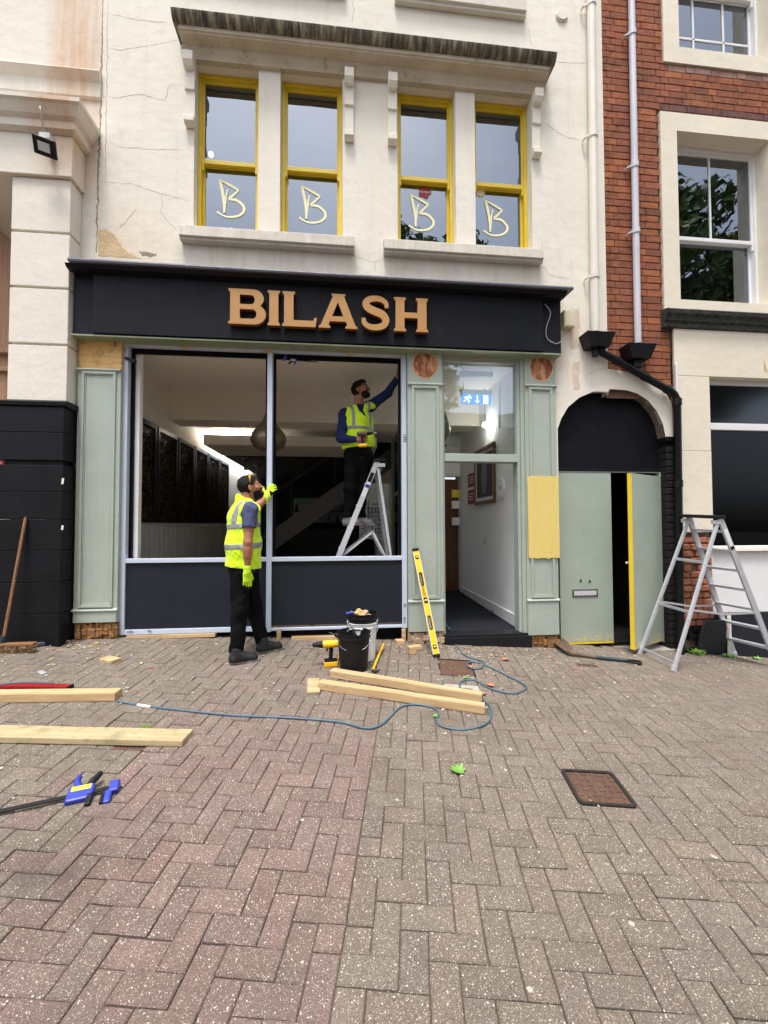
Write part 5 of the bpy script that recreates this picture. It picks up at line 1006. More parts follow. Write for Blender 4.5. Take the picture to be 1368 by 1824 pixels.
MB().box(px1 - .005, 9, -.02, .08, zp_, wz0 - .071).build('white_panel', 'white_upvc', rb, bevel=.003); MB().box(px1 - .0, 9, -.035, .08, -.5, zp_ - .002).build('plinth', 'slate_panel', rb, bevel=.004)
# stripped foot of the pilaster: broken old brick and mortar
mb = MB(); mb.box(px0 + .012, px1 - .006, .012, .05, -.5, z3_ - .002); foot = mb.build('stripped_core', 'old_mortar', rb)
z = -.1; k = 0
while z < z3_ - .09:
    x = px0 + .012; k += 1
    while x < px1 - .03:
        l = random.choice((.1, .16, .22)); b = min(x + l, px1 - .008)
        if random.random() < .93:
            mb = MB(); dd = random.uniform(-.03, .008); mb.obox(((x + b) / 2, .012 + dd, z + .04), (1, random.gauss(0, .04), random.gauss(0, .04)), (0, 1, random.gauss(0, .08)), (0, 0, 1), (b - x) / 2 - .006, .03, .035); o = mb.build('broken_brick', 'broken_brick' if z > .22 else 'black_paint', foot, bevel=.012, seg=2)
        x = b
    z += .083
# black painted brick jamb between the passage and the pilaster
jx0, jx1 = JX + .0, px0 + .01; jz1 = arc_in[-1][1]
core = MB().box(jx0 + .006, jx1, -.008, .24, -.3, jz1 - .01).build('jamb_core', 'black_paint', rb)
MB().box(jx0 - .012, jx1 + .0, -.045, .24, jz1 - .009, jz1 + .05).build('impost', 'black_paint', rb, bevel=.012)
z = -.05; r_ = 0
while z < jz1 - .09:
    cut_ = [(jx0, jx0 + .11), (jx0 + .11, jx1)] if r_ % 2 else [(jx0, jx1)]
    for a, b in cut_: MB().box(a + .003, b - .004, -.022 + random.uniform(-.004, .003), .2, z + .005, z + .08).build('jamb_brick', 'black_brick', core, bevel=.009)
    z += .085; r_ += 1

# ---------------------------------------------------------------- rainwater pipes
def downpipe(x0, xpts, r, mat, label, zclips, y=-.085):
    d_ = thing('downpipe', xpts[-1], label, 'drainpipe'); mb = MB(); mb.tube(xpts, r, 14); pipe = mb.build('pipe', mat, d_, smooth=True)
    for z in zclips:
        x = np.interp(z, [xpts[-1][2], xpts[0][2]], [xpts[-1][0], xpts[0][0]]); mb = MB()
        mb.tube([(x, y, z - .03), (x, y, z + .035)], r + .009, 14); mb.bar((x - r - .045, y + .02, z - .02), (x - r + .01, y, z), .022, .014); mb.tube([(x - r - .045, y + .005, z - .02), (x - r - .045, y + .06, z - .02)], .01, 8); mb.build('bracket', mat, d_, smooth=True)
    return d_
XA0, XA1 = 3.014, 2.982; ZA1 = 3.739
downpipe(0, [(XA0, -.09, 9.6), (XA1, -.09, ZA1)], .048, 'pipe_cream', 'cream painted downpipe running down the right edge of the cream building', [7.775, 6.133, 4.415], -.09)
XB0, XB1 = 3.541, 3.53; ZB1 = 3.631
downpipe(0, [(XB0, -.08, 9.4), (XB1, -.08, ZB1)], .038, 'pipe_white', 'pale grey plastic downpipe on the red brick wall', [7.483, 5.82, 5.005], -.08)
def hopper(x, zt, label, tw=.17, bw_=.115, h=.16, y0=-.20):
    hp = thing('hopper_head', (x, -.1, zt - h), label, 'hopper'); mb = MB(); a, b = tw, bw_
    vs = [(x - a, y0, zt), (x + a, y0, zt), (x + a, -.021, zt), (x - a, -.021, zt), (x - b, y0 + .03, zt - h), (x + b, y0 + .03, zt - h), (x + b, -.021, zt - h), (x - b, -.021, zt - h)]
    mb.add(vs, [(0, 1, 5, 4), (1, 2, 6, 5), (2, 3, 7, 6), (3, 0, 4, 7), (4, 5, 6, 7)]); o = mb.build('bowl', 'black_plastic', hp, fix=False); sm = o.modifiers.new('s', 'SOLIDIFY'); sm.thickness = .006; sm.offset = -1
    mb = MB(); mb.tube([(x - .01, -.09, zt - h), (x - .01, -.09, zt - h - .09)], .036, 12); mb.build('outlet', 'black_plastic', hp, smooth=True); return hp
hopper(2.99, 3.702, 'left black plastic hopper at the foot of the cream downpipe')
hopper(3.502, 3.585, 'right black plastic hopper at the foot of the grey downpipe')
bp = thing('waste_pipe', (3.99, -0.08, 0.026), 'black waste pipe sloping from the hoppers then running down beside the passage', 'drainpipe')
p0 = Vector((3.034, -0.09, 3.538)); p1 = Vector((3.09, -0.09, 3.486)); p2 = Vector((3.956, -0.09, 3.049)); p3 = Vector((4.013, -0.09, 2.962)); p4 = Vector((3.982, -0.09, 0.029))
p4.z = gz(p4.x, -.1) - .02
mb = MB(); mb.tube([p0, p1 + Vector((-.01, 0, .0)), p1 + (p2 - p1) * .03, p1 + (p2 - p1) * .97, p2 + Vector((.02, 0, -.02)), p3, p4], .042, 14); mb.build('pipe', 'black_plastic', bp, smooth=True)
for t in (.18, .6, .93): q = p1.lerp(p2, t); dd = (p2 - p1).normalized(); mb = MB(); mb.tube([q - dd * .03, q + dd * .03], .050, 14); mb.build('collar', 'black_plastic', bp, smooth=True)
for z in (p3.z - .03, 1.95, .95): x = np.interp(z, [p4.z, p3.z], [p4.x, p3.x]); mb = MB(); mb.tube([(x, -.09, z - .04), (x, -.09, z + .04)], .050, 14); mb.build('collar', 'black_plastic', bp, smooth=True)
q = Vector((3.529, -0.09, 3.368)); mb = MB(); mb.tube([(q.x, -.09, q.z + .14), (q.x, -.09, q.z - .03)], .036, 12); mb.tube([(q.x, -.09, q.z + .02), (q.x, -.09, q.z + .06)], .045, 12); mb.build('branch', 'black_plastic', bp, smooth=True)
tr = MB(); a = (4.021, -0.06, 3.411); b = (4.047, -0.06, 3.013); tr.box(a[0], b[0], -.075, -.046, b[2], a[2]); tag(tr.build('cable_trunking', 'white_upvc', bevel=.004), 'short white cable trunking beside the bend of the waste pipe', 'trunking')
tr = MB(); tr.tube([(4.001, -0.03, 3.965), (4.007, -0.03, 3.617), (4.003, -0.03, 3.166)], .008, 6); tag(tr.build('wall_cable', 'tool_black', smooth='all'), 'thin black cable running down the brickwork to the waste pipe', 'cable')
tr = MB(); a = (4.628, -0.08, 0.374); tr.tube([(a[0], -.08, a[2]), (a[0], -.08, gz(a[0], -.1))], .022, 10); tag(tr.build('stub_pipe', 'pipe_cream', smooth=True), 'short off-white pipe rising at the foot of the right building', 'pipe')
# ---------------------------------------------------------------- iron covers set in the paving
def on_cover(c, a, dz=0): 
    return Matrix.Translation((c[0], c[1], gz(*c) + dz)) @ Matrix.Rotation(a, 4, 'Z') @ Matrix.Identity(4)
def tilt(c):
    e = .1; sx = (gz(c[0] + e, c[1]) - gz(c[0] - e, c[1])) / (2 * e); sy = (gz(c[0], c[1] + e) - gz(c[0], c[1] - e)) / (2 * e)
    return Matrix.Rotation(math.atan(sy), 4, 'X') @ Matrix.Rotation(-math.atan(sx), 4, 'Y')
def lay(mb, c, a, dz=0):
    m = Matrix.Translation((c[0], c[1], gz(*c) + dz)) @ tilt(c) @ Matrix.Rotation(a, 4, 'Z'); mb.v = [tuple(m @ Vector(v)) for v in mb.v]; return mb
def rrect(hx, hy, r, n=4):
    o = []
    for cx, cy, a0 in ((hx - r, hy - r, 0), (-hx + r, hy - r, 90), (-hx + r, -hy + r, 180), (hx - r, -hy + r, 270)):
        o += [(cx + r * math.cos(R(a0 + 90 * k / n)), cy + r * math.sin(R(a0 + 90 * k / n))) for k in range(n + 1)]
    return o
c, hx, hy, a = HOLES[0]
cv = thing('inspection_cover', onground(c), 'square rusty iron inspection cover with raised lugs in the right foreground', 'manhole cover')
lay(MB().sweepz(rrect(hx, hy, .03), -.03, -.006), c, a).build('cover_plate', 'rust_iron', cv)
me = fill_shape([rrect(hx, hy, .03), rrect(hx - .018, hy - .018, .02)], .012, Matrix.Translation((c[0], c[1], gz(*c) - .003)) @ tilt(c) @ Matrix.Rotation(a, 4, 'Z')); put(me, 'frame', 'dark_iron', cv)
for i in range(6):
    for j in range(6):
        b = MB(); b.box(-.014, .014, -.014, .014, -.007, -.001); u, v = -.11 + i * .044, -.11 + j * .044
        if (i + j) % 2: b.v = [(x * 1.3, y * .6, z) for x, y, z in b.v]
        else: b.v = [(x * .6, y * 1.3, z) for x, y, z in b.v]
        b.v = [(x + u, y + v, z) for x, y, z in b.v]; lay(b, c, a).build('lug', 'rust_iron', cv, bevel=.002, seg=1)
def infill(c, hx, hy, a, mat='cement', dz=-.005):
    pass
# concrete haunching round each cover
for k, (c, hx, hy, a) in enumerate(HOLES):
    o = lay(MB().box(-hx - .02, hx + .02, -hy - .02, hy + .02, -.03, -.0085), c, -PA).build('cover_bedding', 'joint_mortar', pavement)
c, hx, hy, a = HOLES[1]
cv = thing('service_cover', onground(c), 'rusty rectangular iron cover below the leaning spirit level', 'manhole cover')
lay(MB().box(-hx, hx, -hy, hy, -.03, -.004), c, a).build('cover_plate', 'rust_iron', cv, bevel=.004)
mb = MB(); 
for q in (-1, 1): mb.box(q * (hx + .012) - .008, q * (hx + .012) + .008, -hy - .02, hy + .02, -.03, .001); mb.box(-hx - .003, hx + .003, q * (hy + .012) - .008, q * (hy + .012) + .008, -.03, .001)
lay(mb, c, a).build('frame', 'dark_iron', cv, bevel=.002)
def grate(k, name, label, surround, slots, mat):
    c, hx, hy, a = HOLES[k]; g = thing(name, onground(c), label, 'drain')
    if surround: put(fill_shape([rrect(hx, hy, .02), [(x * .62 , y * .55 - .02) for x, y in [(-hx, -hy), (hx, -hy), (hx, hy), (-hx, hy)]]], .03, Matrix.Translation((c[0], c[1], gz(*c) - .0125)) @ tilt(c) @ Matrix.Rotation(a, 4, 'Z')), 'concrete_surround', 'cement', g); hx, hy = hx * .62, hy * .55; off = -.02
    else: off = 0
    lay(MB().box(-hx, hx, -hy + off, hy + off, -.04, -.016), c, a).build('pit', 'gasket', g)
    mb = MB(); mb.box(-hx, hx, -hy + off, -hy + off + .012, -.016, -.003); mb.box(-hx, hx, hy + off - .012, hy + off, -.016, -.003); lay(mb, c, a).build('rim', mat, g)
    for i in range(slots + 1): x = -hx + 2 * hx * i / slots; lay(MB().box(x - .006, x + .006, -hy + off + .0125, hy + off - .0125, -.016, -.0035), c, a).build('grate_bar', mat, g)
grate(2, 'gully_grate', 'small rusty gully grate in a concrete surround beside the timber ends', True, 9, 'rust_iron')
grate(3, 'gully_grate', 'small slotted drain grate beside the spade on the ground', False, 6, 'rust_iron')
grate(4, 'gully_grate', 'small slotted drain grate at the lower edge of the grey plank on the left', False, 8, 'rust_iron')

# ---------------------------------------------------------------- timber
def beam(name, p0, p1, w, t, label, mat='pine', lift=0.0, cat='timber', side=1, up=None):
    # p0,p1: ground points of the front lower edge; w runs away from the viewer, t up
    p0, p1 = Vector(onground(p0, lift)), Vector(onground(p1, lift)); d = (p1 - p0).normalized(); n = Vector((-d.y, d.x, 0)).normalized()
    if n.y < 0: n = -n
    u = d.cross(n); u = u if u.z > 0 else -u; L_ = (p1 - p0).length
    mb = MB(); mb.box(-L_ / 2, L_ / 2, 0, w, 0, t); me = mb.mesh(name, mat); o = bpy.data.objects.new(name, me); COL.objects.link(o)
    b = o.modifiers.new('b', 'BEVEL'); b.width = .004; b.segments = 2
    o.matrix_world = Matrix.Translation((p0 + p1) / 2) @ Matrix((d, n, u)).transposed().to_4x4(); tag(o, label, cat); return o
beam('timber_beam', (-0.195, -1.215), (1.044, -1.66), .075, .062, 'front one of two pale timber beams lying beside the black bucket', lift=.002)
beam('timber_beam', (-0.107, -0.984), (1.085, -1.478), .075, .062, 'rear one of two pale timber beams lying beside the black bucket', lift=.002)
o = beam('timber_offcut', (-0.275, -1.291), (-0.174, -1.284), .30, .02, 'short flat grey board under the left ends of the two beams', 'pine_grey', lift=.001); 
beam('timber_beam', ((-1.682, -1.354)[0] - 1.2, (-1.682, -1.354)[1] + .02), (-1.682, -1.354), .10, .062, 'pale timber beam with a split end at the left edge beside the blue cable', lift=.002)
beam('plank', ((-0.983, -1.949)[0] - 1.5, (-0.983, -1.949)[1] + .15), (-0.983, -1.949), .15, .038, 'weathered grey-green plank lying at the left in front of the pale beam', 'pine_grey', lift=.004)
beam('timber_offcut', (-2.065, -0.685), (-1.99, -0.626), .17, .03, 'flat pale timber offcut lying alone left of the standing man', lift=.001).rotation_euler.z += R(22)
def cube(px, s, h, lab, rz=.3):
    mb = MB(); mb.box(-s / 2, s / 2, -s / 2, s / 2, 0, h); mb.v = [(x * math.cos(rz) - y * math.sin(rz) + px[0], x * math.sin(rz) + y * math.cos(rz) + px[1], z + gz(*px)) for x, y, z in mb.v]; tag(mb.build('timber_offcut', 'pine', bevel=.003), lab, 'wood block')
cube((0.715, -0.388), .075, .075, 'upright cube of pale timber on the paving left of the spirit level'); cube((0.805, -0.249), .08, .04, 'low timber block touching the foot of the middle pilaster', .1); cube((0.635, -0.081), .09, .04, 'low timber block under the right corner of the window frame', .05); cube((-2.418, -0.253), .035, .03, 'tiny timber cube near the foot of the left pilaster', .4)

# ---------------------------------------------------------------- buckets
def bucket(name, c, h, rt, rb_, mat, label, zoff=0, handle=True, lean=0):
    t = thing(name, (c[0], c[1], gz(*c) + zoff), label, 'bucket'); b = (c[0], c[1], gz(*c) + zoff)
    mb = MB(); mb.lathe([(.001, .003), (rb_, .003), (rb_ + .002, .0), (rt - .004, h - .05), (rt + .004, h - .048), (rt + .004, h - .038), (rt, h - .036), (rt + .001, h - .006), (rt + .008, h - .004), (rt + .008, h), (rt - .004, h), (rt - .006, h - .01), (rb_ - .004, .008), (.001, .008)], b, 40); mb.build('pail', mat, t, smooth=True)
    if handle:
        mb = MB(); pts = []
        for k in range(17):
            a = math.pi * k / 16; pts.append((b[0] - (rt + .006) * math.cos(a), b[1] - .06 - (rt - .03) * math.sin(a) * .55, b[2] + h - .035 - .115 * math.sin(a)))
        pts = [(b[0] - rt - .006, b[1], b[2] + h - .035)] + pts[1:-1] + [(b[0] + rt + .006, b[1], b[2] + h - .035)]
        mb.tube(pts, .003, 6); mb.build('handle', 'steel', t, smooth='all')
    return t
CB = (0.108, -0.791); CB = (CB[0], CB[1])
bk = bucket('bucket', CB, .34, .150, .125, 'bucket_black', 'black plastic bucket holding a claw hammer in front of the white bucket')
CW = (.20, -.53); wz = gz(*CW)
wbk = bucket('bucket', CW, .36, .145, .125, 'white_plastic', 'white plastic bucket standing behind the black bucket')
blk = bucket('bucket', CW, .32, .146, .120, 'bucket_black', 'black bucket full of wood offcuts nested in the white bucket', zoff=.13, handle=True)
r2 = random.Random(3)
for k in range(11):
    a = r2.uniform(0, 6.28); rr = r2.uniform(0, .085); mb = MB(); mb.obox((CW[0] + rr * math.cos(a), CW[1] + rr * math.sin(a), wz + .13 + .30 + r2.uniform(-.03, .02)), (math.cos(a * 2), math.sin(a * 2), r2.uniform(-.4, .4)), (-math.sin(a * 2), math.cos(a * 2), 0), (0, 0, 1), r2.uniform(.03, .065), .018, r2.uniform(.008, .02))
    tag(mb.build('wood_offcut', 'pine', bevel=.002), 'small pale wood offcut piled in the nested black bucket', 'wood offcut', 'offcuts heaped in the bucket')
ch = thing('chisel', (CW[0] - .1, CW[1] - .06, wz + .44), 'blue and yellow handled chisel resting on the rim of the nested bucket', 'chisel')
p = Vector((CW[0] - .16, CW[1] - .09, wz + .46)); q = Vector((CW[0] - .03, CW[1] - .07, wz + .455)); mb = MB(); mb.tube([p, p.lerp(q, .1), p.lerp(q, .6), p.lerp(q, .65)], [.013, .015, .014, .010], 10); mb.build('handle', 'clamp_blue', ch, smooth=True); mb = MB(); mb.tube([p.lerp(q, .62), p.lerp(q, .9)], .013, 10); mb.build('grip_end', 'tool_yellow', ch, smooth=True)
# claw hammer in the black bucket
hm = thing('claw_hammer', (CB[0] + .02, CB[1], gz(*CB) + .1), 'steel claw hammer standing in the black bucket', 'hammer')
hz = gz(*CB); h0 = Vector((CB[0] + .03, CB[1] + .0, hz + .06)); h1 = Vector((CB[0] - .0, CB[1] + .03, hz + .345)); mb = MB(); mb.tube([h0, h0.lerp(h1, .4), h1], [.016, .015, .009], 10); mb.build('handle', 'steel', hm, smooth=True)
mb = MB(); mb.tube([h1 + Vector((.055, 0, .005)), h1 + Vector((.03, 0, .006)), h1 + Vector((.0, 0, .008))], [.015, .012, .012], 12); mb.build('face', 'steel', hm, smooth=True); mb = MB()
for s_ in (-1, 1): mb.tube(bez([h1 + Vector((0, 0, .008)), h1 + Vector((-.035, .007 * s_, .006)), h1 + Vector((-.065, .014 * s_, -.012))], 4), [.010] * 5 + [.006, .005, .004, .003], 8)
mb.build('claw', 'steel', hm, smooth='all')

# ---------------------------------------------------------------- cordless drills
def drill(name, base, fwd, upv, label, scale=1.0, bit=True, housing='tool_yellow'):
    t = thing(name, base, label, 'drill'); f = unit(fwd); u = Vector(upv); u = (u - f * u.dot(f)).normalized(); s = f.cross(u); o = Vector(base); k = scale
    def pt(a, b, c=0): return o + (f * a + u * b + s * c) * k
    def rs(l): return [v * k for v in l]
    mb = MB(); mb.obox(pt(-.01, .022), f, s, u, .06 * k, .036 * k, .022 * k); bt = mb.build('battery', 'tool_yellow', t, bevel=.008); mb = MB(); mb.obox(pt(-.01, .048), f, s, u, .055 * k, .032 * k, .008 * k); mb.build('battery_mount', 'tool_black', bt, bevel=.003)
    mb = MB(); mb.tube([pt(-.005, .05), pt(-.012, .09), pt(-.015, .14), pt(-.01, .165)], rs([.021, .018, .019, .022]), 12); mb.build('grip', 'tool_black', t, smooth=True)
    mb = MB(); mb.tube([pt(-.085, .19), pt(-.075, .19), pt(.04, .19), pt(.06, .19)], rs([.024, .032, .033, .029]), 16); mb.build('motor_housing', housing, t, smooth=True)
    mb = MB(); mb.tube([pt(.06, .19), pt(.085, .19), pt(.10, .19), pt(.135, .19), pt(.15, .19)], rs([.030, .028, .022, .020, .011]), 16); mb.build('chuck', 'tool_black', t, smooth=True)
    mb = MB(); mb.obox(pt(.022, .145), f, s, u, .008 * k, .007 * k, .016 * k); mb.build('trigger', 'tool_black', t, bevel=.003)
    if bit: mb = MB(); mb.tube([pt(.15, .19), pt(.20, .19)], .004 * k, 8); mb.build('bit', 'steel', t, smooth=True)
    return t
b0 = Vector(onground((-0.115, -0.729))); drill('cordless_drill', b0, (-1, -.12, .0), (0, 0, 1), 'front one of two yellow cordless drills left of the black bucket', 1.06)
b1 = Vector((CB[0] - .10, CB[1] + .22, gz(CB[0] - .1, CB[1] + .22))); drill('cordless_drill', b1, (-.92, .1, .32), (.3, 0, .95), 'rear one of two yellow cordless drills, half hidden by the black bucket', 1.06)

# ---------------------------------------------------------------- spirit level
lv = thing('spirit_level', onground((0.954, -0.504)), 'long yellow spirit level leaning against the middle pilaster', 'spirit level')
p0 = Vector(onground((0.957, -0.488))); p1 = Vector((0.808, -0.105, 1.201)); d = (p1 - p0).normalized(); sd_ = Vector((1, 0, 0)); sd_ = (sd_ - d * sd_.dot(d)).normalized(); nn = d.cross(sd_); nn = nn if nn.y < 0 else -nn; LL = (p1 - p0).length; HW = .031
me = fill_shape([[(-HW, 0), (HW, 0), (HW, LL), (-HW, LL)]] + [[(x * .62, LL * yc + y) for x, y in rrect(HW, .075, .025)] for yc in (.30, .70)], .024)
mt = Matrix((sd_, d, nn)).transposed().to_4x4(); mt.translation = p0; me.transform(mt); body = put(me, 'body', 'tool_yellow', lv)
for s_ in (-1, 1): mb = MB(); mb.obox(p0 + d * LL / 2 + sd_ * s_ * (HW + .001), sd_, nn, d, .003, .0135, LL / 2); mb.build('edge_rail', 'alu_white', body)
for t_ in (.0, 1.0): mb = MB(); mb.obox(p0 + d * (LL * t_ + (.016 if t_ == 0 else -.016)), sd_, nn, d, HW + .005, .016, .018); mb.build('end_cap', 'tool_black', lv, bevel=.005)
for yc in (.30, .70): put_me = fill_shape([[(x * .62, LL * yc + y) for x, y in rrect(HW, .075, .025)], [(x * .40, LL * yc + y) for x, y in rrect(HW, .062, .02)]], .027); put_me.transform(mt); put(put_me, 'hand_grip', 'tool_black', body)
for yc in (.09, .5, .91):
    mb = MB(); mb.obox(p0 + d * LL * yc + nn * .0125, sd_, nn, d, .020, .003, .020 if yc != .5 else .03); fr_ = mb.build('vial_frame', 'tool_black', body, bevel=.002); mb = MB(); cc = p0 + d * LL * yc + nn * .016; ax_ = d if yc == .5 else sd_; mb.tube([cc - sd_ * .014, cc + sd_ * .014], .009, 10); mb.build('vial', 'vial_green', fr_, smooth=True)
tm = text_mesh('DEWALT', .042, .001, Matrix.Identity(4)); tm.transform(Matrix.Translation((0, 0, .0135)) @ Matrix.Rotation(R(90), 4, 'Z')); tm.transform(Matrix.Translation((0, LL * .605, 0))); tm.transform(mt); put(tm, 'lettering', 'tool_black', body)

# ---------------------------------------------------------------- pry bar, spade, broom, brush
pb = thing('pry_bar', onground((0.272, -0.891)), 'yellow pry bar with a hooked end standing right of the buckets', 'pry bar')
q0 = Vector(onground((0.279, -0.853), .012)); q1 = Vector(onground((0.432, -0.303), .012)); q1.z += .05
mb = MB(); mb.tube([q1, q1.lerp(q0, .5), q0], .011, 10); mb.build('shaft', 'tool_yellow', pb, smooth=True)
mb = MB(); mb.tube(bez([q0, q0 + Vector((.0, -.03, .0)), q0 + Vector((.03, -.045, .004)), q0 + Vector((.065, -.035, .012))], 4), [.011] * 9 + [.009, .008, .006, .004], 8); mb.build('hook', 'dark_iron', pb, smooth='all'); mb = MB(); mb.tube([q1, q1 + (q1 - q0).normalized() * .03], [.011, .005], 8); mb.build('tip', 'dark_iron', pb, smooth=True)
sp = thing('spade', onground((2.438, -0.415)), 'old spade lying on the paving in front of the green doors', 'spade')
s0 = Vector(onground((2.547, 0.197), .06)); s1 = Vector(onground((2.458, -0.359), .02)); s2 = Vector(onground((2.992, -0.514), .02)); s3 = Vector(onground((3.11, -0.575), .02))
d_ = (s1 - s0).normalized(); n_ = Vector((-d_.y, d_.x, 0)); mb = MB(); rows = []
for k in range(7):
    t = k / 6; w = .075 * (1 if t < .75 else 1 - (t - .75) * 2.2); cpt = s0.lerp(s1, t)
    rows.append([cpt + n_ * w * q + Vector((0, 0, .02 * abs(q) ** 2 + .012 * math.sin(t * 3))) for q in (-1, -.5, 0, .5, 1)])
vs = [p for r_ in rows for p in r_]; mb.add(vs, [(i * 5 + j, i * 5 + j + 1, (i + 1) * 5 + j + 1, (i + 1) * 5 + j) for i in range(6) for j in range(4)]); o = mb.build('blade', 'spade_steel', sp, smooth='all', fix=False); sm = o.modifiers.new('s', 'SOLIDIFY'); sm.thickness = .004
mb = MB(); mb.tube([s0.lerp(s1, .9) + Vector((0, 0, .01)), s1 + Vector((0, 0, .012)), s1.lerp(s2, .45)], [.018, .019, .019], 10); mb.build('socket', 'spade_steel', sp, smooth=True); mb = MB(); mb.tube([s1.lerp(s2, .45), s2], .018, 10); mb.build('shaft', 'spade_green', sp, smooth=True)
u_ = (s3 - s2).normalized(); v_ = Vector((-u_.y, u_.x, 0)); mb = MB(); mb.tube(bez([s2, s2 + u_ * .04 + v_ * .03, s2 + u_ * .12 + v_ * .045, s2 + u_ * .12 - v_ * .045, s2 + u_ * .04 - v_ * .03, s2], 4), .012, 8); mb.build('d_handle', 'tool_black', sp, smooth='all')
bm_ = thing('broom', onground((-3.2, -.4)), 'wooden broom leaning against the black base at the left edge', 'broom')
h0 = Vector((-3.078, -0.275, 1.55)); hb = Vector((-3.145, -0.42, 0.399)); mb = MB(); mb.tube([h0, h0.lerp(hb, .02), hb], [.008, .013, .014], 10); mb.build('handle', 'broom_wood', bm_, smooth=True)
hg = gz(hb.x, hb.y); mb = MB(); mb.tube([hb + Vector((0, 0, .04)), (hb.x - .01, hb.y, hg + .09)], [.02, .022], 10); mb.build('socket', 'spade_green', bm_, smooth=True)
mb = MB(); mb.box(hb.x - .30, hb.x + .28, hb.y - .035, hb.y + .03, hg + .06, hg + .09); mb.build('head', 'broom_wood', bm_, bevel=.008)
mb = MB()
for k in range(170): x = hb.x - .295 + .57 * random.random(); y = hb.y - .03 + .055 * random.random(); mb.tube([(x, y, hg + .061), (x + random.gauss(0, .008), y + random.gauss(0, .008), hg + .002)], .0022, 3, False)
tag(mb.build('bristles', 'bristle', bm_), kind='stuff')
hbsh = thing('hand_brush', onground((-2.926, -0.28)), 'hand brush with grey bristles and wooden handle lying beside the broom', 'brush')
a = Vector(onground((-3.011, -0.387), .012)); b = Vector(onground((-2.946, -0.28), .02)); e = Vector(onground((-2.825, -0.166), .02)); mb = MB(); mb.tube([a, a.lerp(b, .6), b], [.010, .013, .012], 8); mb.build('handle', 'pine', hbsh, smooth=True)
mb = MB(); dd = (e - b).normalized(); nn2 = Vector((-dd.y, dd.x, 0)); mb.obox(b.lerp(e, .4) + Vector((0, 0, .0)), dd, nn2, (0, 0, 1), (e - b).length * .4, .028, .018); mb.build('bristle_block', 'grey_bristle', hbsh, bevel=.008); mb = MB(); mb.obox(b.lerp(e, .9), dd, nn2, (0, 0, 1), (e - b).length * .12, .026, .012); mb.build('bristle_tip', 'label_yellow', hbsh, bevel=.006)
rl = thing('red_level', onground((-2.426, -1.082)), 'red box-section level lying behind the pale beam at the left edge', 'spirit level'); a = Vector(onground((-2.126, -1.139))); b = a + Vector((-1.2, .10, .0)); b.z = gz(b.x, b.y); mb = MB(); mb.bar(a + Vector((0, 0, .014)), b + Vector((0, 0, .014)), .06, .026); mb.build('body', 'red_metal', rl, bevel=.003); mb = MB(); dd = (b - a).normalized(); mb.bar(a + Vector((0, 0, .014)) - dd * .012, a + Vector((0, 0, .014)) + dd * .001, .062, .028); mb.build('end_cap', 'tool_black', rl)
gs = MB(); c = (-2.51, -0.864); lay(gs.sweepz([(x, y) for x, y in rrect(.045, .02, .015)], 0, .016), c, R(-35)); tag(gs.build('plastic_cap', 'alu', bevel=.003), 'small grey plastic cap lying on the paving above the red level', 'cap')

# ---------------------------------------------------------------- clamps
def clamp(origin, along, upv, label, L_=.75, k=1.0):
    t = thing('bar_clamp', origin, label, 'clamp'); a = unit(along); u = Vector(upv); u = (u - a * u.dot(a)).normalized(); s = a.cross(u); o = Vector(origin)
    def pt(x, y, z=0): return o + (a * x + u * y + s * z) * k
    mb = MB(); mb.bar(pt(0, 0), pt(L_, 0), .007 * k, .018 * k, u); mb.build('bar', 'tool_black', t)
    mb = MB(); mb.obox(pt(L_ * .72, 0), a, u, s, .055 * k, .040 * k, .016 * k); bd = mb.build('handle_body', 'clamp_blue', t, bevel=.010 * k); mb = MB(); mb.obox(pt(L_ * .72, .02, .0165), a, u, s, .04 * k, .012 * k, .0008); mb.obox(pt(L_ * .72, .02, -.0165), a, u, s, .04 * k, .012 * k, .0008); mb.build('label', 'label_yellow', bd)
    mb = MB(); mb.tube([pt(L_ * .70, .03), pt(L_ * .66, .075), pt(L_ * .67, .10)], [.016 * k, .015 * k, .012 * k], 10); mb.build('trigger', 'clamp_blue', t, smooth=True); mb = MB(); mb.tube([pt(L_ * .76, .03), pt(L_ * .79, .06), pt(L_ * .84, .10)], [.014 * k, .017 * k, .013 * k], 10); mb.build('lever', 'tool_black', t, smooth=True)
    mb = MB(); mb.obox(pt(L_ * .80, -.045), a, u, s, .012 * k, .03 * k, .016 * k); mb.build('pad', 'tool_black', t, bevel=.004)
    mb = MB(); mb.obox(pt(L_ - .01, 0), a, u, s, .022 * k, .03 * k, .016 * k); mb.obox(pt(L_ - .028, -.05), a, u, s, .016 * k, .035 * k, .015 * k); jw = mb.build('fixed_jaw', 'clamp_blue', t, bevel=.008 * k); mb = MB(); mb.obox(pt(L_ - .05, -.06), a, u, s, .007 * k, .022 * k, .016 * k); mb.build('jaw_pad', 'tool_black', jw, bevel=.003)
    return t
a = Vector(onground((-1.729, -2.461), .022)); b = Vector(onground((-1.183, -2.303), .022)); dd = (b - a).normalized()
clamp(a, dd, Vector((-.25, .9, .35)), 'blue and black bar clamp lying on the paving in the left foreground', (b - a).length / 1.08, 1.08)
a = Vector((-0.27, -0.055, 3.274)); b = Vector((-0.867, -0.055, 3.302)); clamp(a, (b - a).normalized(), (0, -.5, -1), 'dark bar clamp holding the head of the middle window post', (b - a).length, .62)
a = Vector((-1.301, 0.12, 1.218)); b = Vector((-0.713, 0.12, 1.226)); clamp(a, (b - a).normalized(), (0, .6, 1), 'blue bar clamp across the middle post behind the standing man', (b - a).length, .6)
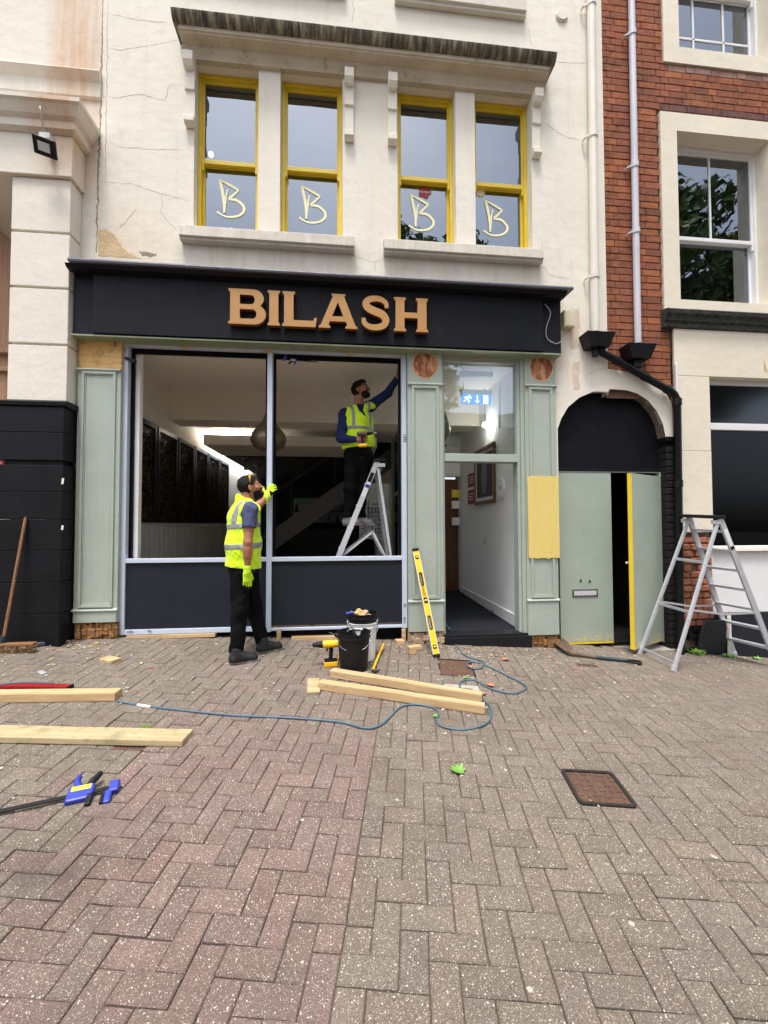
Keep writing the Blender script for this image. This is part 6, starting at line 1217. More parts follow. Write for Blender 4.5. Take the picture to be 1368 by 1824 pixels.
mb = MB(); c = Vector((-2.259, -0.03, 3.24)); mb.obox(c, (1, 0, -.3), (0, 1, 0), (.3, 0, 1), .05, .012, .013); mb.obox(c + Vector((.035, -.005, -.02)), (1, 0, -.3), (0, 1, 0), (.3, 0, 1), .03, .02, .018); tag(mb.build('bracket_clip', 'tool_black', bevel=.003), 'small black clip at the top of the left window post', 'clip')

# ---------------------------------------------------------------- air hose / cable
def G3(p, dz=.008): return Vector(onground(p, dz))
pts = [G3(p) for p in ((1.273, 0.403), (1.265, -0.087), (1.259, -0.408), (1.334, -0.534), (1.396, -0.593), (1.387, -0.698), (1.277, -0.8), (1.204, -0.747), (1.236, -0.645), (1.321, -0.626), (1.406, -0.741), (1.514, -0.978), (1.582, -1.164), (1.523, -1.265), (1.389, -1.327), (1.253, -1.24), (1.16, -1.058), (1.038, -1.088), (0.992, -1.212), (1.029, -1.341), (1.088, -1.431), (1.127, -1.525), (1.081, -1.695), (0.988, -1.807), (0.829, -1.864), (0.686, -1.811), (0.671, -1.724), (0.704, -1.639), (0.689, -1.554), (0.567, -1.498), (0.441, -1.529), (0.329, -1.693), (0.256, -1.783), (0.157, -1.809), (-0.023, -1.721), (-0.35, -1.654), (-0.746, -1.602), (-1.152, -1.512), (-1.416, -1.443), (-1.662, -1.363))]
pts[0].z = .24; pts.insert(0, Vector((pts[0].x - .02, .12, .24)))
hs_ = thing('air_hose', G3((-0.746, -1.602)), 'thin blue hose snaking across the paving from the doorway to the left', 'hose')
sm_ = bez(pts, 7)
for q in sm_: q.z = max(q.z, gz(q.x, q.y) + .007)
mb = MB(); mb.tube(sm_, .0075, 8); mb.build('hose', 'cable_blue', hs_, smooth='all')
a, b = G3((-1.488, -1.423)), G3((-1.384, -1.455)); mb = MB(); mb.tube([a, b], .0095, 8); mb.build('tape_wrap', 'white_upvc', hs_, smooth=True)
tp = [(-2.61, -1.164), (-2.526, -1.114), (-2.371, -1.102), (-2.197, -1.118)]; mb = MB(); q = [Vector((p[0], p[1] - .10, gz(*p) + .075)) for p in tp]; mb.tube(bez(q, 6), .007, 8); tag(mb.build('air_hose', 'cable_blue', smooth='all'), 'end of the blue hose lying over the pale beam at the left edge', 'hose')

# ---------------------------------------------------------------- step ladders
def stile(mb, p0, p1, w=.05, t=.022, side=(0, 1, 0)): mb.bar(p0, p1, t, w, side)
def ladder(name, TL, TR, FL_, FR_, BL, BR, label, treads, mat, spread, rear_bars, cap_dir=1, deep=.075):
    t = thing(name, tuple((Vector(FL_) + Vector(FR_) + Vector(BL) + Vector(BR)) / 4), label, 'ladder'); TL, TR, FL_, FR_, BL, BR = map(Vector, (TL, TR, FL_, FR_, BL, BR)); ax = (TR - TL).normalized()
    for p, q in ((TL, FL_), (TR, FR_)):
        d = (q - p).normalized(); n = d.cross(ax).normalized(); mb = MB(); mb.bar(p, q, .022, .062, n); mb.build('front_stile', mat, t, bevel=.003)
        mb = MB(); mb.bar(q - d * .05, q + d * .003, .030, .072, n); mb.build('foot', 'tool_black' if mat == 'alu_white' else mat, t, bevel=.004)
    bl0, br0 = TL.lerp(BL, .04) + ax * .012, TR.lerp(BR, .04) - ax * .012
    for p, q in ((bl0, BL), (br0, BR)):
        d = (q - p).normalized(); n = d.cross(ax).normalized(); mb = MB(); mb.bar(p, q, .026, .034, n); mb.build('rear_stile', mat, t, bevel=.003); mb = MB(); mb.bar(q - d * .06, q + d * .003, .032, .042, n); mb.build('foot', mat, t, bevel=.004)
    for k in treads:
        p, q = TL.lerp(FL_, k), TR.lerp(FR_, k); n = ax.cross(Vector((0, 0, 1))).normalized(); mb = MB(); mb.bar(p, q, deep, .026); mb.build('tread', mat, t, bevel=.003)
    for k in rear_bars: mb = MB(); mb.bar(bl0.lerp(BL, k), br0.lerp(BR, k), .012, .03); mb.build('rear_bar', mat, t, bevel=.002)
    for p, q, a_, b_ in (((TL, FL_, bl0, BL), (TR, FR_, br0, BR)) if spread else ()):
        u, v = p.lerp(q, spread), a_.lerp(b_, spread * .96); m_ = (u + v) / 2 - Vector((0, 0, .03)); mb = MB(); mb.bar(u, m_, .004, .022); mb.bar(m_, v, .004, .022); mb.build('spreader', mat, t)
    d = (FL_ - TL).normalized(); e = (BL - TL); e.z = 0; e.normalize(); mb = MB(); mid = (TL + TR) / 2 + e * .03 + Vector((0, 0, .012)); mb.obox(mid, ax, e, (0, 0, 1), (TR - TL).length / 2 + .03, .075, .018); mb.build('top_cap', 'tool_black', t, bevel=.008)
    for p, s_ in ((TL, 1), (TR, -1)):
        mb = MB(); mb.obox(p + e * .05 + Vector((0, 0, -.045)), e, ax, (0, 0, 1), .045, .016, .022); mb.build('hinge', mat, t, bevel=.004)
    return t
tl, trr = Vector((4.06, -.17, 1.55)), Vector((4.08, -.55, 1.53))
fl_, fr2, bl_, br_ = Vector(onground((4.72, -.05))), Vector(onground((4.78, -.50))), Vector(onground((3.385, -.19))), Vector(onground((3.32, -.755)))
ld = ladder('step_ladder', tl, trr, fl_, fr2, bl_, br_, 'open aluminium step ladder standing on the paving at the right edge', [.09, .22, .35, .48, .61, .74, .87], 'alu', .63, [.28, .62, .955])
p = trr.lerp(fr2, .13); d = (fr2 - trr).normalized(); mb = MB(); mb.obox(p + Vector((.0, -.0125, 0)), d, Vector((d.z, 0, -d.x)), (0, 1, 0), .10, .022, .001); mb.build('label_plate', 'white_upvc', ld); mb = MB(); mb.obox(p + d * .12 + Vector((.0, -.0127, 0)), d, Vector((d.z, 0, -d.x)), (0, 1, 0), .018, .022, .001); mb.build('label_mark', 'tool_black', ld)
# ladder inside, side-on
Y1, Y2 = .28, .68
tl = Vector((0.42, 0.28, 2.225)); tr2 = Vector((tl.x, Y2, tl.z)); ff = Vector((-0.034, 0.28, 1.1)); dd = (ff - tl).normalized(); f0 = tl + dd * ((tl.z - FL) / -dd.z); bb = Vector((0.58, 0.28, 1.094)); db = (bb - tl).normalized(); b0_ = tl + db * ((tl.z - FL) / -db.z)
ld2 = ladder('step_ladder', tl, tr2 + Vector((0, 0, 0)), f0, f0 + Vector((0, .46, 0)), b0_, b0_ + Vector((0, .46, 0)), 'white aluminium step ladder inside the window under the man with the drill', [.14, .275, .41, .545, .68, .81, .93], 'alu_white', 0, [.3, .65])
for yy in (.30, .72):
    k0, k1, k2 = Vector((0.005, 0.3, 1.098)), Vector((0.366, 0.3, 1.383)), Vector((0.514, 0.3, 1.093)); mb = MB()
    for u, v in ((k0, k1 + Vector((.012, 0, .01))), (k1, k2)): mb = MB(); mb.bar((u.x, yy, u.z), (v.x, yy, v.z), .005, .024); mb.build('spreader', 'alu_white', ld2)
LADDER_STEP = tl.lerp(f0, .41)
p = tl.lerp(f0, .17); mb = MB(); mb.obox(p + Vector((0, -.0125, 0)), dd, Vector((dd.z, 0, -dd.x)), (0, 1, 0), .10, .024, .001); mb.build('label_plate', 'white_upvc', ld2); p = tl.lerp(f0, .10); mb = MB(); mb.obox(p + Vector((0, -.0127, 0)), dd, Vector((dd.z, 0, -dd.x)), (0, 1, 0), .06, .022, .001); mb.build('label_plate', 'tool_black', ld2); p = tl.lerp(f0, .155); mb = MB(); mb.obox(p + Vector((0, -.0136, 0)), dd, Vector((dd.z, 0, -dd.x)), (0, 1, 0), .02, .024, .001); mb.build('label_plate', 'clamp_blue', ld2)

# ---------------------------------------------------------------- slab, leaves, weeds, crumbs
a0 = (4.188, -0.13, -0.038); pts = [(4.225, 0.024), (4.222, 0.189), (4.264, 0.38), (4.505, 0.374), (4.546, 0.28), (4.588, -0.054), (4.267, -0.05)]
me = fill_shape([pts], .025, Matrix.Identity(4)); zb0 = min(p[1] for p in pts); me.transform(Matrix.Translation((0, 0, -.0))); me.transform(Matrix.Rotation(R(90 + 14), 4, 'X')); 
o = bpy.data.objects.new('stone_slab', me); me.materials.append(M['slate']); zs_ = min(v.co.z for v in me.vertices); me.transform(Matrix.Translation((0, -.03 - max(v.co.y for v in me.vertices), gz(4.3, -.1) - zs_ + .0))); COL.objects.link(o); tag(o, 'broken dark slate slab leaning at the foot of the right building', 'slab')
def leaf(c, s, rz, mat, name='fallen_leaf', label='', lift=.004, curl=.4):
    out = [(0, -.9), (.25, -.6), (.75, -.55), (.6, -.2), (1.0, .15), (.6, .25), (.55, .65), (.25, .5), (0, 1.0), (-.25, .5), (-.55, .65), (-.6, .25), (-1.0, .15), (-.6, -.2), (-.75, -.55), (-.25, -.6)]
    mb = MB(); g = gz(*c); vs = [(0, 0, .0)] + [(x, y, curl * (x * x + .3 * y * y)) for x, y in out]
    vs = [(c[0] + s * (x * math.cos(rz) - y * math.sin(rz)), c[1] + s * (x * math.sin(rz) + y * math.cos(rz)), g + lift + s * z) for x, y, z in vs]
    n = len(out); mb.add(vs, [(0, 1 + i, 1 + (i + 1) % n) for i in range(n)]); return mb.build(name, mat, fix=False, label=None, smooth=False)
for c, s, rz, mat, lab in (((0.664, -2.284), .055, .6, 'leaf_green', 'curled green leaf lying alone on the paving in the middle foreground'), ((0.68, -1.67), .03, 1.2, 'leaf_green', 'small green leaf beside the blue hose loop'), ((1.1, -0.998), .03, 2.0, 'leaf_green', 'small green leaf on the edge of the rectangular cover'), ((4.894, -0.156), .06, .3, 'leaf_green', 'green leaf on the ground under the ladder at the right edge'), ((1.139, -1.323), .045, 2.2, 'leaf_brown', 'dry orange leaf beside the gully grate'), ((1.268, -1.163), .05, .9, 'leaf_brown', 'dry orange leaf right of the rectangular cover'), ((1.231, -0.732), .04, .1, 'leaf_brown', 'dry orange leaf on the rectangular cover'), ((1.658, -0.533), .05, 1.5, 'leaf_brown', 'dry orange leaf in front of the doorstep')):
    tag(leaf(c, s, rz, mat, curl=.5), lab, 'leaf')
def tuft(c, n, s, label, mat='leaf_green'):
    mb = MB(); g = gz(*c)
    for k in range(n):
        a = random.uniform(0, 6.28); l = s * random.uniform(.5, 1); b = (c[0] + random.gauss(0, s * .35), c[1] + random.gauss(0, s * .25), g - .005); w = .006 + s * .05
        t1 = (b[0] + math.cos(a) * l * .5, b[1] + math.sin(a) * l * .5, b[2] + l * .7); t2 = (b[0] + math.cos(a) * l, b[1] + math.sin(a) * l, b[2] + l * .75)
        nx_, ny_ = -math.sin(a) * w, math.cos(a) * w; mb.add([(b[0] - nx_ * .4, b[1] - ny_ * .4, b[2]), (b[0] + nx_ * .4, b[1] + ny_ * .4, b[2]), (t1[0] + nx_, t1[1] + ny_, t1[2]), t2, (t1[0] - nx_, t1[1] - ny_, t1[2])], [(0, 1, 2, 4), (4, 2, 3)])
    tag(mb.build('weed', mat, fix=False), label, 'weed')
tuft((4.17, -.10), 60, .09, 'green weed growing at the foot of the black waste pipe'); tuft((4.53, -.16), 30, .06, 'small weed at the wall under the ladder treads'); tuft((-1.296, -1.737), 90, .035, 'bright green moss clump behind the grey plank', 'moss')
# crumbs, shavings and chips on the ground near the shopfront
for nm, mat, n, kind in (('wood_shavings', 'wood_chip', 150, 0), ('mortar_crumbs', 'mortar_crumb', 420, 1), ('brick_crumbs', 'brick_crumb', 24, 2), ('dry_leaves', 'leaf_brown', 14, 3)):
    mb = MB()
    for k in range(n):
        if kind == 3: x, y = random.uniform(.9, 2.6), -abs(random.gauss(.15, .3)) - .1
        else:
            x = random.choice((random.uniform(-3.2, 4.9), random.gauss(-2.6, .6), random.gauss(1.3, .7))); y = -.12 - abs(random.gauss(0, .35 if kind != 1 else .9))
        if in_hole(x, y) and kind == 1: continue
        g = gz(x, y) + .003; a = random.uniform(0, 6.28); l = random.uniform(.005, .022) if kind in (0, 3) else random.uniform(.003, .011); w = l * (random.uniform(.15, .4) if kind == 0 else random.uniform(.5, .9)); t = .004 if kind in (0, 3) else l * .6
        mb.obox((x, y, g + t / 2), (math.cos(a), math.sin(a), random.gauss(0, .1)), (-math.sin(a), math.cos(a), 0), (0, 0, 1), l, w, t / 2)
    tag(mb.build(nm, mat, fix=False), {'wood_shavings': 'pale wood shavings scattered along the foot of the shopfront', 'mortar_crumbs': 'pale mortar crumbs scattered over the paving', 'brick_crumbs': 'red brick crumbs near the shopfront', 'dry_leaves': 'bits of dry orange leaf before the doorstep'}[nm], 'debris', kind='stuff')

mb = MB(); r2 = random.Random(12)
for k in range(26):
    y = -3.6 + 3.2 * r2.random() ** 1.2; x = .1 * (y + 4.67) + r2.uniform(-.95, .95) * (y + 4.67); g = gz(x, y) + .0016; n = 9; s_ = r2.uniform(.005, .012); a0 = r2.uniform(0, 6)
    mb.add([(x + s_ * r2.uniform(.7, 1.2) * math.cos(a0 + 6.283 * q / n), y + s_ * r2.uniform(.7, 1.2) * math.sin(a0 + 6.283 * q / n), g) for q in range(n)], [tuple(range(n))])
tag(mb.build('chewing_gum', 'gum', fix=False), 'flattened pale chewing gum spots dotted over the paving', 'gum', kind='stuff')
# ---------------------------------------------------------------- people: smooth-blended bodies turned into one surface
class Field:
    def __init__(s, lo, hi, res):
        s.lo = np.array(lo, float); s.res = res; s.n = np.ceil((np.array(hi) - s.lo) / res).astype(int) + 1; s.d = np.full(s.n, 1.0, np.float32)
        s.ax = [(s.lo[i] + res * np.arange(s.n[i])).astype(np.float32) for i in range(3)]
    def sub(s, lo, hi):
        a = np.clip(np.floor((np.array(lo) - s.lo) / s.res).astype(int), 0, s.n); b = np.clip(np.ceil((np.array(hi) - s.lo) / s.res).astype(int) + 1, 0, s.n)
        return tuple(slice(i, j) for i, j in zip(a, b))
    def P(s, sl): return s.ax[0][sl[0]][:, None, None], s.ax[1][sl[1]][None, :, None], s.ax[2][sl[2]][None, None, :]
    def put(s, sl, v, k, op='u'):
        d = s.d[sl]
        if op == 'u':
            h = np.clip(.5 + .5 * (d - v) / k, 0, 1); s.d[sl] = d * (1 - h) + v * h - k * h * (1 - h)
        else:
            v = -v; h = np.clip(.5 - .5 * (d - v) / k, 0, 1); s.d[sl] = d * (1 - h) + v * h + k * h * (1 - h)
    def seg(s, a, b, ra, rb, k=.02, wide=1.0, side=None, op='u', inf=0.0):
        a, b = np.array(a, float), np.array(b, float); ra += inf; rb += inf; m = max(ra, rb) * max(wide, 1) + k + 3 * s.res
        sl = s.sub(np.minimum(a, b) - m, np.maximum(a, b) + m)
        if any(q.start >= q.stop for q in sl): return s
        X, Y, Z = s.P(sl); ab = b - a; L2 = ab @ ab + 1e-9; x, y, z = X - a[0], Y - a[1], Z - a[2]
        h = np.clip((x * ab[0] + y * ab[1] + z * ab[2]) / L2, 0, 1); x, y, z = x - h * ab[0], y - h * ab[1], z - h * ab[2]
        if side is not None:
            sd = np.array(side, float); sd /= np.linalg.norm(sd); q = (x * sd[0] + y * sd[1] + z * sd[2]) * (1 / wide - 1); x, y, z = x + q * sd[0], y + q * sd[1], z + q * sd[2]
        s.put(sl, np.sqrt(x * x + y * y + z * z) - (ra + (rb - ra) * h), k, op); return s
    def ell(s, c, axes, rad, k=.015, op='u', inf=0.0):
        c = np.array(c, float); rad = np.array(rad, float) + inf; m = rad.max() + k + 3 * s.res; sl = s.sub(c - m, c + m)
        if any(q.start >= q.stop for q in sl): return s
        X, Y, Z = s.P(sl); x, y, z = X - c[0], Y - c[1], Z - c[2]; q = [(x * a[0] + y * a[1] + z * a[2]) for a in axes]
        k0 = np.sqrt(sum((u / r) ** 2 for u, r in zip(q, rad))); k1 = np.sqrt(sum((u / r ** 2) ** 2 for u, r in zip(q, rad))) + 1e-6
        s.put(sl, k0 * (k0 - 1) / k1, k, op); return s
    def half(s, p, n):                            # keep the side the normal points away from
        n = np.array(n, float); n /= np.linalg.norm(n); X, Y, Z = s.P((slice(None),) * 3); s.d = np.maximum(s.d, (X - p[0]) * n[0] + (Y - p[1]) * n[1] + (Z - p[2]) * n[2]); return s
    def slab(s, p, n, h):
        n = np.array(n, float); n /= np.linalg.norm(n); X, Y, Z = s.P((slice(None),) * 3); s.d = np.maximum(s.d, np.abs((X - p[0]) * n[0] + (Y - p[1]) * n[1] + (Z - p[2]) * n[2]) - h); return s
    def folds(s, amp, freq, seed, tilt=(.3, .3, 1.0)):
        X, Y, Z = s.P((slice(None),) * 3); r = np.random.default_rng(seed); v = 0
        for q in range(6):
            w = r.normal(size=3) * np.array(tilt) ; w /= np.linalg.norm(w); f = freq * r.uniform(.6, 1.7); v = v + np.sin((X * w[0] + Y * w[1] + Z * w[2]) * f + r.uniform(0, 6.28)) / 6
        s.d = s.d + (amp * 2.2 * v).astype(np.float32); return s
    def copy(s):
        f = Field.__new__(Field); f.__dict__.update(s.__dict__); f.d = s.d.copy(); return f
    def grow(s, a): s.d = s.d - a; return s
    def mesh(s, name, mat, parent, relax=1):
        d = s.d; n = np.array(d.shape); ins = d < 0; c = np.zeros(n - 1, np.int8)
        cor = [(i, j, k) for i in (0, 1) for j in (0, 1) for k in (0, 1)]
        def cs(a, o): return a[o[0]:o[0] + n[0] - 1, o[1]:o[1] + n[1] - 1, o[2]:o[2] + n[2] - 1]
        for o in cor: c += cs(ins, o)
        act = np.argwhere((c > 0) & (c < 8)); idx = -np.ones(n - 1, np.int64); idx[tuple(act.T)] = np.arange(len(act))
        acc = np.zeros((len(act), 3)); cnt = np.zeros(len(act)); V = {o: d[act[:, 0] + o[0], act[:, 1] + o[1], act[:, 2] + o[2]] for o in cor}
        for o in cor:
            for ax in range(3):
                if o[ax]: continue
                p = list(o); p[ax] = 1; a, b = V[o], V[tuple(p)]; m = (a < 0) != (b < 0); t = np.where(m, a / (a - b + 1e-12), 0); q = np.tile(np.array(o, float), (len(act), 1)); q[:, ax] += t; acc[m] += q[m]; cnt[m] += 1
        vs = s.lo + s.res * (act + acc / cnt[:, None]); fs = []
        for ax in range(3):
            u, v = [(1, 2), (2, 0), (0, 1)][ax]; a = [slice(None)] * 3; b = [slice(None)] * 3; a[ax] = slice(0, -1); b[ax] = slice(1, None)
            A, B = ins[tuple(a)], ins[tuple(b)]; e = np.argwhere(A != B); ok = (e[:, u] > 0) & (e[:, v] > 0) & (e[:, u] < n[u] - 1) & (e[:, v] < n[v] - 1); e = e[ok]; fl = A[tuple(e.T)]
            def I(du, dv): q = e.copy(); q[:, u] += du; q[:, v] += dv; return idx[tuple(q.T)]
            q = np.stack([I(-1, -1), I(0, -1), I(0, 0), I(-1, 0)], 1); q[~fl] = q[~fl][:, ::-1]; fs.append(q)
        fs = np.concatenate(fs); fs = fs[(fs >= 0).all(1)]
        for _ in range(relax):
            sm = np.zeros_like(vs); ct = np.zeros(len(vs))
            for i in range(4):
                for j in (1, 3): np.add.at(sm, fs[:, i], vs[fs[:, (i + j) % 4]]); np.add.at(ct, fs[:, i], 1)
            vs = vs * .5 + .5 * sm / np.maximum(ct, 1)[:, None]
        me = bpy.data.meshes.new(name); me.from_pydata(vs.tolist(), [], fs.tolist()); me.materials.append(M[mat]); me.polygons.foreach_set('use_smooth', [True] * len(fs)); me.update()
        return link_mesh(name, me, parent)
def nrm(v): v = np.array(v, float); return v / np.linalg.norm(v)
def head_axes(f, up=(0, 0, 1)): f = nrm(f); r = nrm(np.cross(f, up)); return r, f, np.cross(r, f)
def head(F, c, f, inf=0.0):
    r, fw, u = head_axes(f); c = np.array(c)
    def q(x, y, z): return c + r * x + fw * y + u * z
    ax = (r, fw, u)
    F.ell(q(0, -.012, .035), ax, (.074, .095, .085), .02, inf=inf); F.ell(q(0, .028, -.035), ax, (.058, .064, .075), .03, inf=inf); F.ell(q(0, .062, -.085), ax, (.030, .030, .024), .03, inf=inf)
    if inf == 0:
        F.seg(q(0, .088, .022), q(0, .112, -.018), .008, .013, .012); F.seg(q(-.012, .100, -.022), q(.012, .100, -.022), .008, .008, .008)
        for s_ in (-1, 1):
            F.ell(q(s_ * .029, .096, .014), ax, (.015, .012, .009), .008, 's'); F.seg(q(s_ * .012, .088, .030), q(s_ * .046, .076, .030), .008, .007, .012); F.ell(q(s_ * .045, .062, -.015), ax, (.022, .02, .02), .02)
            F.ell(q(s_ * .078, -.008, -.004), (nrm(r + fw * .25 * s_), fw, u), (.011, .021, .032), .006); F.ell(q(s_ * .086, -.002, -.002), ax, (.006, .010, .016), .004, 's')
        F.seg(q(-.020, .088, -.050), q(.020, .088, -.050), .008, .008, .006); F.seg(q(-.018, .086, -.062), q(.018, .086, -.062), .009, .009, .006)
    return q, ax
def hand(F, w, d, n, t, curls, thumb=(.7, .75, .2), spread=.03, inf=0.0, grip=1.0, k=.006):
    w, d, n, t = np.array(w), nrm(d), nrm(n), nrm(t)
    F.seg(w, w + d * .02, .027, .027, .015, inf=inf); F.seg(w + d * .02, w + d * .085, .017, .016, .012, 2.4, t, inf=inf)
    for q, (o, l, cu) in enumerate(zip((.034, .0115, -.0115, -.033), (.072, .08, .075, .058), curls)):
        p = w + d * .088 + t * o; dd = nrm(d + t * o * spread * 20); r_ = .0088 - .0006 * q
        for sgm, fr in ((.45, .5), (.3, 1.2), (.25, 1.7)):
            a = cu * fr; e = p + (dd * math.cos(a) + n * math.sin(a)) * l * sgm; F.seg(p, e, r_, r_ * .93, k, inf=inf); p = e; r_ *= .93
    p = w + d * .025 + t * .03; td = nrm(d * thumb[0] + t * thumb[1] + n * thumb[2]); e = p + td * .045; F.seg(p, e, .014, .012, .010, inf=inf); td2 = nrm(td + d * .6 * grip + n * .25); F.seg(e, e + td2 * .035, .0115, .0095, k, inf=inf)
def shoe(F, heel, toe, z, inf=0.0):
    h = np.array([*heel, z]); t = np.array([*toe, z]); d = nrm(t - h); sd = np.array([-d[1], d[0], 0]); L_ = np.linalg.norm(t - h)
    F.seg(h + d * .04 + [0, 0, .04], t - d * .06 + [0, 0, .034], .042, .036, .02, 1.15, sd, inf=inf); F.seg(h + d * .05 + [0, 0, .06], h + d * .06 + [0, 0, .13], .045, .047, .03, inf=inf); F.seg(h + d * .08 + [0, 0, .085], t - d * .08 + [0, 0, .045], .035, .028, .03, 1.3, sd, inf=inf); return d, sd
def sole(name, heel, toe, z, mat, par):
    h = Vector((*heel, z)); t = Vector((*toe, z)); d = (t - h).normalized(); sd_ = Vector((-d.y, d.x, 0)); L_ = (t - h).length; pts = []
    for k in range(28):
        a = 2 * math.pi * k / 28; x = math.cos(a); y = math.sin(a); w = .046 if x > 0 else .040; w *= 1 - .16 * math.exp(-((x + .1) / .3) ** 2); pts.append(h + d * (L_ / 2 + x * L_ / 2) + sd_ * y * w)
    mb = MB(); n = 28; mb.add([tuple(p) for p in pts] + [tuple(p + Vector((0, 0, .024))) for p in pts], [tuple(range(n - 1, -1, -1)), tuple(range(n, 2 * n))] + [(i, (i + 1) % n, (i + 1) % n + n, i + n) for i in range(n)]); mb.build(name, mat, par, bevel=.004, smooth=True)

def person(spec):
    J = {k: np.array(v, float) for k, v in spec['J'].items()}; f = nrm(spec['f']); r = nrm(np.cross(f, (0, 0, 1))); top = J['head'][2] + .16; base = spec['base']
    root = thing('person', spec['loc'], spec['label'], 'person')
    allp = np.array(list(J.values())); lo = allp.min(0) - [.25, .25, .30]; hi = allp.max(0) + [.25, .25, .26]; lo[2] = base - .03
    res = .0068
    # body (one continuous skin)
    F = Field(lo, hi, res)
    F.seg(J['pelvis'], J['waist'], .115, .105, .05, 1.35, r); F.seg(J['waist'], J['chest'], .105, .12, .05, 1.4, r); F.seg(J['rsho'], J['lsho'], .055, .055, .05)
    F.seg(J['neck'] - [0, 0, .04], J['head'] + spec['hback'], .056, .053, .03)
    for s_ in 'rl':
        F.seg(J[s_ + 'sho'], J[s_ + 'elb'], .050, .040, .03); F.seg(J[s_ + 'elb'], J[s_ + 'wri'], .040, .026, .012); F.seg(J[s_ + 'elb'] * .75 + J[s_ + 'wri'] * .25, J[s_ + 'elb'] * .55 + J[s_ + 'wri'] * .45, .041, .037, .02)
        F.seg(J[s_ + 'hip'], J[s_ + 'kne'], .078, .056, .04); F.seg(J[s_ + 'kne'], J[s_ + 'ank'], .056, .042, .03); F.seg(J[s_ + 'ank'], J[s_ + 'ank'] + [0, 0, -.03], .04, .04, .02)
        hand(F, J[s_ + 'wri'], *spec['hand_' + s_])
    q, ax = head(F, J['head'], spec['hf'])
    body = F.mesh('body', 'skin', root)
    # hair and beard
    H = Field(J['head'] - .17, J['head'] + .17, .0045); head(H, J['head'], spec['hf'], .012); r_, fw, u = ax
    H2 = H.copy(); H2.half(q(0, .050, .052), nrm(fw * .85 - u * .62)); H2.half(q(0, 0, -.088), -u)
    for s_ in (-1, 1): H2.ell(q(s_ * .083, .004, -.008), ax, (.03, .026, .040), .01, 's')
    H2.ell(q(0, .105, -.02), ax, (.085, .075, .075), .01, 's')
    if spec.get('tall'): H2.ell(q(0, .02, .095), ax, (.062, .075, .032), .02)
    H2.folds(.0030, 210, 4, (1, 1, .4)); H2.mesh('hair', 'hair', root, 1)
    B = Field(J['head'] - .17, J['head'] + .17, .0045); head(B, J['head'], spec['hf'], .0022); B.ell(q(0, .062, -.086), ax, (.030, .028, .023), .03); B.half(q(0, .03, -.040), nrm(u * .9 - fw * .38)); B.half(q(0, .004, 0), -fw); B.ell(q(0, .092, -.056), ax, (.022, .03, .012), .006, 's'); B.half(q(0, 0, -.118), -u); B.folds(.001, 300, 9, (1, 1, 1)); B.mesh('beard', 'beard', root, 1)
    mb = MB(); mb.tube([q(-.026, .094, -.040), q(-.01, .104, -.034), q(.01, .104, -.034), q(.026, .094, -.040)], [.003, .006, .006, .003], 8); mb.build('moustache', 'beard', root, smooth='all')
    for s_ in (-1, 1):
        mb = MB(); mb.tube([q(s_ * .012, .097, .030), q(s_ * .028, .095, .036), q(s_ * .048, .080, .030)], [.003, .004, .002], 6); mb.build('eyebrow', 'hair', root, smooth='all')
        mb = MB(); mb.lathe([(0, -.009), (.006, -.007), (.009, 0), (.006, .007), (0, .009)], q(s_ * .030, .082, .014), 10); ey = mb.build('eye', 'eye_white', root, smooth='all'); mb = MB(); p = Vector(q(s_ * .030, .082, .014)); d_ = Vector(fw); mb.tube([p + d_ * .006, p + d_ * .0102], .0048, 10); mb.build('iris', 'eye', ey, smooth=True)
    # trousers
    T = Field(lo, hi, res); T.seg(J['pelvis'] - [0, 0, .0], J['waist'], .135, .125, .05, 1.3, r)
    for s_ in 'rl': T.seg(J[s_ + 'hip'], J[s_ + 'kne'], .098, .076, .05); T.seg(J[s_ + 'kne'], J[s_ + 'ank'] + [0, 0, .0], .076, .064, .03)
    T.folds(.0085, 38, spec['seed'], (1, 1, .8)); T.folds(.003, 85, spec['seed'] + 1, (1, 1, .7)); T.half(J['waist'] + [0, 0, .06], (0, 0, 1))
    X, Y, Z = T.P((slice(None),) * 3); cut = min(J['rank'][2], J['lank'][2])
    for s_ in 'rl':
        sl = T.sub(J[s_ + 'ank'] - [.13, .13, .2], J[s_ + 'ank'] + [.13, .13, .05]); xx, yy, zz = T.P(sl); T.d[sl] = np.maximum(T.d[sl], (J[s_ + 'ank'][2] - .02) - zz + 0 * xx + 0 * yy)
    T.mesh('trousers', 'black_cloth', root)
    # shirt with sleeves
    S_ = Field(lo, hi, res); S_.seg(J['pelvis'], J['waist'], .122, .118, .05, 1.38, r); S_.seg(J['waist'], J['chest'], .118, .130, .05, 1.42, r); S_.seg(J['rsho'], J['lsho'], .066, .066, .05)
    for s_ in 'rl':
        if spec['sleeve'] < 1: e = J[s_ + 'sho'] + (J[s_ + 'elb'] - J[s_ + 'sho']) * spec['sleeve']; S_.seg(J[s_ + 'sho'], e + nrm(e - J[s_ + 'sho']) * .06, .068, .064, .03)
        else: S_.seg(J[s_ + 'sho'], J[s_ + 'elb'], .066, .056, .03); S_.seg(J[s_ + 'elb'], J[s_ + 'elb'] + (J[s_ + 'wri'] - J[s_ + 'elb']) * .93, .055, .038, .02)
    if spec.get('collar'): S_.seg(J['neck'] - [0, 0, .03], J['neck'] + [0, 0, .02], .066, .064, .02)
    S_.folds(.0035, 60, spec['seed'] + 5, (1, 1, .8))
